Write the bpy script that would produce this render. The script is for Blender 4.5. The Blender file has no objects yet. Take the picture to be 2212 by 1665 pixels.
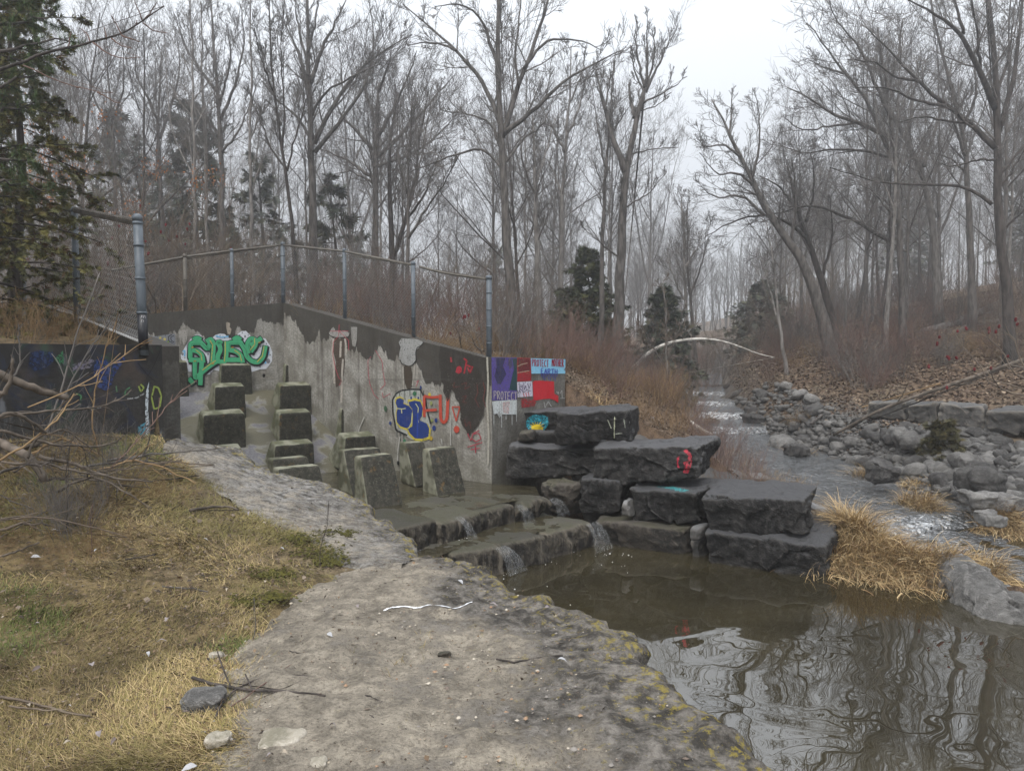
import bpy, math, random
import numpy as np
from mathutils import Vector
from mathutils.bvhtree import BVHTree
from mathutils.geometry import tessellate_polygon

SC = bpy.context.scene
COL = SC.collection
# ---------------------------------------------------------------- camera, light, exposure
F, CX, CY, PITCH, EYE = 1560.0, 1105.5, 832.5, math.radians(2.6), 1.5
cam = bpy.data.objects.new('camera', bpy.data.cameras.new('camera'))
COL.objects.link(cam)
cam.location = (0, 0, EYE)
cam.rotation_euler = (math.radians(90) - PITCH, 0, 0)
cam.data.sensor_width = 36
cam.data.lens = 36 * F / 2211
cam.data.clip_start, cam.data.clip_end = 0.05, 600
SC.camera = cam

SUN_EL, SUN_AZ = math.radians(56), math.radians(200)
w = bpy.data.worlds.new('World'); SC.world = w; w.use_nodes = True
nt = w.node_tree; nt.nodes.clear()
sky = nt.nodes.new('ShaderNodeTexSky'); sky.sky_type = 'NISHITA'; sky.sun_disc = False
sky.sun_elevation, sky.sun_rotation = SUN_EL, SUN_AZ
sky.air_density, sky.dust_density = 1.0, 4.0
hs = nt.nodes.new('ShaderNodeHueSaturation'); hs.inputs['Saturation'].default_value = 0.15
mx = nt.nodes.new('ShaderNodeMix'); mx.data_type = 'RGBA'
mx.inputs['Factor'].default_value = 0.9
# overcast cloud deck: the standard law, three times brighter overhead than at the horizon
wt = nt.nodes.new('ShaderNodeTexCoord'); ws = nt.nodes.new('ShaderNodeSeparateXYZ'); nt.links.new(wt.outputs['Generated'], ws.inputs[0])
wm = nt.nodes.new('ShaderNodeMath'); wm.operation = 'MULTIPLY_ADD'; wm.use_clamp = False; wm.inputs[1].default_value = 2 / 3; wm.inputs[2].default_value = 1 / 3
wc = nt.nodes.new('ShaderNodeMath'); wc.operation = 'MAXIMUM'; wc.inputs[1].default_value = 0.0; nt.links.new(ws.outputs[2], wc.inputs[0]); nt.links.new(wc.outputs[0], wm.inputs[0])
wv_ = nt.nodes.new('ShaderNodeVectorMath'); wv_.operation = 'SCALE'; wv_.inputs[0].default_value = (8.9, 9.35, 10.0); nt.links.new(wm.outputs[0], wv_.inputs['Scale'])
nt.links.new(wv_.outputs[0], mx.inputs['B'])
bg = nt.nodes.new('ShaderNodeBackground'); bg.inputs['Strength'].default_value = 0.115
out = nt.nodes.new('ShaderNodeOutputWorld')
nt.links.new(sky.outputs[0], hs.inputs['Color']); nt.links.new(hs.outputs[0], mx.inputs['A'])
nt.links.new(mx.outputs['Result'], bg.inputs['Color']); nt.links.new(bg.outputs[0], out.inputs[0])
sun = bpy.data.objects.new('sun', bpy.data.lights.new('sun', 'SUN')); COL.objects.link(sun)
sun.data.energy, sun.data.angle, sun.data.color = 1.5, math.radians(28), (1, 0.96, 0.9)
sun.rotation_euler = (math.pi / 2 - SUN_EL, 0, math.radians(-20))
SC.view_settings.view_transform = 'Standard'; SC.view_settings.look = 'None'
SC.view_settings.exposure, SC.view_settings.gamma = 0.88, 1.0
SC.view_settings.use_curve_mapping = False
SC.cycles.max_bounces = 6; SC.cycles.diffuse_bounces = 2; SC.cycles.glossy_bounces = 2
SC.cycles.transparent_max_bounces = 8; SC.cycles.volume_bounces = 2
SC.cycles.use_denoising = True

# ---------------------------------------------------------------- helpers
RNG = np.random.default_rng(7)
random.seed(7)
FW = np.array([0, math.cos(PITCH), -math.sin(PITCH)]); UP = np.array([0, math.sin(PITCH), math.cos(PITCH)])
EYEP = np.array([0, 0, EYE])
def ray(x, y): return FW + np.array([(x - CX) / F, 0, 0]) - (y - CY) / F * UP
def at(x, y, Y): d = ray(x, y); return EYEP + d * (Y / d[1])
def onz(x, y, z): d = ray(x, y); return EYEP + d * ((z - EYE) / d[2])
def onp(x, y, P, n):
    d = ray(x, y); n = np.array(n, float); return EYEP + d * (np.dot(np.array(P, float) - EYEP, n) / np.dot(d, n))
def nrm(v): v = np.asarray(v, float); return v / np.maximum(np.linalg.norm(v, axis=-1, keepdims=True), 1e-9)

def hsh(i, j, k, s):
    h = (i * 374761393 + j * 668265263 + k * 2147483647 + s * 1274126177) & 0xFFFFFFFF
    h = ((h ^ (h >> 13)) * 1274126177) & 0xFFFFFFFF
    h = ((h ^ (h >> 16)) * 2246822519) & 0xFFFFFFFF
    return ((h ^ (h >> 15)) & 0xFFFF) / 32767.5 - 1.0
def vnoise(P, s=0):
    P = np.asarray(P, float); f = np.floor(P).astype(np.int64); t = P - f; t = t * t * t * (t * (t * 6 - 15) + 10)
    i, j, k = f[..., 0], f[..., 1], f[..., 2]; a, b, c = t[..., 0], t[..., 1], t[..., 2]
    r = 0
    for di in (0, 1):
        for dj in (0, 1):
            for dk in (0, 1):
                r = r + hsh(i + di, j + dj, k + dk, s) * (a if di else 1 - a) * (b if dj else 1 - b) * (c if dk else 1 - c)
    return r
def fbm(P, s=0, o=4):
    P = np.asarray(P, float); r = 0; a = 0.5
    for q in range(o): r = r + a * vnoise(P * 2 ** q, s + q * 17); a *= 0.5
    return r
def ridge(P, s=0, o=3):
    P = np.asarray(P, float); r = 0; a = 0.5
    for q in range(o): r = r + a * (1 - 2 * np.abs(vnoise(P * 2 ** q, s + q * 13))); a *= 0.5
    return r

def mesh(name, V, Fs, col=None, uv=None, smooth=True):
    V = np.asarray(V, np.float32).reshape(-1, 3)
    if not isinstance(Fs, (list, tuple)): Fs = [Fs]
    Fs = [np.asarray(f, np.int32) for f in Fs if len(f)]
    me = bpy.data.meshes.new(name)
    me.vertices.add(len(V)); me.vertices.foreach_set('co', V.ravel())
    loops = np.concatenate([f.ravel() for f in Fs]); tot = np.concatenate([np.full(len(f), f.shape[1], np.int32) for f in Fs])
    st = np.concatenate([[0], np.cumsum(tot)[:-1]]).astype(np.int32)
    me.loops.add(len(loops)); me.loops.foreach_set('vertex_index', loops)
    me.polygons.add(len(tot)); me.polygons.foreach_set('loop_start', st); me.polygons.foreach_set('loop_total', tot)
    if smooth: me.polygons.foreach_set('use_smooth', np.ones(len(tot), bool))
    if uv is not None:
        l = me.uv_layers.new(name='UVMap'); l.data.foreach_set('uv', np.asarray(uv, np.float32)[loops].ravel())
    if col is not None:
        c = np.asarray(col, np.float32)
        if c.shape[1] == 3: c = np.hstack([c, np.ones((len(c), 1), np.float32)])
        a = me.color_attributes.new('Col', 'FLOAT_COLOR', 'POINT'); a.data.foreach_set('color', c.ravel())
    me.update(); me.validate()
    return me
def obj(name, me, mat=None, parent=None, loc=None):
    o = bpy.data.objects.new(name, me); COL.objects.link(o)
    if mat is not None and me is not None and not me.materials: me.materials.append(mat)
    if loc is not None: o.location = loc
    if parent is not None: o.parent = parent
    return o
def tag(o, label=None, cat=None, group=None, kind=None):
    if label: o['label'] = label
    if cat: o['category'] = cat
    if group: o['group'] = group
    if kind: o['kind'] = kind
    return o
def empty(name, loc, label, cat, group=None, rz=0):
    o = bpy.data.objects.new(name, None); COL.objects.link(o); o.location = loc; o.rotation_euler[2] = rz
    o.empty_display_size = 0.2
    return tag(o, label, cat, group)
def copy_tree(r, loc, rz=0, sc=1.0, label=None, group=None):
    c = r.copy(); COL.objects.link(c); c.location = loc; c.rotation_euler = (r.rotation_euler[0], r.rotation_euler[1], rz)
    c.scale = (sc, sc, sc) if np.isscalar(sc) else sc
    if label: c['label'] = label
    if group: c['group'] = group
    for ch in r.children:
        d = ch.copy(); COL.objects.link(d); d.parent = c
        for g in ch.children:
            e = g.copy(); COL.objects.link(e); e.parent = d
    return c
def grid_faces(n, m, off=0):
    i, j = np.meshgrid(np.arange(n - 1), np.arange(m - 1), indexing='ij'); a = (i * m + j).ravel() + off
    return np.stack([a, a + m, a + m + 1, a + 1], 1)
def pip(X, Y, poly):
    X = np.asarray(X); Y = np.asarray(Y); r = np.zeros(X.shape, bool); n = len(poly)
    for i in range(n):
        x1, y1 = poly[i][:2]; x2, y2 = poly[(i + 1) % n][:2]
        if y1 == y2: continue
        c = ((y1 > Y) != (y2 > Y)) & (X < (x2 - x1) * (Y - y1) / (y2 - y1) + x1); r ^= c
    return r
def segdist(X, Y, line):
    """distance to a polyline and fractional index along it"""
    best = np.full(np.shape(X), 1e9); bt = np.zeros(np.shape(X))
    for i in range(len(line) - 1):
        a = np.array(line[i][:2], float); b = np.array(line[i + 1][:2], float); d = b - a
        t = np.clip(((X - a[0]) * d[0] + (Y - a[1]) * d[1]) / max(np.dot(d, d), 1e-9), 0, 1)
        q = np.hypot(X - a[0] - t * d[0], Y - a[1] - t * d[1]); m = q < best
        best = np.where(m, q, best); bt = np.where(m, i + t, bt)
    return best, bt
def resample(P, K, jit=0, rng=RNG):
    P = np.asarray(P, float); d = np.concatenate([[0], np.cumsum(np.linalg.norm(np.diff(P, axis=0), axis=1))])
    t = np.linspace(0, d[-1], K); R = np.stack([np.interp(t, d, P[:, k]) for k in range(P.shape[1])], 1)
    for _ in range(2):
        if K > 2: R[1:-1] = (R[:-2] + 2 * R[1:-1] + R[2:]) / 4
    if jit: R[1:-1, :3] += rng.normal(0, jit, (K - 2, 3))
    return R

def tubes(P, R, S):
    """P (N,K,3), R (N,K) -> verts, quads of S-sided tubes"""
    N, K, _ = P.shape
    T = np.empty_like(P); T[:, 1:-1] = P[:, 2:] - P[:, :-2]; T[:, 0] = P[:, 1] - P[:, 0]; T[:, -1] = P[:, -1] - P[:, -2]
    T = nrm(T); m = nrm(P[:, -1] - P[:, 0])
    ref = np.where(np.abs(m[:, 2:3]) > 0.7, np.array([[1.0, 0.1, 0]]), np.array([[0.05, 0, 1.0]]))[:, None, :]
    U = nrm(np.cross(T, np.broadcast_to(ref, T.shape))); W = np.cross(T, U)
    a = np.arange(S) * 2 * math.pi / S
    V = P[:, :, None, :] + R[:, :, None, None] * (U[:, :, None, :] * np.cos(a)[:, None] + W[:, :, None, :] * np.sin(a)[:, None])
    n, k, s = np.meshgrid(np.arange(N), np.arange(K - 1), np.arange(S), indexing='ij')
    b = n * K * S + k * S
    q = np.stack([b + s, b + (s + 1) % S, b + S + (s + 1) % S, b + S + s], -1).reshape(-1, 4)
    return V.reshape(-1, 3), q
class Geo:
    def __init__(self): self.V = []; self.F = {}; self.n = 0; self.C = []
    def add(self, V, Fq, col=None):
        V = np.asarray(V, float).reshape(-1, 3); Fq = np.asarray(Fq, np.int64)
        self.F.setdefault(Fq.shape[1], []).append(Fq + self.n); self.V.append(V); self.n += len(V)
        if col is not None: self.C.append(np.broadcast_to(np.asarray(col, float), (len(V), 3)) if np.ndim(col) == 1 else col)
    def tube(self, P, R, S=6, col=None):
        P = np.asarray(P, float); R = np.broadcast_to(np.asarray(R, float), (len(P),)).copy()
        v, q = tubes(P[None], R[None], S); self.add(v, q, col)
        for e, o in ((0, 0), (len(P) - 1, (len(P) - 1) * S)):
            b = self.n - len(v); c = self.n
            self.add(P[e][None] + 0, np.zeros((0, 3)), col)
            s = np.arange(S); f = np.stack([b + o + s, b + o + (s + 1) % S, np.full(S, c)], 1)
            self.F.setdefault(3, []).append(f if e else f[:, ::-1])
    def box(self, c, h, col=None):
        c = np.asarray(c, float); h = np.asarray(h, float)
        V = c + h * np.array([[-1,-1,-1],[1,-1,-1],[1,1,-1],[-1,1,-1],[-1,-1,1],[1,-1,1],[1,1,1],[-1,1,1]])
        self.add(V, [[0,3,2,1],[4,5,6,7],[0,1,5,4],[1,2,6,5],[2,3,7,6],[3,0,4,7]], col)
    def me(self, name, smooth=True):
        return mesh(name, np.concatenate(self.V), [np.concatenate(f) for f in self.F.values()],
                    col=np.concatenate(self.C) if self.C else None, smooth=smooth)

def facets(P, s):
    """broken-rock faces: every Voronoi cell is its own tilted plane"""
    f = np.floor(P).astype(np.int64); best = np.full(len(P), 1e9); val = np.zeros(len(P))
    for i in (-1, 0, 1):
        for j in (-1, 0, 1):
            for k in (-1, 0, 1):
                a, b, c = f[:, 0] + i, f[:, 1] + j, f[:, 2] + k; h = [hsh(a, b, c, s + 50 + q) for q in range(7)]
                D = P - np.stack([a + .5 + .45 * h[0], b + .5 + .45 * h[1], c + .5 + .45 * h[2]], 1); d2 = (D ** 2).sum(1); m = d2 < best
                best = np.where(m, d2, best); val = np.where(m, h[3] * .7 + D[:, 0] * h[4] + D[:, 1] * h[5] + D[:, 2] * h[6], val)
    return val
# ---- rounded, weathered hexahedron (stones, blocks)
_cube = {}
def cube_grid(n):
    if n in _cube: return _cube[n]
    V = []; Fq = []; o = 0
    for ax in range(3):
        a, b = [(1, 2), (2, 0), (0, 1)][ax]
        for s in (-1, 1):
            u = np.linspace(-1, 1, n[a] + 1); v = np.linspace(-1, 1, n[b] + 1); uu, vv = np.meshgrid(u, v, indexing='ij')
            P = np.zeros((uu.size, 3)); P[:, ax] = s; P[:, a] = uu.ravel(); P[:, b] = vv.ravel()
            f = grid_faces(n[a] + 1, n[b] + 1, o)
            Fq.append(f if s > 0 else f[:, ::-1]); V.append(P); o += len(P)
    V = np.concatenate(V); Fq = np.concatenate(Fq)
    key = np.round(V * 4096).astype(np.int64); _, idx, inv = np.unique(key, axis=0, return_index=True, return_inverse=True)
    _cube[n] = (V[idx], inv.ravel()[Fq]); return _cube[n]
def hexa(C, n=(16, 10, 10), k=9, amp=0.04, freq=3.0, seed=0, crack=0.5, strat=0.0, flat=0.0):
    """C: 8 corners, index x + 2*y + 4*z (each 0/1)"""
    P, Fq = cube_grid(tuple(n)); C = np.asarray(C, float)
    Q = P / (np.sum(np.abs(P) ** k, axis=1, keepdims=True) ** (1.0 / k))
    t = (Q + 1) / 2; V = 0
    for c in range(8):
        wx = t[:, 0] if c & 1 else 1 - t[:, 0]; wy = t[:, 1] if c & 2 else 1 - t[:, 1]; wz = t[:, 2] if c & 4 else 1 - t[:, 2]
        V = V + (wx * wy * wz)[:, None] * C[c]
    ctr = C.mean(0); ext = C.max(0) - C.min(0)
    nr = nrm(Q ** 3)
    # world normal of the local axes
    ax = np.stack([C[1] - C[0], C[2] - C[0], C[4] - C[0]]); axn = nrm(ax)
    nr = nrm(nr @ axn)
    if amp:
        n1 = fbm(V * freq + seed * 3.7, seed, 4); n2 = ridge(V * freq * 0.8 + seed, seed + 5, 3)
        big = vnoise(V * freq * 0.33 + seed * 1.3, seed + 9)
        n3 = ridge(V * freq * 3.1 + seed, seed + 15, 3); d = amp * (0.9 * n1 + crack * (n2 - 0.3) + 0.9 * big + 0.35 * crack * (n3 - 0.3))
        c = facets(V * freq * 1.15 + seed, seed); d = d + amp * .55 * crack * c
        if strat:
            zz = V[:, 2] * 9 + fbm(V * 1.5, seed, 2) * 2.5; d = d + strat * (np.abs((zz % 1) - 0.5) - 0.25) * (1 - np.abs(nr[:, 2]))
        V = V + nr * (d * (1 - flat * np.clip(nr[:, 2] * 1.6 - .5, 0, 1)))[:, None]
    return V, Fq
# ---------------------------------------------------------------- materials
class M:
    def __init__(s, name, rough=0.9, spec=0.3):
        s.m = bpy.data.materials.new(name); s.m.use_nodes = True; s.t = s.m.node_tree; s.b = s.t.nodes['Principled BSDF']
        s.b.inputs['Roughness'].default_value = rough; s.b.inputs['Specular IOR Level'].default_value = spec
        s.tc = s.t.nodes.new('ShaderNodeTexCoord')
    def L(s, a, b): s.t.links.new(a, b)
    def nd(s, t, **kw):
        n = s.t.nodes.new(t)
        for k, v in kw.items(): setattr(n, k, v)
        return n
    def co(s, kind='Object', scale=(1, 1, 1), loc=(0, 0, 0)):
        mp = s.nd('ShaderNodeMapping'); mp.inputs['Scale'].default_value = scale; mp.inputs['Location'].default_value = loc
        if kind == 'World':
            g = s.nd('ShaderNodeNewGeometry'); s.L(g.outputs['Position'], mp.inputs[0])
        else: s.L(s.tc.outputs[kind], mp.inputs[0])
        return mp.outputs[0]
    def noise(s, co, scale, detail=4, rough=0.55, dist=0.0):
        n = s.nd('ShaderNodeTexNoise'); n.inputs['Scale'].default_value = scale; n.inputs['Detail'].default_value = detail
        n.inputs['Roughness'].default_value = rough; n.inputs['Distortion'].default_value = dist; s.L(co, n.inputs['Vector']); return n.outputs[0]
    def voro(s, co, scale, feat='F1', outp='Distance'):
        n = s.nd('ShaderNodeTexVoronoi'); n.feature = feat; n.inputs['Scale'].default_value = scale; s.L(co, n.inputs['Vector']); return n.outputs[outp]
    def ramp(s, fac, stops):
        r = s.nd('ShaderNodeValToRGB'); e = r.color_ramp.elements
        while len(e) < len(stops): e.new(0.5)
        for q, (p, c) in zip(e, stops):
            q.position = p; q.color = (*c, 1) if not np.isscalar(c) else (c, c, c, 1)
        s.L(fac, r.inputs[0]); return r.outputs[0]
    def mix(s, fac, a, b, mode='MIX'):
        n = s.nd('ShaderNodeMix'); n.data_type = 'RGBA'; n.blend_type = mode
        for v, i in ((fac, 'Factor'), (a, 'A'), (b, 'B')):
            if hasattr(v, 'is_output'): s.L(v, n.inputs[i])
            elif i == 'Factor': n.inputs[i].default_value = v
            else: n.inputs[i].default_value = (*v, 1)
        return n.outputs['Result']
    def math(s, op, a, b=0.0, c=None):
        n = s.nd('ShaderNodeMath'); n.operation = op
        for k, v in enumerate((a, b) if c is None else (a, b, c)):
            if hasattr(v, 'is_output'): s.L(v, n.inputs[k])
            else: n.inputs[k].default_value = v
        return n.outputs[0]
    def base(s, c):
        if hasattr(c, 'is_output'): s.L(c, s.b.inputs['Base Color'])
        else: s.b.inputs['Base Color'].default_value = (*c, 1)
        return s
    def bump(s, h, strength=0.5, dist=0.02):
        n = s.nd('ShaderNodeBump'); n.inputs['Strength'].default_value = strength; n.inputs['Distance'].default_value = dist
        s.L(h, n.inputs['Height']); s.L(n.outputs[0], s.b.inputs['Normal']); return s
    def rough(s, v): s.L(v, s.b.inputs['Roughness']); return s
    def attr(s, name='Col'):
        n = s.nd('ShaderNodeAttribute'); n.attribute_name = name; return n.outputs['Color']
    def rnd(s):
        return s.nd('ShaderNodeObjectInfo').outputs['Random']

MAT = {}
def simple(name, c1, c2, scale=8, rough=0.9, spec=0.2, bump=0.3, bd=0.01, kind='Object', var=0.0, stretch=(1, 1, 1)):
    m = M(name, rough, spec); co = m.co(kind, stretch); n = m.noise(co, scale, 5)
    c = m.mix(m.ramp(n, [(0.4, 0.0), (0.6, 1.0)]), c1, c2)
    if var: c = m.mix(1.0, c, m.ramp(m.rnd(), [(0, 1 - var), (1, 1 + 0)]), 'MULTIPLY')
    m.base(c)
    if bump: m.bump(n, bump, bd)
    MAT[name] = m.m; return m.m
simple('bark', (0.155, 0.14, 0.128), (0.07, 0.063, 0.058), 14, bump=0.8, bd=0.03, stretch=(1, 1, 0.25), var=0.3)
simple('bark_pale', (0.25, 0.232, 0.215), (0.135, 0.124, 0.114), 14, bump=0.8, bd=0.03, stretch=(1, 1, 0.25), var=0.25)
simple('bark_dark', (0.085, 0.072, 0.065), (0.04, 0.035, 0.032), 14, bump=0.8, bd=0.03, stretch=(1, 1, 0.25), var=0.2)
simple('twig', (0.175, 0.16, 0.148), (0.105, 0.096, 0.089), 2, bump=0, var=0.3)
simple('twig_pale', (0.20, 0.16, 0.12), (0.13, 0.10, 0.08), 2, bump=0, var=0.3)
simple('twig_red', (0.22, 0.14, 0.115), (0.13, 0.085, 0.072), 2, bump=0, var=0.3)
simple('twig_straw', (0.32, 0.22, 0.12), (0.18, 0.115, 0.06), 2, bump=0, var=0.25)
simple('birch_bark', (0.62, 0.60, 0.55), (0.30, 0.27, 0.24), 6, bump=0.2)
simple('cut_wood', (0.16, 0.132, 0.108), (0.075, 0.062, 0.05), 10, bump=0.4, stretch=(1, 1, 0.3), var=0.25)
simple('red_seed', (0.16, 0.012, 0.016), (0.07, 0.008, 0.01), 60, bump=0.6)
simple('galvanised', (0.10, 0.12, 0.14), (0.065, 0.082, 0.098), 9, rough=0.5, spec=0.5, bump=0.05)
simple('galvanised_brown', (0.125, 0.112, 0.092), (0.08, 0.07, 0.058), 9, rough=0.6, spec=0.4, bump=0.05)
simple('wire', (0.42, 0.42, 0.41), (0.32, 0.32, 0.31), 3, rough=0.55, spec=0.4, bump=0)
simple('black_paint', (0.008, 0.009, 0.014), (0.015, 0.016, 0.02), 8, rough=0.45, spec=0.4, bump=0.05)
simple('orange_leaf', (0.40, 0.16, 0.05), (0.25, 0.09, 0.03), 9, bump=0)

def vertcol(name, rough=0.85, spec=0.2, noise_amt=0.35, scale=30, transl=0.0):
    m = M(name, rough, spec); n = m.noise(m.co('Object'), scale, 3)
    m.base(m.mix(noise_amt, m.attr(), m.ramp(n, [(0.25, 0.25), (0.75, 1.6)]), 'MULTIPLY')); MAT[name] = m.m; return m
vertcol('blades', noise_amt=0.2); vertcol('needles', rough=0.7, noise_amt=0.3, scale=3)
vertcol('leaf_silver', rough=0.6, noise_amt=0.2)

# ---- concrete wall: UV u = metres along, v = metres below the coping
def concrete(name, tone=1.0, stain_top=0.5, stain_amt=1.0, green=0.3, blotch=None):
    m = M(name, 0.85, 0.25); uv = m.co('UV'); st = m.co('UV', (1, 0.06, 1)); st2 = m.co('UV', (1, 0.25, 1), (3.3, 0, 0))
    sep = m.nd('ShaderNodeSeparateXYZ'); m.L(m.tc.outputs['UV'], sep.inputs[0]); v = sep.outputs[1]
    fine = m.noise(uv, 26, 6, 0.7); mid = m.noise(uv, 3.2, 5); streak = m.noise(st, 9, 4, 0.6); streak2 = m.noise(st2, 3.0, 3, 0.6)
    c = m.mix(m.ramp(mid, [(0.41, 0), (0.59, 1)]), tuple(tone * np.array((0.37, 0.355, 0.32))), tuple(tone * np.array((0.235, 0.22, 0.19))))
    c = m.mix(m.math('MULTIPLY', m.math('MULTIPLY', m.ramp(streak, [(0.48, 0), (0.66, 1)]), m.ramp(m.noise(uv, 1.4, 4), [(0.40, 0.1), (0.58, 1)])), 0.85), c, tuple(tone * np.array((0.085, 0.072, 0.058))))
    c = m.mix(m.math('MULTIPLY', m.ramp(streak2, [(0.60, 0), (0.72, 1)]), 0.5), c, tuple(tone * np.array((0.42, 0.40, 0.36))))
    c = m.mix(m.math('MULTIPLY', m.ramp(fine, [(0.42, 1), (0.6, 0)]), 0.5), c, tuple(tone * np.array((0.10, 0.092, 0.08))))
    # scalloped damp band hanging from the coping
    u1 = m.noise(m.co('UV', (1, 0.0, 1)), 1.3, 2, 0.5); u2 = m.noise(m.co('UV', (1, 0.05, 1), (7, 0, 0)), 4.5, 3, 0.6)
    edge = m.math('ADD', m.math('MULTIPLY', m.math('SUBTRACT', u1, 0.36), 2.6 * stain_top), m.math('MULTIPLY', u2, 0.7 * stain_top))
    edge = m.math('ADD', edge, m.math('ADD', m.math('MULTIPLY', m.math('SUBTRACT', mid, 0.5), 0.35), m.math('MULTIPLY', m.math('SUBTRACT', streak, 0.5), 0.45)))
    k = m.ramp(m.math('ADD', m.math('MULTIPLY', m.math('SUBTRACT', edge, v), 7.0), 0.5), [(0.42, 0), (0.58, 1)])
    k = m.math('MULTIPLY', k, 0.88 * stain_amt)
    dk = m.mix(m.ramp(streak, [(0.4, 0), (0.7, 1)]), (0.024, 0.020, 0.016), (0.05, 0.043, 0.035))
    c = m.mix(k, c, dk)
    # algae low down
    lo = m.math('MULTIPLY', m.ramp(m.math('ADD', m.math('MULTIPLY', m.math('SUBTRACT', v, 1.5), 0.8), m.math('MULTIPLY', mid, 0.6)), [(0.2, 0), (0.9, 1)]), green)
    c = m.mix(lo, c, (0.085, 0.085, 0.05))
    if blotch:
        w1 = m.noise(m.co('UV', (1, 1, 1), (2, 5, 0)), 2.4, 4, 0.6, 1.5); w2 = m.noise(m.co('UV', (1, 0.6, 1), (9, 1, 0)), 3.6, 4, 0.6, 1.0); w3 = m.noise(m.co('UV', (1, .35, 1), (4, 4, 0)), 7, 4, .6)
        c = m.mix(0.84, c, (0.012, 0.012, 0.013))
        c = m.mix(m.ramp(w1, [(0.54, 0), (0.64, 0.6)]), c, (0.018, 0.024, 0.045))
        c = m.mix(m.ramp(w2, [(0.58, 0), (0.66, 0.6)]), c, (0.03, 0.075, 0.045))
        c = m.mix(m.ramp(w3, [(0.62, 0), (0.72, 0.55)]), c, (0.20, 0.21, 0.23))
        c = m.mix(m.ramp(m.noise(m.co('UV', (1, 1, 1), (1, 9, 0)), 2.2, 3), [(0.56, 0), (0.68, 0.5)]), c, (0.075, 0.055, 0.045))
    m.base(c); m.rough(m.ramp(k, [(0, 0.9), (1, 0.6)]))
    # board marks and grain
    bw = m.nd('ShaderNodeTexWave'); bw.inputs['Scale'].default_value = 0.55; bw.inputs['Distortion'].default_value = 0.0; bw.wave_profile = 'SAW'; m.L(m.tc.outputs['UV'], bw.inputs[0])
    h = m.math('ADD', m.math('MULTIPLY', fine, 0.8), m.math('MULTIPLY', m.ramp(bw.outputs[1], [(0, 0), (0.05, 1)]), 0.2))
    m.bump(m.math('ADD', h, mid), 0.35, 0.012); MAT[name] = m.m
concrete('concrete', 1.0, 0.62, 1.0, 0.4)
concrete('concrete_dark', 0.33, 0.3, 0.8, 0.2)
concrete('concrete_end', 0.55, 0.3, 0.5, 0.3)
concrete('concrete_painted', 0.6, 0.3, 0.8, 0.2, blotch=True)

def blockmat(name, front, green):
    m = M(name, 0.85, 0.25); co = m.co('World'); fine = m.noise(co, 40, 5, 0.7); mid = m.noise(co, 5, 5)
    geo = m.nd('ShaderNodeNewGeometry'); sep = m.nd('ShaderNodeSeparateXYZ'); m.L(geo.outputs['Normal'], sep.inputs[0])
    dot = m.nd('ShaderNodeVectorMath', operation='DOT_PRODUCT'); m.L(geo.outputs['Normal'], dot.inputs[0]); dot.inputs[1].default_value = front
    c = m.mix(m.ramp(mid, [(0.43, 0), (0.57, 1)]), (0.24, 0.235, 0.18), (0.075, 0.07, 0.052))
    c = m.mix(m.math('MULTIPLY', m.ramp(mid, [(0.35, 0), (0.6, 1)]), green), c, (0.12, 0.13, 0.07))
    # downstream face mixed to a near-black mottle
    face = m.ramp(m.math('ADD', dot.outputs['Value'], m.math('MULTIPLY', m.math('SUBTRACT', mid, 0.5), 0.7)), [(0.5, 0), (0.7, 1)])
    c = m.mix(m.math('MULTIPLY', face, 0.94), c, m.mix(m.ramp(m.noise(co, 16, 5, .7), [(0.45, 0), (0.62, 1)]), (0.013, 0.012, 0.010), (0.045, 0.040, 0.032)))
    c = m.mix(m.math('MULTIPLY', m.ramp(fine, [(0.55, 0), (0.68, 1)]), 0.45), c, (0.20, 0.21, 0.15))
    c = m.mix(m.math('MULTIPLY', m.ramp(m.noise(co, 7, 4, .6), [(0.62, 0), (0.7, 1)]), 0.5), c, (0.17, 0.10, 0.03))
    m.base(c); m.bump(fine, 0.5, 0.012); MAT[name] = m.m
blockmat('block_upper', (0.6, -0.8, 0), 0.6); blockmat('block_lower', (0.55, -0.73, 0.3), 0.3)

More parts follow.
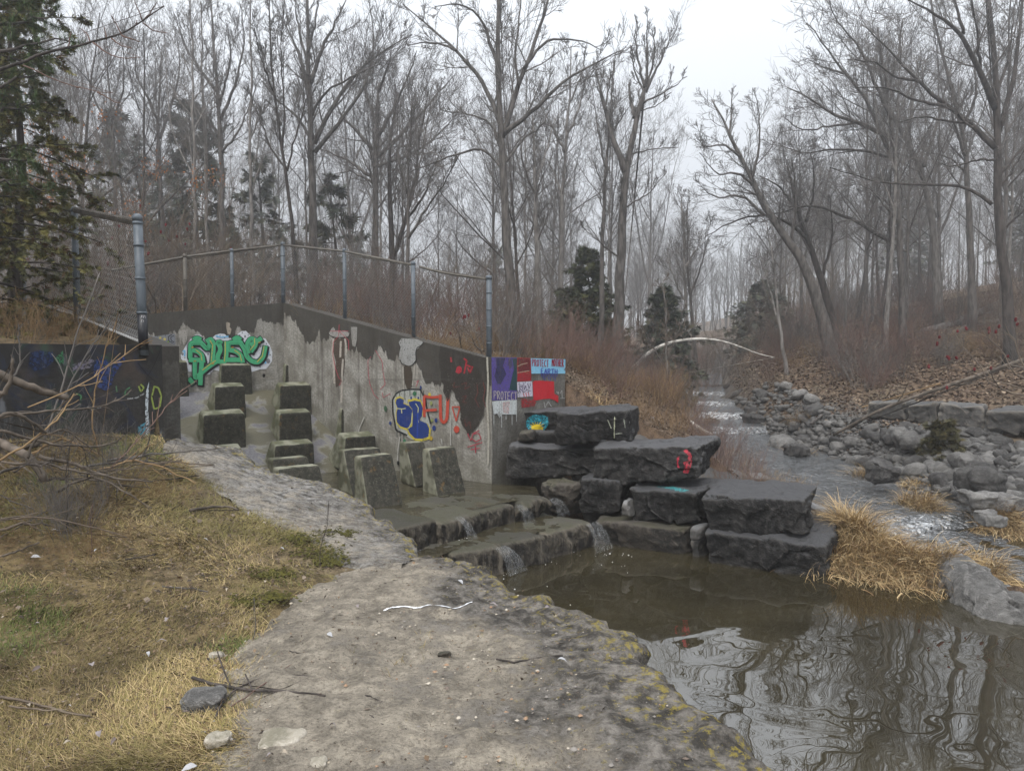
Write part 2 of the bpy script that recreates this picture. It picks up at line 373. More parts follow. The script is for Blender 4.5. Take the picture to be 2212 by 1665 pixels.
def stone(name, c1, c2, c3, top=None, scale=2.5, wet=0.0, moss=0.0, bump=0.7, drip=False):
    m = M(name, 0.8 - 0.2 * wet, 0.16 + 0.2 * wet); co = m.co('World'); a = m.noise(co, scale, 6, 0.6, 0.4); b = m.noise(co, scale * 6, 6, 0.7); g = m.noise(co, scale * 22, 3, .7)
    c = m.mix(m.ramp(a, [(0.42, 0), (0.58, 1)]), c1, c2); c = m.mix(m.ramp(b, [(0.5, 0), (0.75, 0.9)]), c, c3)
    geo = m.nd('ShaderNodeNewGeometry'); sep = m.nd('ShaderNodeSeparateXYZ'); m.L(geo.outputs['Normal'], sep.inputs[0])
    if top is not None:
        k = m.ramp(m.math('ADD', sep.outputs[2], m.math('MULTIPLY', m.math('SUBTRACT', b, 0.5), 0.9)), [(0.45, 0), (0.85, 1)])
        c = m.mix(k, c, top)  # sky light on upward faces put into the colour as a paler tone
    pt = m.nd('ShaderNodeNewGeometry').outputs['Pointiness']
    if 'rubble' not in name: c = m.mix(m.ramp(pt, [(0.515, 0), (0.575, 0.75)]), c, tuple(np.array(c3) * 1.5)); c = m.mix(m.ramp(pt, [(0.43, 0.85), (0.49, 0)]), c, tuple(np.array(c1) * 0.35))  # ridge highlights and crevice shade painted by curvature, together with weathering
    if drip:
        st = m.noise(m.co('World', (1, 1, 0.12)), 11, 4, .65); vert = m.ramp(sep.outputs[2], [(0.25, 1), (0.6, 0)]); c = m.mix(m.math('MULTIPLY', vert, m.ramp(st, [(0.50, 0), (0.57, 0.9)])), c, (0.012, 0.010, 0.009)); c = m.mix(m.math('MULTIPLY', vert, m.ramp(st, [(0.36, 0.8), (0.43, 0)])), c, (0.19, 0.165, 0.13))
    if moss:
        k = m.math('MULTIPLY', m.ramp(m.math('ADD', m.math('MULTIPLY', sep.outputs[2], 0.3), a), [(0.7, 0), (0.85, 1)]), moss); c = m.mix(k, c, (0.07, 0.075, 0.02))
    c = m.mix(1.0, c, m.ramp(m.rnd(), [(0, 0.75), (1, 1.2)]), 'MULTIPLY')
    m.base(c); h = m.math('ADD', m.math('MULTIPLY', b, 1.0), m.math('MULTIPLY', g, 0.5)); m.bump(h, bump, 0.07); MAT[name] = m.m
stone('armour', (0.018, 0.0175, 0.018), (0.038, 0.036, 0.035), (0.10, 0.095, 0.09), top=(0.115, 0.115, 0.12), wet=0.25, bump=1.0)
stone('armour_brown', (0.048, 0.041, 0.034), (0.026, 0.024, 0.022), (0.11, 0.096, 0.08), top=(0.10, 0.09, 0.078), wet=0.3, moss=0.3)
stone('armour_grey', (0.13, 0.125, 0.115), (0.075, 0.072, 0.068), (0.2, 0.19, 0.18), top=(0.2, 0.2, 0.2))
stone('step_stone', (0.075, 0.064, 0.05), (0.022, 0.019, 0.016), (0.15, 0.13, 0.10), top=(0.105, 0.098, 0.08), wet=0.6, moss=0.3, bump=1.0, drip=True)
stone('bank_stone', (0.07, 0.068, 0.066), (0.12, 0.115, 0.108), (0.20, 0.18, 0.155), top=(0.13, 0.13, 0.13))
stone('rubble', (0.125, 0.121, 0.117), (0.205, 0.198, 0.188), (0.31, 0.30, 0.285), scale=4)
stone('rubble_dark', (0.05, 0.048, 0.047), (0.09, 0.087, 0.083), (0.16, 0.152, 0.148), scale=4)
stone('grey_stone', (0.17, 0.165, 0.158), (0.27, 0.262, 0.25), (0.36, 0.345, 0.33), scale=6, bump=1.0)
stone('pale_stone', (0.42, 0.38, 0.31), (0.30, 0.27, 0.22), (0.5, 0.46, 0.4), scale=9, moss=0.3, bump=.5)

# ---- ledge stone with dirt, lichen
def ledge(name, dirt, rock, lich, gray):
    m = M(name, 0.92, 0.2); co = m.co('World'); a = m.noise(co, 1.6, 6, 0.6, 0.3); b = m.noise(co, 9, 7, 0.72); g = m.noise(co, 55, 4, 0.75); p = m.voro(co, 60)
    c = m.mix(m.ramp(b, [(0.41, 0), (0.59, 1)]), dirt, tuple(np.array(dirt) * 0.6))
    k = m.attr(); sep = m.nd('ShaderNodeSeparateColor'); m.L(k, sep.inputs[0]); e = sep.outputs[0]; gr = sep.outputs[1]
    rk = m.mix(m.ramp(b, [(0.42, 0), (0.60, 1)]), rock, tuple(np.array(rock) * 4.5))
    kk = m.ramp(m.math('ADD', m.math('ADD', m.math('MULTIPLY', e, 0.40), m.math('MULTIPLY', a, 0.7)), m.math('MULTIPLY', b, 0.25)), [(0.52, 0), (0.635, 1)])
    c = m.mix(kk, c, rk)
    c = m.mix(m.math('MULTIPLY', gr, m.ramp(b, [(0.4, 0.3), (0.55, 1)])), c, m.mix(m.ramp(m.noise(m.co('World', (1, 2.6, 1)), 11, 6, .75), [(0.43, 1), (0.53, 0)]), gray, (0.085, 0.08, 0.076)))
    pit = m.voro(m.co('World'), 26); big = m.noise(co, 3.6, 8, 0.8, 0.4)
    c = m.mix(1.0, c, m.ramp(big, [(0.38, 0.62), (0.5, 1.0), (0.62, 1.12)]), 'MULTIPLY'); c = m.mix(m.math('MULTIPLY', m.ramp(pit, [(0.0, 1), (0.16, 0)]), m.ramp(b, [(0.46, 0), (0.56, 0.8)])), c, (0.05, 0.045, 0.04))
    yl = m.noise(co, 22, 5, 0.7); yk = m.math('MULTIPLY', m.ramp(m.math('ADD', yl, m.math('MULTIPLY', e, 0.12)), [(0.64, 0), (0.70, 1)]), m.math('MULTIPLY_ADD', e, 0.6, 0.12))
    c = m.mix(yk, c, lich)
    c = m.mix(m.math('MULTIPLY', m.ramp(p, [(0.0, 1), (0.22, 0)]), m.math('MULTIPLY', m.ramp(g, [(0.5, 0), (0.6, 1)]), 0.6)), c, (0.42, 0.36, 0.28))
    c = m.mix(m.math('MULTIPLY', m.ramp(g, [(0.36, 1), (0.5, 0)]), 0.55), c, (0.085, 0.07, 0.055))
    m.base(c); m.bump(m.math('ADD', b, m.math('MULTIPLY', g, 0.5)), 1.0, 0.05); MAT[name] = m.m
ledge('ledge', (0.375, 0.33, 0.265), (0.058, 0.053, 0.047), (0.34, 0.27, 0.05), (0.33, 0.318, 0.30))

# ---- ground: Col r = dry grass, g = gravel, b = leaf litter
def groundmat():
    m = M('ground', 0.95, 0.15); co = m.co('World'); a = m.noise(co, 1.1, 5, 0.6); b = m.noise(co, 7, 6, 0.7); g = m.noise(co, 45, 4, 0.75); v = m.voro(co, 22, outp='Color'); vd = m.voro(co, 22)
    sep = m.nd('ShaderNodeSeparateColor'); m.L(m.attr(), sep.inputs[0])
    soil = m.mix(m.ramp(b, [(0.41, 0), (0.59, 1)]), (0.20, 0.165, 0.12), (0.07, 0.055, 0.04))
    grass = m.mix(m.ramp(b, [(0.41, 0), (0.59, 1)]), (0.20, 0.15, 0.075), (0.075, 0.058, 0.03))
    litter = m.mix(m.ramp(b, [(0.41, 0), (0.59, 1)]), (0.155, 0.105, 0.07), (0.065, 0.044, 0.031)); litter = m.mix(m.math('MULTIPLY', m.ramp(g, [(0.5, 0), (0.65, 1)]), 0.6), litter, (0.27, 0.20, 0.14))
    vv = m.nd('ShaderNodeSeparateColor'); m.L(v, vv.inputs[0])
    grav = m.mix(vv.outputs[0], (0.07, 0.067, 0.064), (0.20, 0.195, 0.188))
    c = m.mix(sep.outputs[0], soil, grass); c = m.mix(sep.outputs[2], c, litter); c = m.mix(sep.outputs[1], c, grav)
    m.base(c); m.bump(m.math('ADD', m.math('ADD', b, m.math('MULTIPLY', g, 0.5)), m.math('MULTIPLY', m.math('MULTIPLY', vd, sep.outputs[1]), -1.5)), 0.8, 0.05); MAT['ground'] = m.m
groundmat()

def water(name, col, scale, strength, rough=0.02, ior=1.6, foam=False, stretch=(1, 1, 1), dist=1.2, bd=0.1):
    m = M(name, rough, 0.5); m.b.inputs['IOR'].default_value = ior
    co = m.co('World', stretch); n = m.noise(co, scale, 1.2 if name == 'pool_water' else 3, 0.4, dist); c = m.noise(co, scale * 0.35, 3)
    base = m.mix(m.ramp(c, [(0.42, 0), (0.58, 1)]), col, tuple(np.array(col) * 0.6))
    if foam:
        sep = m.nd('ShaderNodeSeparateColor'); m.L(m.attr(), sep.inputs[0])
        fn = m.noise(m.co('World', (1.0, 2.2, 1)), 8, 6, 0.8, 0.6)
        k = m.ramp(m.math('ADD', m.math('MULTIPLY', sep.outputs[0], 0.75), m.math('MULTIPLY', m.math('SUBTRACT', fn, 0.5), 1.5)), [(0.5, 0), (0.72, 1)])
        base = m.mix(k, base, (0.68, 0.70, 0.72)); m.rough(m.ramp(k, [(0, rough), (1, 0.7)]))
    m.base(base); m.bump(n, strength, bd); MAT[name] = m.m
water('pool_water', (0.041, 0.034, 0.018), 1.15, 0.09, ior=2.7, rough=0.004, dist=1.2)
water('basin_water', (0.06, 0.052, 0.032), 5.0, 0.22, ior=1.5, rough=0.05, stretch=(1, 2.2, 1))
water('stream_water', (0.075, 0.078, 0.08), 9.0, 0.9, ior=2.1, rough=0.22, foam=True, stretch=(1, 1, 1))
def falls():
    m = M('falling_water', 0.25, 0.5); co = m.co('UV', (16, 1.6, 1)); n = m.noise(co, 3, 4, 0.7, 0.5)
    m.base((0.62, 0.64, 0.65)); a = m.ramp(n, [(0.47, 0.0), (0.68, 0.5)]); m.L(a, m.b.inputs['Alpha']); m.bump(n, 0.4, 0.02); MAT['falling_water'] = m.m
falls()
def foamy():
    m = M('foam', 0.6, 0.3); m.base((0.75, 0.76, 0.77)); MAT['foam'] = m.m
foamy()
def chute():
    m = M('chute_floor', 0.6, 0.4); co = m.co('World'); a = m.noise(co, 1.7, 5, 0.55, 0.8); b = m.noise(co, 30, 5, 0.7)
    c = m.mix(m.ramp(b, [(0.41, 0), (0.59, 1)]), (0.16, 0.155, 0.165), (0.10, 0.097, 0.105))
    k = m.ramp(a, [(0.44, 0), (0.47, 1)]); c = m.mix(k, c, m.mix(b, (0.13, 0.12, 0.08), (0.075, 0.068, 0.045)))
    rim = m.ramp(a, [(0.42, 0), (0.455, 1), (0.49, 0)]); c = m.mix(m.math('MULTIPLY', rim, 0.6), c, (0.24, 0.23, 0.19))
    sep = m.nd('ShaderNodeSeparateColor'); m.L(m.attr(), sep.inputs[0])
    c = m.mix(m.math('MULTIPLY', sep.outputs[0], m.ramp(b, [(0.2, 1), (0.8, 0.7)])), c, (0.018, 0.016, 0.014))
    m.base(c); m.bump(b, 0.4, 0.012); MAT['chute_floor'] = m.m
chute()
_paint = {}
def paint(c, wear=0.25):
    k = (tuple(round(float(x), 3) for x in c), wear)
    if k in _paint: return _paint[k]
    m = M('paint', 0.7, 0.3); n = m.noise(m.co('World'), 24, 5, 0.7); n2 = m.noise(m.co('World', (1, 1, 0.2)), 16, 4, .6)
    a = m.mix(m.math('MULTIPLY', m.ramp(n, [(0.5, 0), (0.7, 1)]), 0.5), c, tuple(np.array(c) * 0.55))
    m.base(m.mix(m.math('MULTIPLY', m.ramp(n2, [(0.55, 0), (0.68, 1)]), wear), a, (0.09, 0.08, 0.07))); m.bump(n, .2, .004)
    if .29 < wear <= .5: m.L(m.ramp(m.noise(m.co('World'), 34, 5, .75), [(0.36, 0.0), (0.44, 1.0)]), m.b.inputs['Alpha'])
    if wear > 0.5:
        m.L(m.ramp(m.noise(m.co('World'), 40, 4, .7), [(0.40, 0.0), (0.52, 1.0)]), m.b.inputs['Alpha'])
    _paint[k] = m.m; return m.m
# ---------------------------------------------------------------- terrain
def tps(ctrl, smooth=0.0):
    C = np.array(ctrl, float); P = C[:, :2]; n = len(C)
    def U(r2): return np.where(r2 > 1e-12, r2 * np.log(np.maximum(r2, 1e-12)), 0)
    K = U(((P[:, None] - P[None]) ** 2).sum(-1)) + smooth * np.eye(n); Q = np.hstack([np.ones((n, 1)), P])
    A = np.block([[K, Q], [Q.T, np.zeros((3, 3))]]); s = np.linalg.solve(A, np.concatenate([C[:, 2], np.zeros(3)]))
    def f(X, Y):
        X = np.asarray(X, float); Y = np.asarray(Y, float); r = s[n] + s[n + 1] * X + s[n + 2] * Y
        for i in range(n): r = r + s[i] * U((X - P[i, 0]) ** 2 + (Y - P[i, 1]) ** 2)
        return r
    return f
near = tps([(-1, 1.5, 0), (.5, 1.5, 0), (-3, 1.5, .05), (-1.5, 3, .0), (-3, 3.2, .12), (-2.5, 4.5, .2), (-4.5, 4.5, .5), (-6, 3, .55), (-3.8, 6, .68), (-3.2, 6.8, .62),
            (-2.3, 6.9, .32), (-1.75, 6.75, .2), (-1.1, 6.2, 0), (-.8, 5.4, -.03), (-.4, 5.1, 0), (.2, 4.3, 0), (.45, 4, 0), (.6, 3.6, 0), (.95, 2.5, 0), (1.4, 1.2, 0), (-1.6, 5.2, .08), (-2.4, 5.8, .3)])
def hit(x, y, fn=near, dz=0.0):
    z = 0.0
    for _ in range(30): p = onz(x, y, z); z = 0.6 * z + 0.4 * (float(fn(p[0], p[1])) + dz)
    return onz(x, y, z)
STREAM = [(10.5, 5.5, -1.07, 2.2), (8.0, 7.2, -1.07, 1.7), (6.3, 8.9, -1.06, 1.1), (5.75, 10.0, -1.05, .95), (5.72, 10.35, -.86, .95), (5.3, 11.8, -.83, 1.0), (5.3, 13, -.79, 1.0), (5.55, 14.8, -.75, 1.0),
          (5.75, 16.8, -.69, .8), (5.6, 18.6, -.62, .75), (5.62, 18.9, -.45, .75), (5.85, 20.8, -.42, .7), (5.9, 21.0, -.24, .7), (6.15, 22.8, -.2, .65), (6.18, 23.0, -.04, .65), (6.6, 25.2, 0, .6), (6.65, 25.4, .14, .6), (7.4, 28, .18, .55), (9, 34, .5, .6), (14, 50, 1.0, .8), (24, 80, 2, 1), (34, 130, 3, 1)]
SA = np.array(STREAM)
farf = tps([(-.2, 11.8, 1.25), (-2.3, 13.5, 1.7), (-4.7, 15.2, 2.3), (-6.5, 14, 2.05), (-9, 12.5, 2.0), (-4.6, 7.4, 1.6), (-5.5, 8.3, 1.8), (-6.3, 7, 1.75), (-8, 9, 2.0), (-12, 6, 2.4), (-12, 16, 2.4),
            (1.2, 13.0, 1.05), (1.6, 11.9, .55), (2.6, 11, .1), (3.6, 9.6, -.4), (3, 13.5, .5), (4.0, 11.8, -.5), (3.6, 17, .4), (3.8, 20, .45), (4.2, 23, .6), (5, 27, .8), (0, 25, 1.6), (-10, 25, 2.6), (0, 17, 1.4),
            (7.4, 9.6, -.92), (8, 11.5, -.6), (7.6, 13.4, -.32), (9.6, 13.2, -.1), (9, 11, -.45), (10.5, 10, -.4), (12, 8, -.5), (9.5, 15.5, .5), (8.0, 16.6, .25), (7.4, 19, .35), (8.8, 20, .95), (12, 17, 1.3), (15.6, 22, 2.2), (10, 25, 1.7), (8.8, 27, 1.0), (13, 30, 2.3), (20, 30, 3.8), (30, 40, 6.0), (22, 18, 3.2),
            (16, 13, 1.9), (20, 8, 2.2), (-20, 40, 3), (5, 40, 1.6), (18, 50, 3), (25, 60, 4), (-10, 60, 3), (-40, 30, 4), (45, 80, 8), (25, 110, 4), (-40, 100, 5), (40, 130, 8), (-90, 60, 8), (90, 60, 11), (0, 130, 6), (36, 132, 7)], 0.4)
# concrete structure plan
P0 = np.array([-0.31, 10.9]); RW = np.array([-0.8, 0.6]); RN = (-0.6, -0.8, 0)
A = onp(612, 655, (*P0, 0), RN)[:2]; LR = float(np.dot(A - P0, RW))
MD = np.array([-0.8, -0.6]); MN = (0.6, -0.8, 0)
WD = np.array([0.64, 0.7684]); WN = (0.7684, -0.64, 0)
LC = np.array([-3.45, 7.13]); LD = np.array([-0.722, 0.692]); LN = (-0.692, -0.722, 0)
ZB, ZT, ZP = -0.5, -0.75, -1.05          # basin, terrace and pool levels
def chute_z(X, Y):
    o = (X - A[0]) * 0.6 - (Y - A[1]) * 0.8; return np.maximum(0.79 - 0.56 * o, -0.72)
LU = LC + LD * 6.6; ML = A + MD * 4.7
NEAR_EDGE = [(1700, 1695), (1640, 1638), (1585, 1600), (1525, 1548), (1445, 1500), (1405, 1455), (1360, 1405), (1340, 1372), (1285, 1345), (1225, 1328), (1165, 1292), (1100, 1272), (1052, 1235), (980, 1208), (905, 1204)]
NEAR_INNER = [(330, 1700), (400, 1640), (440, 1560), (470, 1480), (500, 1400), (545, 1340), (600, 1290), (690, 1245), (780, 1220), (860, 1207)]
FAR_EDGE = [(362, 952), (440, 954), (515, 974), (532, 988), (578, 1022), (650, 1032), (722, 1056), (800, 1100), (846, 1132), (870, 1170), (886, 1200), (900, 1212)]
FAR_INNER = [(352, 966), (385, 990), (440, 1035), (500, 1082), (570, 1118), (640, 1152), (700, 1192), (745, 1222), (800, 1232), (860, 1230)]
NE = [hit(*p) for p in NEAR_EDGE]; NI = [hit(*p) for p in NEAR_INNER]
FE = [hit(*p) for p in FAR_EDGE]; FI = [hit(*p) for p in FAR_INNER]
wend = LC + np.array([-0.64, -0.7684]) * 9
SLB1 = [tuple(p[:2]) for p in NE] + [tuple(p[:2]) for p in NI[::-1]]; SLB2 = [tuple(p[:2]) for p in FE] + [tuple(p[:2]) for p in FI[::-1]]
BO = np.array([-WN[0], -WN[1]]) * .17
BANK = [(NE[0][0], -3.0)] + [tuple(p[:2]) for p in NE] + [tuple(p[:2]) for p in FE[::-1][1:]] + [tuple(LC + BO + LD * .1), tuple(wend + BO), (-12, -3)]
LEFTUP = [tuple(LC), tuple(LU), (-30, 30), (-60, 10), tuple(wend + np.array([-20, -5])), tuple(wend)]
WATERPOLY = [tuple(NE[0][:2]), *[tuple(p[:2]) for p in NE[1:]], *[tuple(p[:2]) for p in FE[::-1][1:]], tuple(LC + LD * .1 + BO), tuple(LU), tuple(ML + [0, .2]), tuple(A + [0, .22]), tuple(P0 + [0, .2]), (.80, 12.56), (1.0, 12.3), (2.2, 11.8), (3.5, 10.9), (4.1, 10.0), (4.05, 8.9), (4.6, 8.0), (4.9, 7.2), (5.2, 6.4), (8, 4.5), (12, 3), (12, -6), (1.4, -6)]
def height(X, Y):
    X = np.asarray(X, float); Y = np.asarray(Y, float); z = farf(X, Y) + 0.10 * fbm(np.stack([X * .9, Y * .9, 0 * X], -1), 3, 4)
    d, t = segdist(X, Y, STREAM); i = np.clip(t.astype(int), 0, len(SA) - 2); f = t - i
    lv = SA[i, 2] * (1 - f) + SA[i + 1, 2] * f; hw = SA[i, 3] * (1 - f) + SA[i + 1, 3] * f
    k = np.clip((d - hw) / 1.3, 0, 1); k = k * k * (3 - 2 * k)
    z = np.where(d < hw + 1.3, np.maximum(lv - 0.25, -9) * (1 - k) + np.maximum(z, lv + .05) * k, np.maximum(z, lv + .05 - .05 * d))
    wp = pip(X, Y, WATERPOLY); z = np.where(wp, -1.75, z)
    lu = pip(X, Y, LEFTUP); z = np.where(lu, farf(X, Y) + 0.05 * fbm(np.stack([X * 2, Y * 2, 0 * X], -1), 4, 3), z)
    nb = pip(X, Y, BANK); ed, _ = segdist(X, Y, [tuple(p[:2]) for p in NE] + [tuple(p[:2]) for p in FE[::-1]])
    zz = near(X, Y) + 0.035 * fbm(np.stack([X * 2.2, Y * 2.2, 0 * X], -1), 8, 4) - 0.02
    di = np.minimum(segdist(X, Y, [tuple(p[:2]) for p in NI])[0], segdist(X, Y, [tuple(p[:2]) for p in FI])[0]); zz = np.where(pip(X, Y, SLB1) | pip(X, Y, SLB2), zz - .16 * np.clip(di / .35, 0, 1), zz)
    zz = np.where(ed < 0.3, zz - 1.2 * np.clip((0.3 - ed) / 0.3, 0, 1), zz)
    return np.where(nb, zz, z)
def hz(x, y): return float(height(np.array([x]), np.array([y]))[0])

def coords(lo, a, b, hi, d):
    l = [a]; s = d
    while l[-1] > lo: s *= 1.25; l.append(max(l[-1] - s, lo))
    r = [b]; s = d
    while r[-1] < hi: s *= 1.25; r.append(min(r[-1] + s, hi))
    return np.concatenate([np.array(l[1:])[::-1], np.linspace(a, b, int((b - a) / d) + 1), np.array(r[1:])])
gx = coords(-115, -8, 14, 115, 0.11); gy = coords(-12, 0.5, 24, 135, 0.12)
GX, GY = np.meshgrid(gx, gy, indexing='ij'); GZ = height(GX, GY)
nb = pip(GX, GY, BANK); lu = pip(GX, GY, LEFTUP)
n1 = fbm(np.stack([GX, GY, 0 * GX], -1), 21, 3)
gd, gt = segdist(GX, GY, STREAM)
gravel = ((GX > 5) & (GY > 7) & (gt < 9)) * np.clip(1.6 - np.maximum(gd - 2.6, 0) / 1.0 - np.maximum(GZ - (-.15), 0) * 2.5, 0, 1)
gravel = np.maximum(gravel, np.clip(1.3 - gd / 1.3, 0, 1) * (~nb))
colr = np.zeros(GX.shape + (3,)); colr[..., 0] = np.where(nb | lu, np.clip(0.75 + n1 * 1.2, 0, 1), 0.15); colr[..., 1] = np.clip(gravel + n1 * .5 * (gravel > .05), 0, 1); colr[..., 2] = np.where(nb, 0.1, np.where(lu, .3, np.clip(0.85 + n1, 0, 1)))
ground = obj('ground', mesh('ground', np.stack([GX, GY, GZ], -1), grid_faces(len(gx), len(gy)), col=colr.reshape(-1, 3)), MAT['ground'])
tag(ground, 'leaf-strewn soil of the banks and wooded slopes', None, None, 'structure')

# haze: damp air over the whole wood
def haze():
    g = Geo(); g.box((0, 61.5, 15.3), (118, 76.5, 18.3)); o = obj('haze', g.me('haze', False)); m = bpy.data.materials.new('haze'); m.use_nodes = True; t = m.node_tree; t.nodes.clear()
    v = t.nodes.new('ShaderNodeVolumePrincipled'); v.inputs['Color'].default_value = (0.95, 0.965, 0.985, 1); v.inputs['Density'].default_value = 0.0046; v.inputs['Anisotropy'].default_value = 0.7
    q = t.nodes.new('ShaderNodeOutputMaterial'); t.links.new(v.outputs[0], q.inputs['Volume']); o.data.materials.append(m); tag(o, 'thin grey mist hanging through the wood', None, None, 'stuff')
haze()

# water sheets
def sheet(name, poly, z, mat, label):
    t = tessellate_polygon([[Vector((x, y, 0)) for x, y in poly]]); o = obj(name, mesh(name, [(x, y, z) for x, y in poly], np.array(t)), mat); return tag(o, label, None, None, 'structure')
sheet('pool_water', [(1.0, -8), (16, -8), (16, 6), (7.2, 9.9), (4.9, 10.2), (3.5, 10.2), (-.7, 9.4), (-1.25, 7.4), (-1.2, 5.6), (-.3, 4.4), (.3, 2)], ZP, MAT['pool_water'], 'brown pool mirroring sky and bare trees')
e1 = [onz(x, y, ZB)[:2] for x, y in ((858, 1158), (958, 1124), (1095, 1091), (1176, 1075))]
e2 = [onz(x, y, ZT)[:2] for x, y in ((985, 1192), (1040, 1182), (1158, 1160), (1275, 1127))]
ED = nrm(e1[-1] - e1[0])          # direction of the step edges
UPD = np.array([-ED[1], ED[0]])    # upstream
p = lambda q, k: tuple(q + UPD * k)
cl = A + np.array([0.6, -0.8]) * 2.45
sheet('basin_water', [p(e1[0], .10), p(e1[1], .12), p(e1[2], .10), p(e1[3], .08), (.35, 10.7), tuple(P0 + np.array([.02, -.02])), tuple(P0 + RW * 3.4), tuple(cl), tuple(cl + MD * 5), tuple(LC), (-2.4, 7.0), (-1.3, 6.9)], ZB + .012, MAT['basin_water'], 'shallow brown water in the concrete stilling basin')
sheet('terrace_water', [p(e2[0], .05), p(e2[1], .1), p(e2[2], .1), p(e2[3], .08), p(e1[3], -.05), p(e1[2], -.04), p(e1[1], -.04), p(e1[0], -.04), (-1.15, 7.2)], ZT + .012, MAT['basin_water'], 'thin water running over the middle stone step')
# stream: ribbon that follows its own little falls
SS = np.concatenate([np.linspace(0, len(SA) - 4, 320)]); ii = np.clip(SS.astype(int), 0, len(SA) - 2); ff = (SS - ii)[:, None]; SP = SA[ii] * (1 - ff) + SA[ii + 1] * ff
SP[:, :2] = resample(SP[:, :2], len(SP)) * 0 + SP[:, :2]
tg = nrm(np.gradient(SP[:, :2], axis=0)); sd = np.stack([-tg[:, 1], tg[:, 0]], 1)
for _ in range(8): sd[1:-1] = nrm(sd[:-2] + sd[1:-1] + sd[2:])
cr = np.linspace(-1.35, 1.35, 19); W = SP[:, None, :2] + sd[:, None] * (cr[None, :, None] * SP[:, None, 3:4])
slope = np.abs(np.gradient(SP[:, 2])) / np.maximum(np.linalg.norm(np.gradient(SP[:, :2], axis=0), axis=1), 1e-3)
fm = np.clip(slope * 1.2, 0, .85)
run = fm.copy()
for k in range(1, 16): run = np.maximum(run, np.concatenate([fm[k:], np.zeros(k)]) * max(0, .9 - k / 13))
run = np.maximum(run, np.where((SP[:, 1] > 10.4) & (SP[:, 1] < 13.6), .40, 0)); run = np.maximum(run, np.where((SP[:, 1] > 17.) & (SP[:, 1] < 18.9), .42, 0)); run = np.maximum(run, np.where((SP[:, 1] < 10.15) & (SP[:, 1] > 9.3), .62, np.where((SP[:, 1] <= 9.3) & (SP[:, 1] > 8), .3, .05)))
WZ = SP[:, None, 2] + 0.012 * fbm(np.concatenate([W * 6, 0 * W[..., :1]], -1), 5, 3) * (1 + 4 * run[:, None]) + .012
fc = np.broadcast_to((run[:, None] * (1 - .3 * np.abs(cr[None]))), WZ.shape)
tag(obj('stream_water', mesh('stream_water', np.concatenate([W, WZ[..., None]], -1), grid_faces(*WZ.shape)[:, ::-1], col=np.repeat(fc.reshape(-1, 1), 3, 1)), MAT['stream_water']), 'shallow creek tumbling over low stone weirs', None, None, 'structure')
# ---------------------------------------------------------------- concrete spillway
def wall(name, label, P, d, n, top, zb, th, mat, du=0.15, end_mat=None):
    P = np.array(P, float); d = np.array(d, float); nn = np.array(n[:2], float); L = top[-1][0]; K = int(L / du) + 2
    s = np.linspace(0, L, K); zt = np.interp(s, [t[0] for t in top], [t[1] for t in top]); v = np.linspace(0, 1, 14)
    V = []; UV = []; Fq = []; o = 0
    def patch(pts, uv):
        nonlocal o
        a, b = pts.shape[:2]; V.append(pts.reshape(-1, 3)); UV.append(uv.reshape(-1, 2)); Fq.append(grid_faces(a, b, o)); o += a * b
    def face(off, flip):
        xy = P + s[:, None] * d - off * nn; z = zt[:, None] * (1 - v) + zb * v
        pts = np.concatenate([np.broadcast_to(xy[:, None], (K, 14, 2)), z[..., None]], -1)
        relief = 0.003 * fbm(pts * 2.5, 31, 3) + 0.002 * fbm(pts * 9, 32, 3); pts[..., :2] += relief[..., None] * nn * (1 - 2 * (off > 0))
        pts[1:-1, 0, 2] -= 0.012 * np.abs(fbm(pts[1:-1, 0] * 6, 40, 3))
        uv = np.stack([np.broadcast_to(s[:, None], (K, 14)), zt[:, None] - z], -1); return pts, uv
    f, fu = face(0, 0); b, bu = face(th, 1); patch(f, fu); patch(b[::-1], bu[::-1])
    patch(np.stack([b[:, 0], f[:, 0]], 1), np.stack([bu[:, 0], fu[:, 0] * 0 + [[0, 0.9]] + bu[:, 0]], 1) if 0 else np.stack([np.stack([s, 0 * s + .05], 1), np.stack([s, 0 * s + .05], 1)], 1))
    for e in (0, K - 1):
        q = np.stack([f[e], b[e]], 0) if e else np.stack([b[e], f[e]], 0); u = np.stack([fu[e], fu[e] + [th, 0]], 0); patch(q, u)
    o_ = obj(name, mesh(name, np.concatenate(V), np.concatenate(Fq), uv=np.concatenate(UV), smooth=False), mat); return tag(o_, label, 'wall')
A2 = A + np.array([0.001, 0])
wall_r = wall('concrete_wall', 'tall stained concrete side wall whose sloping top carries the fence, with blue lettering', P0, RW, RN, [(0, 1.425), (.3, 1.445), (LR, 2.46)], -1.0, .32, MAT['concrete'])
wall_m = wall('concrete_wall', 'rear concrete wall of the spillway carrying the green lettered mural', A, MD, MN, [(0, 2.46), (2.4, 2.17), (3.2, 2.1), (4.75, 2.06)], 0.0, .32, MAT['concrete'])
wall_w = wall('concrete_wall', 'concrete end wall painted with purple, red and sky-blue panels', P0 + WD * .004, WD, WN, [(0, 1.424), (1.9, 1.385)], -1.2, .34, MAT['concrete_end'])
lt = float(at(345, 745, 7.13)[2]); wall_l = wall('concrete_wall', 'dark graffiti-covered concrete wall beside the brush pile', LC, -WD, WN, [(0, lt), (7, lt + .02)], -.9, .34, MAT['concrete_painted'])
wall_s = wall('concrete_wall', 'sloping concrete coping under the nearest chain-link fence', LC + LD * .346, LD, LN, [(0, lt - .01), (1.75, lt + .27), (4, lt + .6), (6.2, lt + .62)], -.9, .3, MAT['concrete_dark'])
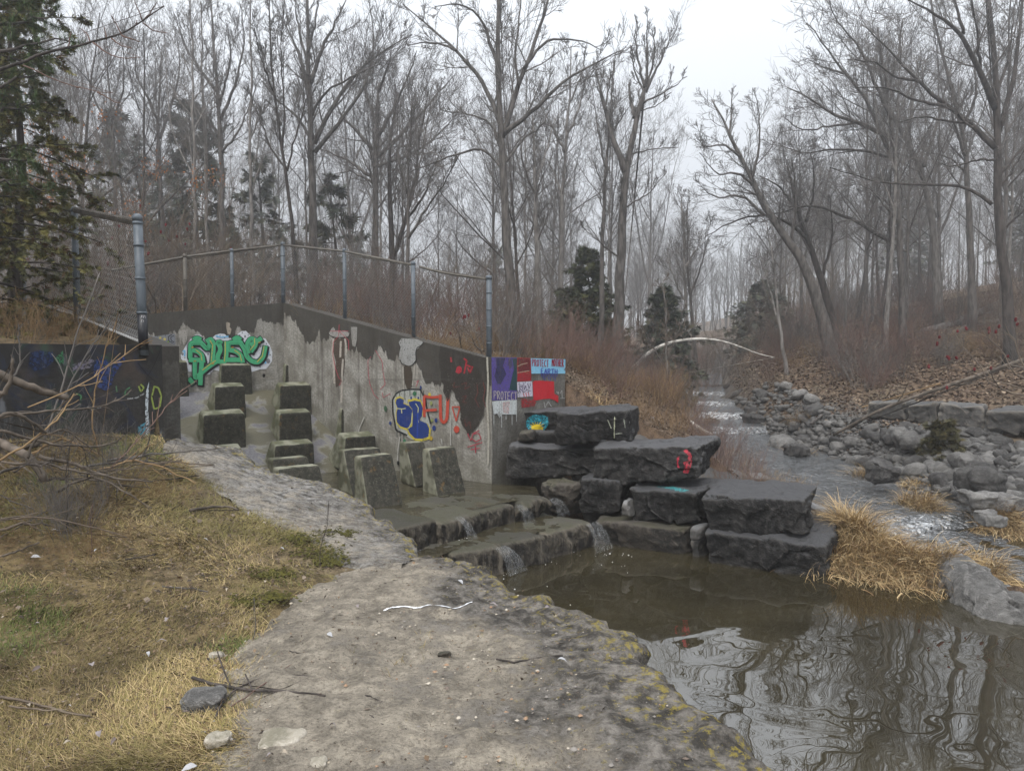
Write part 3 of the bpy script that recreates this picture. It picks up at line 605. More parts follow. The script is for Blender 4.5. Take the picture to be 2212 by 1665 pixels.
# chute floor
uu = np.linspace(-.4, 6.0, 90); oo = np.linspace(-.15, 3.2, 60); Xc = A[0] + .6 * oo[None] - .8 * uu[:, None]; Yc = A[1] - .8 * oo[None] - .6 * uu[:, None]
Zc = chute_z(Xc, Yc) + .008 * fbm(np.stack([Xc * 5, Yc * 5, 0 * Xc], -1), 6, 3)
wetc = np.clip(1 - np.abs(uu[:, None] - .25 - oo[None] * .14) / .55, 0, 1) * np.clip((oo[None] - .3) * 2, 0, 1)
tag(obj('chute_floor', mesh('chute_floor', np.stack([Xc, Yc, Zc], -1), grid_faces(90, 60)[:, ::-1], col=np.repeat(wetc.reshape(-1, 1), 3, 1)), MAT['chute_floor']), 'sloping concrete floor of the spillway chute', None, None, 'structure')
sheet('basin_floor', [(-8, 11), (-3.4, 6.6), (.6, 11), (-3, 14)], -.72, MAT['chute_floor'], 'concrete floor under the basin water')

BN = (0.6, -0.8, 0)
blocks = []
def block(label, o, tl, tr, hgt, upper, seed, depth=.2, ramp=.55):
    Q = A + np.array([.6, -.8]) * o
    a = onp(*tl, (*Q, 0), BN); b = onp(*tr, (*Q, 0), BN); zt = (a[2] + b[2]) / 2; a = a.copy(); b = b.copy(); a[2] = b[2] = zt
    up = np.array([-.6, .8, 0]); dn = -up; row = nrm(b - a); z0 = np.array([0, 0, 1.0]); sl = .07
    if upper:
        bot = [a - row * .03 - z0 * hgt, b + row * .03 - z0 * hgt, a + up * (depth + ramp) - row * sl - z0 * hgt, b + up * (depth + ramp) + row * sl - z0 * hgt]
        tp = [a, b, a + up * depth + z0 * .065, b + up * depth + z0 * .065]
    else:
        bot = [a + dn * ramp * .62 - row * .02 - z0 * hgt, b + dn * ramp * .62 + row * .02 - z0 * hgt, a + up * depth * 1.0 - z0 * hgt, b + up * depth - z0 * hgt]
        tp = [a, b, a + up * depth, b + up * depth]
    V, Fq = hexa(np.array(bot + tp), (26, 14, 20), 26, .007, 5, seed, .6)
    ob = obj('baffle_block', mesh('baffle_block', V, Fq, smooth=True), MAT['block_upper' if upper else 'block_lower'])
    tag(ob, label, 'baffle block', 'baffle blocks of the spillway'); blocks.append(ob); return ob
block('wide baffle block at the far left below the small palm painting', .12, (362, 783), (405, 783), .75, 1, 1)
block('narrow dark baffle block showing past the end of the graffiti wall', .80, (352, 834), (378, 834), .95, 1, 2)
block('baffle block just below the green mural, topmost of its column', .12, (478, 789), (543, 789), .62, 1, 3)
block('middle baffle block of the column under the green mural', .80, (464, 835), (529, 835), .75, 1, 4)
block('lowest large baffle block of the column under the green mural', 1.55, (439, 897), (529, 893), .95, 1, 5, .24)
block('half hidden baffle block behind the tip of the far ledge', 2.3, (478, 972), (522, 969), .5, 1, 6, .22, .3)
block('small dark baffle block set against the foot of the wall corner', .12, (617, 789), (645, 789), .55, 1, 7, .24)
block('second baffle block from the top in the centre column', .80, (605, 834), (671, 832), .75, 1, 8)
block('third baffle block from the top in the centre column', 1.55, (604, 895), (672, 889), .85, 1, 9, .24)
block('mossy green topped baffle block low in the centre column', 2.32, (594, 964), (678, 957), .7, 1, 10, .24)
block('small baffle block attached to the tall side wall', 1.65, (738, 885), (770, 882), .7, 1, 11, .3)
block('green mossy topped baffle block in the right column', 2.6, (746, 947), (811, 940), .55, 1, 12, .26)
block('long low tilted baffle block behind the frontmost one of the centre column', 4.35, (588, 994), (664, 986), .6, 0, 13)
block('frontmost tilted baffle block of the centre column, beside the ledge', 5.25, (600, 1014), (690, 1003), .7, 0, 14)
block('tilted baffle block behind the rust stained one', 4.1, (742, 973), (821, 967), .62, 0, 15)
block('rust stained tilted baffle block standing in the basin water', 5.15, (778, 989), (846, 980), .68, 0, 16, .2, .46)
block('short tilted baffle block close to the foot of the side wall', 4.2, (876, 958), (915, 954), .62, 0, 17)
block('tilted baffle block with red paint on its top edge', 4.95, (926, 972), (982, 966), .66, 0, 18, .2, .46)

# ---------------------------------------------------------------- stone blocks
UPV = np.array([0, 0, 1.0])
def armour(label, tl, tr, br, bl, Yl, Yr, thick, mat, seed, amp=.07, n=(46, 24, 26), k=16, name='armour_stone', cat='stone block', group=None, strat=.015, back=None):
    a, b, c, d = at(*bl, Yl), at(*br, Yr), at(*tr, Yr), at(*tl, Yl)
    if cat == 'boulder': amp = .2 * abs(d[2] - a[2])
    amp = min(amp, .105 * abs(d[2] - a[2])) if cat != 'boulder' else amp; hh_ = abs(d[2] - a[2])
    row = nrm((b - a) * [1, 1, 0]); bk = np.array([-row[1], row[0], 0]) if back is None else np.array(back); bk = bk * thick
    C = [a + bk * .05, b + bk * .05, a + bk, b + bk, d, c, d + bk * 1.02 + [0, 0, .02], c + bk * 1.02 + [0, 0, .02]]
    C = np.array(C); ctr = C.mean(0); C = ctr + (C - ctr) * 1.005; jr = np.random.default_rng(900 + seed)
    if cat != 'boulder': C = C + jr.normal(0, .075 * hh_, (8, 3)) * [1, 1, .7]; C = C - row * (np.sign((C - C.mean(0)) @ row) * .018)[:, None]
    V, Fq = hexa(C, (60, 28, 30) if n[0] == 44 else n, k, amp * 1.1, 2.6, seed, 1.25, strat, .35 if k > 8 else 0)
    o = obj(name, mesh(name, V, Fq, smooth=False), MAT[mat]); return tag(o, label, cat, group)
G = 'armour stones of the retaining wall'
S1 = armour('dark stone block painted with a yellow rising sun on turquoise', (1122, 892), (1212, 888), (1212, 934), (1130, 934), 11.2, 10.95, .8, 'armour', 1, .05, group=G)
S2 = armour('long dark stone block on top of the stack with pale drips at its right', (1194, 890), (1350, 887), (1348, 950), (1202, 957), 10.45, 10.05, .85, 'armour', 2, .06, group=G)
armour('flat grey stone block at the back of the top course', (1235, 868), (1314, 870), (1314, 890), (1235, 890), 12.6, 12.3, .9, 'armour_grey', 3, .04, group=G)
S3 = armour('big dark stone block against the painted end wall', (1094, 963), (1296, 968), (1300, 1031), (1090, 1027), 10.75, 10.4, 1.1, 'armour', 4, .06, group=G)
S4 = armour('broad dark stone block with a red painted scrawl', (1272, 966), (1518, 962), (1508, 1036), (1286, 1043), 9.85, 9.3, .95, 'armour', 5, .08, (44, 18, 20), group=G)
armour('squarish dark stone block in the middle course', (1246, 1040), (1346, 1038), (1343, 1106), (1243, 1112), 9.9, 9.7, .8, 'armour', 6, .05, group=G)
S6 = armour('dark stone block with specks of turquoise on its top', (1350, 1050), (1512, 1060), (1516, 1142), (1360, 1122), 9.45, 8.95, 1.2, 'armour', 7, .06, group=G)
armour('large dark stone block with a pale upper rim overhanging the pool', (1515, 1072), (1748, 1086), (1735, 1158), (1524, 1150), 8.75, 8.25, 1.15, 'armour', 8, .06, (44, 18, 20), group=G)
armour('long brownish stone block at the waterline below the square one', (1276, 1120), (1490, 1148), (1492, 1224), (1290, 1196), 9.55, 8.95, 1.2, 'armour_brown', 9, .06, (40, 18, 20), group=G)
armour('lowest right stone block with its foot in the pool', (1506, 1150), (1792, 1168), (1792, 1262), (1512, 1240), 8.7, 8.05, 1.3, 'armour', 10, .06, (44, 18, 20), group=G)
armour('rounded brown boulder where the basin spills past the wall', (1150, 1040), (1236, 1044), (1232, 1112), (1180, 1106), 10.45, 10.2, .8, 'armour_brown', 11, .06, k=5, strat=0, group=G)
armour('wedge shaped grey filler stone between two middle blocks', (1336, 1082), (1358, 1084), (1366, 1122), (1328, 1120), 9.35, 9.25, .4, 'armour_grey', 12, .05, (14, 10, 12), 4, strat=0, group=G)
armour('small pale filler stone between the two waterline blocks', (1486, 1140), (1514, 1142), (1512, 1168), (1488, 1166), 8.85, 8.75, .3, 'armour_grey', 13, .04, (12, 8, 10), 4, strat=0, group=G)
armour('dark filler rubble stone in the gap at the waterline', (1486, 1168), (1512, 1170), (1514, 1232), (1484, 1228), 8.95, 8.85, .4, 'bank_stone', 14, .05, (12, 8, 12), 5, strat=0, group=G)
armour('small brown stone wedged beneath the sun painting', (1112, 932), (1146, 932), (1150, 956), (1110, 958), 10.75, 10.65, .3, 'armour_brown', 15, .05, (12, 8, 10), 4, strat=0, group=G)
armour('thin dark slab under the stone with the sun painting', (1140, 933), (1210, 933), (1210, 962), (1140, 962), 10.95, 10.8, .8, 'armour', 16, .03, (16, 10, 8), strat=0, group=G)
core = Geo(); C3 = [at(1100, 1010, 11.0), at(1300, 1010, 10.7), at(1540, 1010, 10.2)]
# packed dark fill behind the stones
V, Fq = hexa([(1.2, 10.3, -1.4), (3.9, 8.9, -1.4), (2.2, 11.6, -1.4), (4.6, 10.3, -1.4), (.6, 10.9, -.12), (3.1, 9.9, -.5), (2.1, 12.2, .3), (4.3, 10.8, -.62)], (20, 14, 10), 8, .12, 2, 77, .5)
tag(obj('rubble_fill', mesh('rubble_fill', V, Fq), MAT['bank_stone']), 'earth and broken stone packed behind the retaining blocks', None, None, 'structure')
G = 'stones of the small cascade steps'
def step(label, t, z, drop, seed, depth=1.0, mat='step_stone', k=20, amp=.034, proud=0.0):
    a = onz(*t[0], z); b = onz(*t[1], z); up = np.array([*UPD, 0]) * depth; dz = np.array([0, 0, drop]); fw = -np.array([*UPD, 0])
    a = a + fw * .03; b = b + fw * .03; pz = np.array([0, 0, proud])
    C = np.array([a - dz + fw * .05, b - dz + fw * .05, a + up - dz, b + up - dz, a + pz, b + pz, a + up + pz, b + up + pz]); ctr = C.mean(0); C = ctr + (C - ctr) * [1.03, 1.03, 1.03]
    V, Fq = hexa(C, (34, 24, 22), k, amp * 1.2, 3.2, seed, 1.2, 0, .75)
    return tag(obj('step_stone', mesh('step_stone', V, Fq, smooth=False), MAT[mat]), label, 'step stone', G)
step('leftmost stone of the upper cascade step, next to the ledge', ((832, 1152), (945, 1127)), ZB, .75, 21, 1.0, proud=.03)
step('dark stone of the upper cascade step, second from the ledge', ((945, 1130), (1030, 1106)), ZB, .7, 22, 1.1)
step('long pale stone of the upper cascade step between two trickles', ((1022, 1106), (1108, 1088)), ZB, .7, 23, 1.1)
step('round dark stone sitting in the notch of the upper step', ((1118, 1086), (1176, 1076)), ZB, .7, 24, 1.0, k=5, amp=.08, proud=.02)
step('leftmost stone of the lower cascade step, with dark drip marks', ((968, 1196), (1078, 1180)), ZT, .8, 25, 1.2)
step('middle stone of the lower cascade step, facing the pool', ((1072, 1176), (1176, 1158)), ZT, .8, 26, 1.2)
step('right stone of the lower cascade step, beside the waterline block', ((1172, 1154), (1276, 1128)), ZT, .8, 27, 1.2)
# little falls
def fall(label, top, bot, ztop, zbot, wpx, seed):
    g = []; n = 14; m = 7; a = onz(*top, ztop + .02); b = onz(*bot, zbot + .015); fwd = -np.array([*UPD, 0])
    uv = []
    for i in range(n):
        t = i / (n - 1); c = a * (1 - t) + b * t; c = c + fwd * (.10 * math.sin(min(t * 2.2, math.pi / 2)) * 1.0 + .03); c[2] = ztop + .02 - (ztop - zbot + .01) * (t ** 1.5)
        for j in range(m):
            u = (j / (m - 1) - .5) * wpx * (.9 + .8 * t); g.append(c + np.array([*ED, 0]) * u + fwd * .02 * random.random()); uv.append((u * 4 + seed, t))
    o = obj('waterfall', mesh('waterfall', g, grid_faces(n, m), uv=np.array(uv)), MAT['falling_water']); return tag(o, label, 'small waterfall')
fall('thin trickle spilling over the left half of the upper step', (982, 1116), (1003, 1160), ZB, ZT, .10, 1)
fall('trickle through the notch left of the round dark stone', (1112, 1090), (1126, 1128), ZB, ZT, .14, 2)
fall('splashing trickle beside the brown boulder', (1186, 1076), (1200, 1112), ZB, ZT, .18, 3)
fall('sheet of water between the two left stones of the lower step', (1072, 1180), (1098, 1232), ZT, ZP, .20, 4)
fall('spray of water where the lower step meets the waterline block', (1270, 1128), (1284, 1186), ZT, ZP, .26, 5)
fall('short trickle at the hidden left end of the steps', (890, 1188), (905, 1208), ZT, ZP + .1, .16, 6)
fo = Geo()
for (x, y, n, sp) in ((1100, 1236, 26, 26), (1290, 1192, 40, 36), (1185, 1212, 14, 20), (1130, 1262, 14, 34), (1330, 1200, 18, 40), (1185, 1300, 10, 50), (1003, 1162, 12, 10)):
    for _ in range(n // 3):
        q = onz(x + random.gauss(0, sp), y + abs(random.gauss(0, sp * .35)), ZP if y > 1180 else ZT + .02); r = random.uniform(.003, .008) * (1.5 if random.random() < .2 else 1)
        aa = np.linspace(0, 2 * math.pi, 7)[:-1]; fo.add(np.concatenate([q + np.stack([r * np.cos(aa), r * np.sin(aa), 0 * aa + .004], 1), [q + [0, 0, .004 + r * .5]]]), [[i, (i + 1) % 6, 6] for i in range(6)])
tag(obj('foam', fo.me('foam'), MAT['foam']), 'white bubbles drifting on the pool', None, None, 'stuff')

# right bank: row of big blocks
G = 'block stones along the far right bank'
for i, (l, tl, tr, br, bl, y0, y1) in enumerate((
    ('leftmost weathered stone block of the row on the right bank', (1869, 868), (1953, 870), (1953, 909), (1870, 903), 15.3, 14.8),
    ('stone block second from the left in the right bank row', (1952, 872), (2027, 873), (2027, 920), (1952, 914), 14.7, 14.3),
    ('longest stone block of the right bank row, streaked brown', (2026, 872), (2126, 878), (2130, 928), (2026, 922), 14.2, 13.7),
    ('stone block at the right frame edge of the right bank row', (2122, 880), (2260, 884), (2262, 946), (2122, 932), 13.7, 12.9))):
    armour(l, tl, tr, br, bl, y0, y1, 1.0, 'bank_stone', 40 + i, .05, (26, 14, 14), group=G, cat='stone block')
# hero boulders
def boulder(label, pts_box, Y, thick, mat, seed, amp=.12, k=3.4, name='boulder', group=None):
    (x0, y0, x1, y1) = pts_box
    return armour(label, (x0, y0), (x1, y0 + .1 * (y1 - y0)), (x1, y1), (x0, y1), Y, Y, thick, mat, seed, amp, (20, 14, 14), k, name, 'boulder', group, strat=0)
def long_boulder(label, q, seed, mat):
    C = [onz(*q[0], ZP - .15), onz(*q[1], ZP - .15), onz(*q[2], ZP - .15), onz(*q[3], ZP - .15)]; t = [at(*p, y) for p, y in q[4:]]
    V, Fq = hexa([C[0], C[1], C[2], C[3], *t], (40, 18, 16), 5, .075, 2.4, seed, .9); return tag(obj('boulder', mesh('boulder', V, Fq), MAT[mat]), label, 'boulder')
rb = [np.array(v) for v in ((4.62, 8.15, -1.25), (4.45, 6.75, -1.25), (5.15, 8.2, -1.25), (5.25, 6.5, -1.25), (4.72, 8.05, -.72), (4.6, 6.75, -.98), (5.0, 8.05, -.70), (5.15, 6.5, -.97))]
V, Fq = hexa(rb, (70, 26, 22), 4.2, .075, 3.2, 61, 1.2); tag(obj('boulder', mesh('boulder', V, Fq, smooth=False), MAT['grey_stone']), 'long grey log-shaped boulder lying in the pool edge at the right', 'boulder')
boulder('small pale boulder in the water beside the long one', (2040, 1266, 2098, 1312), 7.55, .35, 'grey_stone', 62, .05)
G = None
boulder('slanting dark boulder at the stream edge behind the tussocks', (1902, 1002, 1956, 1046), 11.6, .6, 'rubble_dark', 63)
boulder('smooth grey boulder at the right frame edge above the tussock', (2112, 1066, 2230, 1118), 10.0, .7, 'rubble', 64)
boulder('round dark boulder half way up the rubble at right', (2112, 1022, 2174, 1068), 10.8, .6, 'rubble_dark', 65)
boulder('flat pale slab leaning in the rubble slope', (2080, 985, 2142, 1028), 11.9, .5, 'rubble', 66, .06)
boulder('pointed boulder on the upper rubble below the block row', (1950, 940, 1998, 976), 13.2, .5, 'rubble', 67)
boulder('pale broad boulder left of the small cedar seedling', (1936, 926, 1984, 956), 13.8, .5, 'rubble', 68)
boulder('boulder pair member at the bottom right of the rubble', (2128, 1108, 2190, 1150), 9.3, .4, 'rubble', 69)
boulder('low boulder at the creek side by the small tussock', (1708, 960, 1762, 992), 15.2, .6, 'rubble_dark', 70)
boulder('dark boulder at the creek side, left of the low one', (1678, 950, 1722, 978), 16.5, .6, 'rubble', 71)
boulder('grey boulder on the bank above the creek bend', (1612, 896, 1660, 920), 19.5, .7, 'rubble_dark', 72)
boulder('dark boulder standing in the middle of the upper falls', (1528, 906, 1556, 922), 19.8, .4, 'rubble_dark', 73)
boulder('dark rock on the left side of the upper falls', (1486, 866, 1510, 884), 22.5, .6, 'rubble_dark', 74)
boulder('flat grey slab on the far shore of the wall brush', (1372, 905, 1420, 935), 12.4, .6, 'armour_grey', 75, .05)
boulder('flat pale rock near the riffle behind the overhanging block', (1626, 1030, 1668, 1048), 11.6, .5, 'armour_grey', 76, .05)
boulder('pale slab beside the tussock and overhanging block', (1744, 1098, 1792, 1126), 9.3, .5, 'armour_grey', 77, .05)

# rubble on the right bank: single stones, copies of a few shapes
shapes = []
for i in range(10):
    r = np.random.default_rng(100 + i); C = np.array([[x, y, z] for z in (-1, 1) for y in (-1, 1) for x in (-1, 1)], float) * [1, .75, .55] * r.uniform(.7, 1.1, (8, 3))
    V, Fq = hexa(C, (7, 6, 5), 4, .16, 1.0, 200 + i, .9); shapes.append((V, Fq))
rub = [mesh('rubble_stone', V, Fq, smooth=False) for i, (V, Fq) in enumerate(shapes)]
for i, m_ in enumerate(rub): m_.materials.append(MAT['rubble'] if i % 3 else MAT['rubble_dark'])
r = np.random.default_rng(5); cand = []
while len(cand) < 6000:
    x, y = r.uniform(5.8, 12), r.uniform(7.5, 22)
    if x > .72 * y + .3: continue
    d, t = segdist(np.array([x]), np.array([y]), STREAM); d = float(d[0])
    if t[0] < 3: lim = 3.6
    else: lim = 3.8 if y < 14.5 else 2.0
    if d < .8 or d > lim or (y > 14.6 and x > 7.6): continue
    s = r.choice([.05, .07, .10, .15, .22], p=[.50, .30, .145, .045, .01]) * r.uniform(.8, 1.25); cand.append((s / y, x, y, s))
for _ in range(260):
    k = r.uniform(4, 14); i = int(k); f = k - i; c = SA[i] * (1 - f) + SA[i + 1] * f; sg = r.choice([-1, 1]); x = c[0] + sg * (c[3] + r.uniform(-.1, .7)); y = c[1] + r.normal(0, .2)
    s = r.uniform(.06, .2); cand.append((s / y * .9, x, y, s))
cand.sort(reverse=True)
rest = Geo()
zs = height(np.array([c[1] for c in cand]), np.array([c[2] for c in cand]))
for i, (q, x, y, s) in enumerate(cand):
    rz = r.uniform(0, 6.28); tilt = r.normal(0, .35)
    if i < 290:
        o = bpy.data.objects.new('rubble_stone', rub[int(r.integers(10))]); COL.objects.link(o); o.location = (x, y, zs[i] + s * .18); o.rotation_euler = (tilt, r.normal(0, .3), rz); o.scale = (s, s, s * r.uniform(.7, 1.2))
        tag(o, 'broken grey rubble stone on the right creek bank', 'rubble stone', 'rubble stones on the creek bank')
    elif i < 3300:
        V, Fq = shapes[int(r.integers(10))] if 0 else (None, None)
        aa = np.array([[1, 0, 0], [-1, 0, 0], [0, .8, 0], [0, -.8, 0], [0, 0, .6], [0, 0, -.6], [.6, .5, .35], [-.6, .5, .3], [.5, -.55, .35], [-.55, -.5, .4]]) * r.uniform(.7, 1.2, (10, 3))
        c_, s_ = math.cos(rz), math.sin(rz); aa = aa @ np.array([[c_, s_, 0], [-s_, c_, 0], [0, 0, 1]]) * s
        rest.add(aa + [x, y, zs[i] + s * .2], [[0, 2, 6], [6, 2, 4], [6, 4, 0], [2, 1, 7], [7, 1, 4], [7, 4, 2], [1, 3, 9], [9, 3, 4], [9, 4, 1], [3, 0, 8], [8, 0, 4], [8, 4, 3], [0, 5, 2], [2, 5, 1], [1, 5, 3], [3, 5, 0]])
tag(obj('gravel', rest.me('gravel', False), MAT['rubble']), 'grey gravel and small stones covering the right bank', None, None, 'stuff')

# ---------------------------------------------------------------- near ledge slabs
def loft(name, label, E, I, edge_drop, seed, nu=170, nv=70, gray=0.0):
    E = resample(E, nu); I = resample(I, nu); rr = np.random.default_rng(seed)
    ex = np.stack([np.gradient(E[:, 1]), -np.gradient(E[:, 0])], 1)
    od = nrm(E[:, :2] - I[:, :2]); ex = nrm(ex); sg = np.sign((ex * od).sum(1)); sg = np.median(sg); ex *= sg; I = I.copy(); I[:, :2] += od * (.16 * fbm(np.stack([I[:, 0] * 3, I[:, 1] * 3, 0 * I[:, 0]], 1), seed + 30, 4))[:, None]
    for _ in range(6): ex[1:-1] = nrm(ex[:-2] + ex[1:-1] + ex[2:])
    jag = 0.10 * fbm(np.stack([E[:, 0] * 3.2, E[:, 1] * 3.2, 0 * E[:, 0]], 1), seed, 4); E = E.copy(); E[:, :2] += ex * jag[:, None]
    rows = []; ecol = []; v = np.linspace(0, 1, nv) ** .8
    for t in v:
        xy = I[:, :2] * (1 - t) + E[:, :2] * t; rows.append(np.column_stack([xy, near(xy[:, 0], xy[:, 1])])); ecol.append(np.full(nu, t ** 3 if t < 1 else 1))
    z0 = near(E[:, 0], E[:, 1])
    for k, (o, dz) in enumerate(((.03, -.02), (.06, -.07), (.05, -.15), (.07, -.25), (.03, -.4), (.05, -.55), (.0, -.8), (.02, -1.1), (0, -edge_drop))):
        rows.append(np.column_stack([E[:, :2] + ex * o, z0 + dz])); ecol.append(np.full(nu, 1.0))
    R = np.array(rows); n = len(rows)
    d = .035 * fbm(R * 1.7, seed, 4) + .036 * ridge(R * 3.5, seed + 2, 3) * np.clip(np.array(ecol), .25, 1) + .026 * fbm(R * 9, seed + 4, 4)
    lift = np.clip(np.minimum(np.arange(n) / 10, 1), 0, 1)[:, None] * 0.055 - .05
    R[:nv, :, 2] += (d + lift + np.where(np.arange(n)[:, None] < 8, .0, .0))[:nv]; R[nv:, :, :2] += d[nv:, :, None] * ex[None] * 1.6; R[nv:, :, 2] += (d[nv - 1] + lift[nv - 1])[None]
    ec = np.array(ecol); C = np.zeros((n, nu, 3)); C[..., 0] = ec; far = np.linspace(0, 1, nu)[None]; C[..., 1] = gray * np.clip(.35 + far * 0 + fbm(R * .9, seed + 8, 3) * 1.2 + (R[..., 1] - 5.4) * .28, 0, 1)
    f = grid_faces(n, nu); a = R[f[0]] if 0 else None
    o = obj(name, mesh(name, R, f if sg > 0 else f[:, ::-1], col=C.reshape(-1, 3)), MAT['ledge']); return tag(o, label, 'stone ledge')
slab_near = loft('stone_ledge', 'broad dirt covered stone ledge in front, edge speckled with yellow lichen', NE, NI, 1.9, 3)
slab_far = loft('stone_ledge', 'grey rough stone ledge beyond, running along the basin to the graffiti wall', FE, FI, 1.9, 4, 150, 46, gray=1.0)
bpy.context.view_layer.update()
for sl in (slab_near, slab_far):      # faces up
    me = sl.data; s_ = sum(p.normal.z * p.area for p in list(me.polygons)[:4000])
    if s_ < 0: me.flip_normals()
# ---------------------------------------------------------------- paint on the concrete (flat print, a few mm proud)
class Paint:
    """flat painted shapes on a wall plane; points are traced, then laid on the wall itself"""
    def __init__(s, parent, P, n, tr, base=0.006):
        s.p = parent; s.P = np.array([P[0], P[1], 0.0]); s.n = np.array(n, float); s.tr = tr; s.k = 0; s.base = base
    def pt(s, x, y):
        X, Y = s.tr(x, y); return onp(X, Y, s.P, s.n) + s.n * (s.base + s.k * .0004)
    def poly(s, pts, c, wear=.25, name='graffiti_fill', jit=0):
        s.k += 1; q = [s.pt(x + random.gauss(0, jit), y + random.gauss(0, jit)) for x, y in pts]
        u = nrm(np.cross([0, 0, 1], s.n)); t = tessellate_polygon([[Vector((np.dot(p, u), p[2], 0)) for p in q]])
        f = np.array(t); V = np.array(q); nn = np.cross(V[f[0][1]] - V[f[0][0]], V[f[0][2]] - V[f[0][0]])
        if np.dot(nn, s.n) < 0: f = f[:, ::-1]
        return obj(name, mesh(name, V, f, smooth=False), paint(c, wear), s.p)
    def ell(s, x, y, rx, ry, c, wear=.25, name='graffiti_dot', n=12):
        return s.poly([(x + rx * math.cos(a), y + ry * math.sin(a)) for a in np.linspace(0, 2 * math.pi, n, endpoint=False)], c, wear, name)
    def strokes(s, lines, w, c, wear=.2, name='graffiti_line', rs=True, off=(0, 0)):
        Vs = []; Fs = []; o = 0
        for l in lines:
            s.k += .35; l = np.array(l, float) + off; K = max(2, int(np.linalg.norm(np.diff(l, axis=0), axis=1).sum() / max(w * .5, 2.0)) + len(l)) if rs else len(l)
            q = resample(l, min(K, 60)) if rs else l
            t = nrm(np.gradient(q, axis=0)); nn = np.stack([-t[:, 1], t[:, 0]], 1) * w / 2; q = q.copy(); q[0] -= t[0] * w * .3; q[-1] += t[-1] * w * .3
            row = [[s.pt(*(a + b)), s.pt(*(a - b))] for a, b in zip(q, nn)]; V = np.array(row); Vs.append(V.reshape(-1, 3)); f = grid_faces(len(q), 2, o)
            g = f[len(f) // 2] - o; v = Vs[-1]; m = np.cross(v[g[1]] - v[g[0]], v[g[2]] - v[g[0]])
            if np.dot(m, s.n) < 0: f = f[:, ::-1]
            Fs.append(f); o += len(q) * 2
        return obj(name, mesh(name, np.concatenate(Vs), np.concatenate(Fs), smooth=False), paint(c, wear), s.p)
GRN, DGRN, BLK, WHT, GRY, YEL = (.055, .36, .17), (.03, .22, .10), (.008, .009, .012), (.62, .64, .68), (.19, .19, .21), (.55, .40, .06)
g = Paint(wall_m, A, MN, lambda x, y: (294.8 + x * .2, 506.7 + y * .2))
g.poly([(475, 1300), (530, 1200), (600, 1105), (640, 1078), (690, 1085), (735, 1132), (800, 1130), (850, 1085), (900, 1070), (950, 1075), (1000, 1120), (1045, 1110), (1130, 1045), (1180, 1040), (1230, 1092), (1300, 1112), (1390, 1122), (1440, 1200), (1465, 1270), (1460, 1370), (1400, 1450), (1330, 1455), (1250, 1482), (1000, 1500), (830, 1460), (790, 1510), (740, 1515), (700, 1490), (560, 1480), (540, 1400), (480, 1340)], WHT, .12, 'mural_background')
for x, y, r_ in ((495, 1290, 16), (520, 1330, 8), (870, 1100, 14), (900, 1090, 8), (950, 1110, 12), (1110, 1090, 12), (1140, 1060, 9), (1170, 1100, 14), (1205, 1085, 8), (1335, 1200, 17), (1370, 1160, 10), (1390, 1215, 12), (1415, 1260, 9), (1420, 1365, 26), (1440, 1300, 9), (1375, 1320, 12), (1400, 1180, 8), (1340, 1150, 9), (640, 1410, 18), (770, 1465, 16), (740, 1430, 9), (800, 1490, 9), (1330, 1425, 10), (770, 1190, 12), (770, 1290, 11), (1050, 1330, 12), (1270, 1290, 10)):
    g.ell(x, y, r_ * .8, r_, GRY, .1, 'mural_dot')
g.strokes([[(855, 1095), (915, 1110), (985, 1100)], [(1410, 1220), (1425, 1275), (1395, 1330)], [(500, 1260), (520, 1250), (515, 1310)], [(790, 1425), (870, 1420)], [(1380, 1340), (1390, 1390)]], 16, (.18, .45, .70), .3, 'mural_blue_accent')
L_ = [[(672, 1168), (580, 1168), (575, 1245), (650, 1255), (705, 1300), (715, 1370)], [(575, 1352), (700, 1355)], [(580, 1200), (575, 1320)], [(630, 1355), (625, 1440), (628, 1560), (720, 1470), (810, 1400), (860, 1370)], [(700, 1380), (690, 1500), (685, 1610)], [(570, 1560), (600, 1600)],
      [(690, 1165), (765, 1245), (800, 1150), (830, 1200), (815, 1370)], [(830, 1185), (800, 1120), (760, 1150)], [(905, 1170), (880, 1145), (865, 1175), (895, 1195), (905, 1250), (870, 1310), (872, 1372), (955, 1375), (965, 1290), (965, 1165)],
      [(1105, 1165), (985, 1165), (985, 1245), (1065, 1255), (1125, 1300), (1140, 1370)], [(990, 1352), (1100, 1352)], [(1118, 1165), (1165, 1240), (1180, 1310), (1240, 1370), (1310, 1382), (1365, 1320), (1385, 1215)], [(1215, 1265), (1185, 1190), (1225, 1118), (1280, 1130), (1285, 1190), (1235, 1255)], [(1235, 1190), (1300, 1150), (1335, 1125)], [(1050, 1130), (1080, 1105), (1110, 1130)], [(620, 1130), (650, 1110), (680, 1130)]]
g.strokes(L_, 74, BLK, .05, 'mural_outline', off=(9, 12)); g.strokes(L_, 66, BLK, .05, 'mural_outline'); g.strokes(L_, 48, GRN, .08, 'mural_letter')
g.strokes([[(x + 14, y + 10) for x, y in l[:3]] for l in L_ if len(l) > 3], 7, DGRN, .1, 'mural_shade'); g.strokes([[(x - 12, y - 8) for x, y in l[-3:]] for l in L_ if len(l) > 3], 8, YEL, .3, 'mural_gold_accent')
for x, y in ((600, 1218), (1030, 1218), (625, 1365), (820, 1392), (1320, 1165)): g.poly([(x - 16, y + 6), (x - 6, y - 6), (x + 18, y - 6), (x + 8, y + 6)], (.42, .24, .03), .1, 'mural_gold_accent')
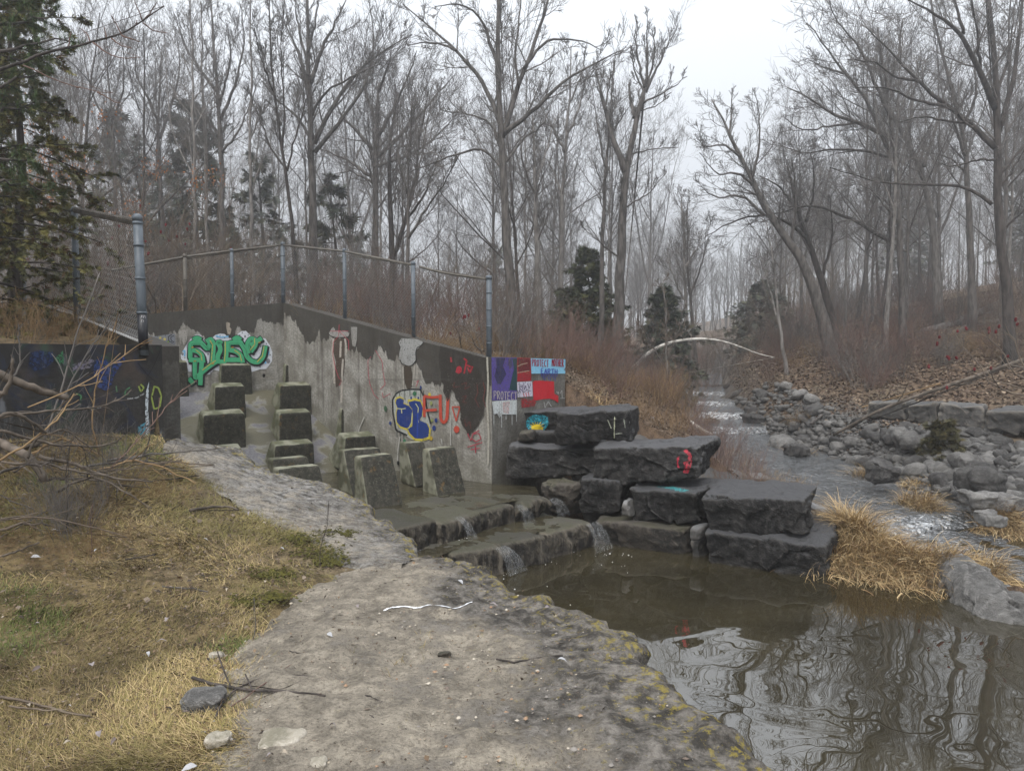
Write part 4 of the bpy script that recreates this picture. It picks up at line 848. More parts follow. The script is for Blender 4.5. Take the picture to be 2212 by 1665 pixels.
# little palm painting left of the mural
g.poly([(120, 1110), (300, 1085), (400, 1070), (415, 1080), (418, 1330), (120, 1340)], (.20, .21, .235), .3, 'palm_background')
for x, y, r_ in ((252, 1115, 18), (300, 1130, 20), (272, 1168, 14)): g.poly([(x + (r_ if k % 2 == 0 else r_ * .42) * math.cos(k * math.pi / 5 - math.pi / 2), y + (r_ if k % 2 == 0 else r_ * .42) * math.sin(k * math.pi / 5 - math.pi / 2)) for k in range(10)], (.62, .50, .08), .05, 'painted_star')
pal = [[(345, 1210), (310, 1190), (295, 1230)], [(345, 1210), (370, 1180), (395, 1225)], [(345, 1210), (330, 1165), (345, 1150)], [(340, 1215), (300, 1250), (300, 1290)], [(350, 1215), (385, 1245), (390, 1290)], [(345, 1215), (335, 1280), (325, 1330)]]
g.strokes(pal, 20, BLK, .05, 'palm_outline'); g.strokes(pal, 10, (.28, .50, .06), .1, 'palm_leaf'); g.strokes([[(380, 1080), (340, 1100), (345, 1150), (385, 1170)], [(400, 1090), (365, 1110), (370, 1145), (400, 1160)], [(150, 1130), (160, 1180), (200, 1150), (210, 1185)], [(385, 1270), (412, 1262)], [(385, 1300), (412, 1296)]], 8, BLK, .1, 'palm_outline')
# pale lime streaks and weep holes
g.poly([(450, 1055), (490, 1030), (550, 1025), (545, 1110), (520, 1180), (500, 1190), (480, 1120), (470, 1190), (455, 1110)], (.33, .31, .28), .4, 'lime_streak'); g.poly([(960, 950), (975, 945), (1005, 960), (1000, 1000), (1020, 1020), (1005, 1080), (980, 1080), (965, 1010)], (.36, .31, .25), .5, 'lime_streak')
g.ell(1368, 1522, 15, 20, (.004, .004, .004), 0, 'weep_hole')
h = Paint(wall_r, P0, RN, lambda x, y: (690.9 + x * .22134, 737 + y * .22134))
h.poly([(1000, 2), (1010, 20), (940, 90), (935, 190), (905, 235), (870, 245), (800, 215), (770, 170), (780, 100), (790, 60), (770, 10), (800, -30), (940, -20)], (.30, .30, .29), .35, 'bare_patch')
h.strokes([[(1012, 15), (985, 45), (950, 62), (935, 110), (942, 185), (905, 232), (870, 246), (800, 220), (782, 180)]], 9, (.02, .018, .016), .1, 'crack')
h.poly([(805, 245), (850, 235), (890, 250), (905, 330), (900, 440), (880, 470), (850, 460), (830, 400), (820, 320)], (.055, .042, .03), .2, 'rust_run'); h.strokes([[(812, 250), (816, 380), (820, 470)], [(925, 240), (918, 340), (905, 430)], [(950, 250), (946, 420)]], 14, (.34, .32, .28), .5, 'lime_streak')
h.poly([(100, 60), (130, 20), (170, 10), (240, 30), (290, 40), (282, 60), (240, 70), (180, 78), (130, 74)], (.27, .26, .24), .4, 'bare_patch') if 0 else None
h2 = Paint(wall_r, P0, RN, lambda x, y: (644.9 + x * .22903, 506.7 + y * .22903))     # crop of the upper wall
h2.poly([(285, 935), (310, 890), (330, 870), (350, 905), (440, 905), (480, 925), (472, 962), (440, 968), (400, 975), (340, 965), (310, 960)], (.30, .29, .27), .35, 'bare_patch'); h2.strokes([[(280, 930), (300, 955), (350, 972), (420, 970), (470, 965), (495, 930)]], 7, (.02, .018, .015), .1, 'crack')
h2.poly([(340, 975), (400, 985), (440, 985), (430, 1090), (440, 1200), (425, 1330), (380, 1420), (355, 1440), (340, 1330), (355, 1200), (325, 1090)], (.075, .055, .042), .3, 'rust_run')
h2.strokes([[(330, 985), (320, 1100), (335, 1250), (340, 1400)], [(440, 985), (452, 1060), (448, 1130)], [(420, 1180), (412, 1300), (408, 1450), (405, 1580)], [(400, 1010), (395, 1150)]], 18, (.42, .38, .33), .5, 'lime_streak'); h2.poly([(495, 870), (555, 872), (550, 1000), (535, 1060), (510, 1050), (498, 960)], (.27, .26, .24), .45, 'bare_patch')
h2.strokes([[(300, 910), (470, 910)], [(385, 850), (380, 960), (330, 1010), (325, 1140), (350, 1260), (380, 1350), (410, 1380), (385, 1420)], [(385, 910), (475, 1000), (475, 1090)]], 5, (.40, .05, .08), .3, 'red_line')
RED = (.42, .06, .035); BLU = (.012, .035, .17)
h.strokes([[(500, 150), (470, 190), (475, 330), (490, 420), (530, 520), (575, 562)], [(545, 90), (610, 200), (618, 300), (640, 420), (590, 470)], [(940, 400), (965, 380), (940, 440)], [(610, 500), (620, 550), (690, 510)]], 5, (.40, .05, .08), .3, 'red_line')
h.poly([(710, 560), (740, 510), (790, 478), (900, 470), (985, 470), (1030, 540), (1050, 660), (1080, 800), (1072, 920), (1010, 965), (900, 960), (830, 915), (745, 860), (715, 760), (705, 660)], (.36, .37, .34), .4, 'tag_background')
h.strokes([[(715, 690), (712, 570), (745, 510), (800, 480), (900, 468), (985, 472)], [(985, 480), (1030, 560), (1050, 680), (1082, 800)], [(715, 700), (735, 800), (745, 865), (850, 915)]], 16, BLK, .3, 'tag_outline')
h.strokes([[(x, 480), (x + 2, 480 + l)] for x, l in ((780, 60), (830, 90), (880, 50), (930, 80), (985, 70), (1015, 60), (745, 60))] + [[(x, 880 + (x - 750) * .35), (x, 905 + (x - 750) * .35 + l)] for x, l in ((755, 30), (790, 50), (820, 20))], 7, (.05, .06, .05), .3, 'tag_drip')
S_ = [(742, 600), (752, 565), (785, 552), (822, 572), (818, 608), (875, 632), (905, 670), (905, 760), (885, 830), (850, 848), (790, 828), (755, 790), (750, 700), (762, 655)]
R_ = [(868, 592), (930, 578), (985, 590), (1008, 650), (1000, 730), (975, 768), (1045, 800), (1070, 850), (1062, 930), (1000, 950), (930, 945), (880, 895), (860, 850), (905, 830), (912, 720), (905, 660), (880, 630)]
for q in (S_, R_):
    c = np.mean(q, 0); h.poly([tuple(c + (np.array(p) - c) * 1.13) for p in q], (.50, .42, .05), .3, 'tag_yellow_outline')
for q in (S_, R_): h.poly(q, BLU, .12, 'tag_letter')
h.strokes([[(765, 655), (800, 660), (838, 655)], [(800, 665), (803, 700)], [(940, 610), (965, 650), (955, 740), (965, 790)], [(905, 700), (898, 790), (870, 850)]], 9, (.45, .45, .22), .2, 'tag_inner_line'); h.strokes([[(958, 700), (955, 940)]], 14, (.015, .05, .28), .1, 'tag_inner_line')
for x, y, rx, ry, c in ((988, 450, 9, 18, BLU), (895, 553, 8, 16, BLU), (965, 553, 8, 14, BLU), (1138, 770, 14, 22, BLU), (1118, 845, 17, 26, BLU), (692, 798, 12, 18, BLU), (645, 655, 15, 28, (.04, .10, .05)), (1075, 520, 14, 20, (.5, .40, .05)), (1090, 945, 16, 22, (.40, .27, .03)), (1098, 770, 12, 17, (.22, .25, .08)), (1090, 605, 14, 20, (.25, .28, .10)), (930, 510, 20, 22, (.03, .13, .06)), (832, 970, 14, 20, (.04, .16, .08))): h.ell(x, y, rx, ry, c, .2, 'paint_spot')
h.strokes([[(1030, 535), (1090, 548), (1155, 542)], [(1035, 675), (1140, 668)], [(1024, 540), (1022, 640), (1026, 730)]], 26, RED, .25, 'letter_f'); h.strokes([[(1180, 530), (1182, 650), (1185, 760), (1215, 800), (1245, 760), (1252, 650), (1256, 535)]], 30, RED, .25, 'letter_u')
h.strokes([[(1300, 640), (1370, 640)], [(1372, 640), (1338, 775)], [(1336, 775), (1298, 640)]], 12, RED, .2, 'exclamation_mark', rs=False); h.ell(1340, 858, 28, 36, RED, .2, 'exclamation_mark')
h.poly([(1165, 150), (1175, 260), (1190, 300), (1185, 380), (1215, 420), (1208, 490), (1235, 535), (1250, 590), (1268, 560), (1275, 510), (1292, 470), (1318, 500), (1330, 560), (1362, 590), (1372, 640), (1380, 700), (1376, 760), (1398, 820), (1432, 862), (1445, 900), (1467, 925), (1478, 890), (1512, 862), (1548, 822), (1570, 770), (1600, 720), (1612, 640), (1622, 560), (1640, 500), (1632, 420), (1642, 300), (1640, 165), (1500, 128), (1300, 75), (1180, 45)], (.034, .029, .024), .3, 'damp_patch'); h.poly([(1330, 300), (1345, 250), (1370, 240), (1392, 262), (1388, 300), (1360, 318)], (.36, .02, .035), .3, 'red_blot'); h.strokes([[(1415, 170), (1440, 190), (1425, 260), (1415, 310)], [(1430, 230), (1480, 250)], [(1285, 160), (1290, 200)], [(1450, 260), (1470, 310), (1495, 250)]], 16, (.30, .02, .03), .5, 'red_line')
h.strokes([[(1450, 900), (1480, 970), (1500, 900), (1560, 870)], [(1500, 900), (1560, 900), (1580, 950), (1530, 980), (1490, 950)], [(1450, 1030), (1590, 985)], [(1480, 1055), (1570, 1040)], [(1525, 1020), (1527, 1085)]], 10, (.33, .035, .055), .4, 'red_line')
h.strokes([[(1390, 420), (1440, 400), (1420, 470), (1470, 440)], [(1400, 540), (1440, 530), (1400, 590), (1440, 600)], [(1540, 420), (1550, 500), (1520, 560), (1560, 640)], [(1600, 400), (1620, 470), (1600, 560), (1625, 640)], [(1420, 760), (1430, 830), (1470, 780), (1480, 850)], [(1320, 400), (1310, 450), (1370, 440)]], 7, (.13, .035, .03), .3, 'old_scrawl')
h.strokes([[(1190, 1080 - 130), (1200, 1000)], [(1285, 740), (1282, 960), (1285, 1010)], [(790, 930), (770, 1050), (765, 1160)], [(440, 740), (400, 830), (380, 890)]], 10, (.38, .37, .34), .5, 'lime_streak'); h.ell(772, 1185, 13, 20, (.004, .004, .004), 0, 'weep_hole')
h.strokes([[(470, 372), (1300, 372)]], 4, (.09, .085, .075), .3, 'form_joint', rs=False)
h.strokes([[(1640, 160), (1650, 400), (1640, 600), (1655, 900), (1650, 1200)]], 18, (.36, .34, .29), .5, 'lime_streak'); 
# painted end wall
e = Paint(wall_w, P0, WN, lambda x, y: (1059.4 + x * .1741, 755.4 + y * .1741))
e.poly([(6, 95), (60, 92), (320, 98), (320, 625), (14, 628)], (.085, .06, .25), .35, 'purple_panel'); e.poly([(60, 100), (180, 100), (150, 200), (190, 300), (120, 430), (80, 420), (40, 330), (70, 220)], (.03, .028, .085), .4, 'dark_blue_panel'); e.poly([(265, 110), (320, 105), (320, 505), (225, 500), (250, 380), (285, 240)], (.014, .045, .055), .2, 'teal_panel'); e.poly([(210, 110), (260, 110), (270, 200), (230, 240)], (.05, .045, .12), .3, 'dark_blue_panel')
e.poly([(326, 98), (490, 104), (500, 385), (326, 395)], (.30, .014, .022), .35, 'red_panel'); e.poly([(330, 110), (480, 110), (485, 260), (340, 275)], (.12, .014, .018), .45, 'dark_red_panel'); e.strokes([[(330, 205), (380, 180), (450, 165)], [(330, 285), (390, 275), (470, 260)]], 10, (.38, .30, .22), .5, 'scrawl')
e.poly([(492, 106), (600, 108), (922, 118), (920, 296), (500, 296)], (.22, .50, .68), .15, 'blue_sky_panel')
e.poly([(515, 400), (540, 385), (620, 382), (780, 392), (785, 545), (835, 572), (832, 660), (790, 625), (730, 605), (640, 612), (560, 628), (525, 622)], (.47, .014, .024), .15, 'red_house_shape'); e.poly([(370, 600), (520, 620), (560, 640), (540, 700), (380, 720)], (.30, .02, .025), .62, 'red_drips')
e.poly([(322, 402), (508, 390), (516, 575), (330, 590)], (.52, .50, .58), .45, 'white_panel'); e.strokes([[(345, 420), (360, 520)], [(370, 430), (365, 470), (390, 440), (385, 520)], [(405, 410), (410, 500), (430, 440), (435, 500)], [(450, 420), (470, 480), (490, 430)], [(340, 540), (360, 480), (400, 530), (440, 500), (490, 510)]], 8, (.07, .05, .12), .4, 'scrawl'); e.strokes([[(400, 540), (410, 580)], [(430, 530), (440, 580)], [(460, 530), (470, 575)]], 9, (.5, .03, .03), .3, 'scrawl')
e.poly([(12, 640), (130, 628), (320, 622), (318, 800), (135, 800), (128, 830), (70, 790), (30, 800)], (.52, .55, .55), .4, 'white_panel'); e.poly([(140, 650), (230, 640), (220, 790), (145, 780)], (.50, .36, .35), .6, 'pink_patch'); e.strokes([[(x, 640), (x + 3, 800 + l)] for x, l in ((30, 140), (100, 40), (125, 160), (180, 60), (255, 130), (310, 90))], 9, (.42, .43, .42), .5, 'white_drip')
def letters(word, x0, y0, w_, h_, gap):
    G_ = {'P': [[(0, 1), (0, 0)], [(0, .02), (.6, .0), (.95, .22), (.6, .5), (0, .52)]], 'R': [[(0, 1), (0, 0)], [(0, .02), (.6, 0), (.9, .22), (.6, .48), (0, .52)], [(.35, .52), (.95, 1)]], 'O': [[(.5, 0), (.1, .2), (0, .55), (.3, 1), (.75, .95), (1, .5), (.85, .12), (.5, 0)]], 'T': [[(0, .02), (1, 0)], [(.5, 0), (.5, 1)]],
          'E': [[(.85, 0), (.05, .02), (.05, 1), (.9, .97)], [(.05, .5), (.7, .48)]], 'C': [[(.95, .1), (.5, 0), (.05, .4), (.15, .85), (.6, 1), (.95, .85)]], 'M': [[(0, 1), (.1, 0), (.5, .6), (.9, 0), (1, 1)]], 'H': [[(.05, 0), (.05, 1)], [(.92, 0), (.92, 1)], [(.05, .5), (.92, .48)]], 'A': [[(0, 1), (.5, 0), (1, 1)], [(.2, .65), (.8, .63)]], 'F': [[(.85, 0), (.05, .02), (.05, 1)], [(.05, .5), (.7, .48)]], ' ': []}
    o = []; x = x0
    for ch in word:
        for l in G_[ch]: o.append([(x + a * w_, y0 + b * h_ + (x - x0) * .06) for a, b in l])
        x += w_ + gap
    return o
e.strokes(letters('PROTECT', 508, 118, 20, 84, 10), 9, (.27, .012, .035), .1, 'painted_letters'); e.strokes(letters('MOTHER', 752, 116, 17, 86, 8), 9, (.27, .012, .035), .1, 'painted_letters')
e.strokes(letters('EARTH', 615, 232, 30, 62, 13), 10, (.05, .07, .38), .15, 'painted_letters'); e.strokes([[(620 + k * 21, 294), (621 + k * 21, 335 + 25 * (k % 3))] for k in range(10)], 8, (.06, .07, .30), .5, 'paint_drip')
e.strokes(letters('PROTECT', 30, 512, 30, 100, 12), 9, (.42, .38, .36), .3, 'painted_letters'); e.strokes([[(805, 520), (830, 550), (825, 520)], [(850, 540), (870, 500), (875, 590)], [(850, 600), (905, 600)], [(650, 650), (660, 720), (700, 640), (740, 700)], [(90, 770), (110, 800), (95, 830), (75, 800), (90, 770)]], 10, (.34, .34, .33), .5, 'scrawl')
# dark wall by the brush
b_ = Paint(wall_l, LC, WN, lambda x, y: (x * .22134, 690.9 + y * .22134), .007)
for poly, c in (([(290, 320), (380, 300), (510, 310), (520, 400), (440, 470), (330, 500), (280, 440)], (.013, .026, .075)), ([(920, 400), (1000, 360), (1090, 420), (1200, 350), (1225, 380), (1150, 480), (1100, 560), (1090, 640), (1030, 690), (950, 660), (910, 540)], (.018, .038, .13)), ([(530, 380), (610, 300), (620, 420), (560, 440)], (.03, .13, .06)), ([(700, 440), (880, 380), (930, 400), (870, 470), (700, 500)], (.13, .12, .16)), ([(1340, 1040), (1450, 980), (1460, 1160), (1345, 1120)], (.05, .20, .27)), ([(1420, 700), (1450, 600), (1440, 860), (1460, 1160), (1425, 1160), (1410, 860)], (.42, .47, .50))): b_.poly(poly, c, .62, 'spray_paint')
b_.strokes([[(1500, 650), (1475, 760), (1500, 870), (1555, 850), (1570, 740), (1540, 660), (1500, 650)], [(1350, 650), (1370, 700), (1400, 660), (1370, 630)]], 16, (.22, .28, .06), .5, 'spray_line'); b_.strokes([[(1260, 660), (1220, 690), (1210, 740), (1250, 720)], [(1130, 650), (1135, 700)], [(740, 720), (790, 740), (780, 780)]], 14, (.06, .17, .08), .5, 'spray_line'); b_.strokes([[(1340, 420), (1440, 545), (1510, 600)], [(1570, 270), (1500, 440), (1440, 545)]], 6, (.006, .006, .006), .1, 'crack'); b_.strokes([[(850, 850), (900, 880), (990, 845)], [(1240, 770), (1330, 760), (1400, 720)]], 14, (.24, .25, .25), .6, 'spray_line')

# paint that follows the uneven stones
def on_rock(target, shapes, name, parent=None):
    me = target.data; V = np.empty(len(me.vertices) * 3, np.float32); me.vertices.foreach_get('co', V); bvh = BVHTree.FromPolygons(V.reshape(-1, 3).tolist(), [tuple(p.vertices) for p in me.polygons])
    for k, (poly, c, wear) in enumerate(shapes):
        xs = [p[0] for p in poly]; ys = [p[1] for p in poly]; st = max(.9, (max(xs) - min(xs)) / 40); gx_ = np.arange(min(xs), max(xs) + st, st); gy_ = np.arange(min(ys), max(ys) + st, st); X, Y = np.meshgrid(gx_, gy_, indexing='ij'); ins = pip(X, Y, poly)
        P = np.full(X.shape + (3,), np.nan)
        for i in range(X.shape[0]):
            for j in range(X.shape[1]):
                d = Vector(nrm(ray(X[i, j], Y[i, j]))); q, nn, _, _ = bvh.ray_cast(Vector(EYEP), d)
                if q is not None: P[i, j] = np.array(q) - np.array(d) * (.010 + .003 * k)
        f = grid_faces(*X.shape); ok = ins.ravel()[f].sum(1) >= 3; ok &= ~np.isnan(P.reshape(-1, 3)[f]).any((1, 2)); f = f[ok]
        if len(f) == 0: continue
        u, inv = np.unique(f.ravel(), return_inverse=True); obj(name, mesh(name, P.reshape(-1, 3)[u], inv.reshape(-1, 4)), paint(c, wear), target)
sc_ = lambda L: [(1059.4 + x * .27665, 829.1 + y * .27665) for x, y in L]
on_rock(S1, [(sc_([(285, 270), (330, 240), (400, 235), (455, 265), (450, 320), (420, 360), (300, 360), (270, 320)]), (.03, .27, .35), .55), (sc_([(315, 368), (318, 330), (350, 310), (385, 315), (410, 345), (412, 370)]), (.60, .44, .02), .1)] + [(sc_([(362 + 40 * math.cos(a) - 5 * math.sin(a), 345 + 36 * math.sin(a) + 5 * math.cos(a)), (362 + 85 * math.cos(a), 345 + 66 * math.sin(a)), (362 + 40 * math.cos(a) + 5 * math.sin(a), 345 + 36 * math.sin(a) - 5 * math.cos(a))]), (.60, .44, .02), .2) for a in np.radians([-170, -148, -125, -105, -85, -62, -38, -12])], 'sun_painting')
ring = [(math.cos(a), math.sin(a)) for a in np.linspace(0, 2 * math.pi, 16, endpoint=False)]
on_rock(S4, [(sc_([(1500, 520), (1530, 508), (1565, 545), (1575, 590), (1562, 650), (1540, 700), (1500, 695), (1515, 640), (1500, 610), (1530, 600), (1545, 560)]), (.40, .025, .045), .6), (sc_([(1450, 580), (1475, 560), (1470, 620), (1475, 660), (1455, 650)]), (.34, .02, .04), .6)], 'red_scrawl')
on_rock(S2, [(sc_([(908, 280), (918, 278), (945, 345), (938, 350)]), (.40, .42, .33), .5), (sc_([(962, 255), (972, 255), (970, 425), (958, 425)]), (.42, .43, .30), .5), (sc_([(1035, 275), (1043, 275), (1055, 340), (1046, 345)]), (.38, .40, .33), .5), (sc_([(975, 385), (1030, 380), (1030, 390), (975, 395)]), (.38, .4, .33), .5), (sc_([(1080, 290), (1085, 290), (1083, 350), (1078, 350)]), (.3, .3, .28), .5)], 'pale_drip')
on_rock(S6, [(sc_([(1270, 800), (1400, 790), (1560, 830), (1500, 845), (1350, 815)]), (.05, .28, .30), .7)], 'turquoise_specks')

# ---------------------------------------------------------------- fences
def mesh_wires(p0, p1, zb0, zb1, zt0, zt1, cell=.06, r_=.0013, sag=None):
    p0, p1 = np.array(p0), np.array(p1); L = np.linalg.norm(p1 - p0); d = (p1 - p0) / L; n = int(L / cell); P = []
    for i in range(n):
        s = (i + .5) * cell; t = s / L; zb = zb0 + (zb1 - zb0) * t; zt = zt0 + (zt1 - zt0) * t
        if sag: zt -= sag(t)
        k = np.arange(60); zz = np.minimum(zb + k * cell * .5, zt); sg = np.where(k % 2, .5, -.5) * cell; sg = np.where(zz >= zt, 0, sg)
        xy = p0 + d * (s + sg)[:, None] * 1.0; P.append(np.column_stack([xy, zz]))
    P = np.array(P); R = np.full(P.shape[:2], r_); return P, R
def post(parent, base, top, r_, mat, bands=(), cap=True):
    g = Geo(); g.tube(resample([base, top], 3), r_, 12); o = obj('post', g.me('post'), MAT[mat], parent); b0 = Geo()
    for t in bands: q = np.array(base) * (1 - t) + np.array(top) * t; b1 = Geo(); b1.tube([q - [0, 0, .012], q + [0, 0, .012]], r_ * 1.12, 12); obj('clamp_band', b1.me('clamp_band'), MAT[mat], o)
    if cap: b0.tube([np.array(top) - [0, 0, .03], np.array(top) + [0, 0, .015], np.array(top) + [0, 0, .035]], np.array([1.1, 1.08, .55]) * r_, 12)
    if b0.n: obj('post_cap', b0.me('post_cap'), MAT[mat], o)
    return o
fr = empty('chain_link_fence', (*A, 2.4), 'chain-link fence with grey posts on top of the mural wall and tall side wall', 'fence')
fr.location = (0, 0, 0)
rx = lambda x, y: onp(x, y, (*(P0 - np.array(RN[:2]) * .16), 0), RN); mxp = lambda x, y: onp(x, y, (*(A - np.array(MN[:2]) * .16), 0), MN)
rp = [(rx(612, 662), rx(617, 526)), (rx(745, 690), rx(743, 541)), (rx(893, 728), rx(891, 569)), (rx(1056, 774), rx(1053, 600))]
mp_ = [(mxp(401, 674), mxp(400, 553)), (mxp(502, 668), mxp(501, 541))]; mend = (mxp(240, 690), mxp(240, 582))
for i, (b0, t0) in enumerate(rp):
    b0 = b0.copy(); t0 = t0.copy(); t0[:2] = b0[:2]; b0[2] -= .05; rp[i] = (b0, t0); post(fr, b0, t0, .042 if i in (0, 3) else .034, 'galvanised', (.22, .42, .62, .82) if i in (0, 3) else (.3, .6))
for i, (b0, t0) in enumerate(mp_): t0[:2] = b0[:2]; b0[2] -= .05; post(fr, b0, t0, .034, 'galvanised_brown' if i == 0 else 'galvanised', (.3, .6))
dz = lambda p, k: np.array(p) + [0, 0, k]
rail = Geo(); rail.tube([dz(mend[1], -.02), dz(mp_[0][1], -.02), dz(mp_[1][1], -.01), dz(rp[0][1], -.02)], .02, 8); obj('top_rail', rail.me('top_rail'), MAT['galvanised_brown'], fr)
rail = Geo(); rail.tube([dz(rp[0][1], -.02), dz(rp[1][1], -.02), dz(rp[2][1], -.03)], .02, 8); obj('top_rail', rail.me('top_rail'), MAT['galvanised_brown'], fr)
rail = Geo(); rail.tube(resample([rx(911, 577), rx(950, 588), rx(990, 595), rx(1053, 603)], 8) + np.array(RN) * .05, .021, 8); obj('broken_rail', rail.me('broken_rail'), MAT['galvanised_brown'], fr)['label'] = 'loose bent end of the top rail hanging in the air'
PW = []; 
for (a0, a1), (b0, b1), sg in ((mend, mp_[0], None), (mp_[0], mp_[1], None), (mp_[1], rp[0], None), (rp[0], rp[1], None), (rp[1], rp[2], None), (rp[2], rp[3], lambda t: .12 + .62 * min(1, t * 3) * (1.15 - .3 * t))):
    PW.append(mesh_wires(a0[:2], b0[:2], a0[2] + .06, b0[2] + .06, a1[2] - .02, b1[2] - .02, sag=sg))
wv = Geo()
for P_, R_w in PW: v, q = tubes(P_, R_w, 3); wv.add(v, q)
o = obj('chain_link_mesh', wv.me('chain_link_mesh'), MAT['wire'], fr); o['kind'] = 'stuff'
fl = empty('chain_link_fence', (0, 0, 0), 'near chain-link fence climbing left from the thick blue-grey post', 'fence')
pb = at(310, 745, 6.98); pt = at(304, 467, 6.9); pt = np.array([pb[0] - .03, pb[1], pt[2]])
bp = post(fl, pb - [0, 0, .1], pt, .043, 'galvanised', (.31, .56, .80, .96)); g_ = Geo(); g_.tube([pb - [0, 0, .05], pb * .76 + pt * .24], .0445, 12); obj('painted_foot', g_.me('painted_foot'), MAT['black_paint'], bp)
pf = Paint(bp, (pb + np.array(LN) * .0)[:2] , (0, -1, 0), lambda x, y: (x * .22608, 414.6 + y * .22608), .053)
pf.strokes([[(1375, 1180), (1385, 1205)], [(1385, 1180), (1372, 1205)], [(1392, 1180), (1395, 1210), (1405, 1180)], [(1410, 1185), (1415, 1210)], [(1380, 1222), (1378, 1245)], [(1390, 1222), (1400, 1235), (1392, 1245)]], 3, (.5, .5, .52), .2, 'white_tag')
fe0 = pb[:2] + LD * .06; fe1 = LC + LD * 6.4; zt0 = pt[2] - .04; zt1 = float(at(150, 450, 8.3)[2]); s1 = float(np.linalg.norm(at(150, 450, 8.3)[:2] - pb[:2])); Lf = float(np.linalg.norm(fe1 - fe0))
tr_ = lambda s: zt0 + (zt1 - zt0) * s / s1 if s < s1 * 1.3 else zt0 + (zt1 - zt0) * 1.3; bt_ = lambda s: lt + np.interp(s, [0, 1.75, 4, 6.5], [0, .28, .61, .63])
rail = Geo(); S5 = np.linspace(0, Lf, 12); rail.tube(np.array([[*(fe0 + LD * s), tr_(s)] for s in S5]), .021, 8); obj('top_rail', rail.me('top_rail'), MAT['galvanised_brown'], fl)
wrap = Geo(); s = np.arange(0, 3.2, .055)
for q in s:
    c = np.array([*(fe0 + LD * q), tr_(q)]); a_ = np.linspace(0, 2 * math.pi, 7); wrap.tube(c + np.stack([LD[0] * (a_ / 6.28 - .5) * .05 + .028 * np.cos(a_) * -LD[1], LD[1] * (a_ / 6.28 - .5) * .05 + .028 * np.cos(a_) * LD[0], .03 * np.sin(a_)], 1), .007, 4)
o = obj('wire_wrap', wrap.me('wire_wrap'), MAT['galvanised_brown'], fl); o['kind'] = 'stuff'
wv = Geo()
for i in range(11): a0, a1 = S5[i], S5[i + 1]; P_, R_w = mesh_wires(fe0 + LD * a0, fe0 + LD * a1, bt_(a0) + .05, bt_(a1) + .05, tr_(a0), tr_(a1), .055, .0016); v, q = tubes(P_, R_w, 3); wv.add(v, q)
kn = np.arange(0, 3, .05)
for q in kn: c = np.array([*(fe0 + LD * q), bt_(q) + .04]); wv.tube([c, c + [.01, 0, -.03]], .006, 4)
o = obj('chain_link_mesh', wv.me('chain_link_mesh'), MAT['wire'], fl); o['kind'] = 'stuff'
for s_ in (2.0, 4.4): q = fe0 + LD * s_; post(fl, (*q, bt_(s_)), (*q, tr_(s_)), .036, 'galvanised')
# ---------------------------------------------------------------- trees
def spawn(rng, P, R, n, t0, t1, ang, lf, K, wob, trop, rr, tip=.25, rmin=.002, lsd=.3, bias=None):
    """children of branches P (N,Kp,3) with radii R (N,Kp)"""
    N, Kp, _ = P.shape; L = np.linalg.norm(np.diff(P, axis=1), axis=2).sum(1)
    t = t0 + (t1 - t0) * ((np.arange(n)[None] + rng.uniform(0, 1, (N, n))) / n); x = t * (Kp - 1); i = np.clip(x.astype(int), 0, Kp - 2); f = x - i; rows = np.arange(N)[:, None]
    p = P[rows, i] * (1 - f[..., None]) + P[rows, i + 1] * f[..., None]; tan = nrm(P[rows, i + 1] - P[rows, i]); r = R[rows, i] * (1 - f) + R[rows, i + 1] * f
    az = rng.uniform(0, 6.28, (N, 1)) + np.arange(n)[None] * 2.4 + rng.normal(0, .5, (N, n))
    ref = np.where(np.abs(tan[..., 2:3]) > .8, np.array([1.0, 0, 0]), np.array([0, 0, 1.0])); u = nrm(np.cross(tan, ref)); v = np.cross(tan, u)
    a = ang + rng.normal(0, .16, (N, n)); d = tan * np.cos(a)[..., None] + (u * np.cos(az)[..., None] + v * np.sin(az)[..., None]) * np.sin(a)[..., None]
    ln = (L[:, None] * lf * (1.12 - .72 * t) * np.exp(rng.normal(0, lsd, (N, n))))
    p = p.reshape(-1, 3); d = d.reshape(-1, 3); ln = ln.reshape(-1); r = r.reshape(-1); M_ = len(p)
    r0 = np.maximum(np.minimum(r * rr * rng.uniform(.7, 1.1, M_), ln * .035 + .002), rmin); out_ = np.empty((M_, K, 3)); out_[:, 0] = p; st = (ln / (K - 1))[:, None]
    for k in range(1, K):
        d = nrm(d + rng.normal(0, wob, (M_, 3)) + np.array([0, 0, trop]) + (0 if bias is None else np.array(bias))); out_[:, k] = out_[:, k - 1] + d * st
    rad = r0[:, None] * np.linspace(1, tip, K)[None]; return out_, np.maximum(rad, rmin * .7)
def build(levels):
    g = Geo()
    for P, R, S in levels:
        v, q = tubes(P, R, S); g.add(v, q)
    return g
def taper_trunk(pts, r0, r1, K=14, jit=.03, rng=RNG, flare=.35):
    P = resample(pts, K, jit, rng); t = np.linspace(0, 1, K); R = r0 + (r1 - r0) * t ** .9; R = R * (1 + flare * np.exp(-t * K * .9)); return P, R
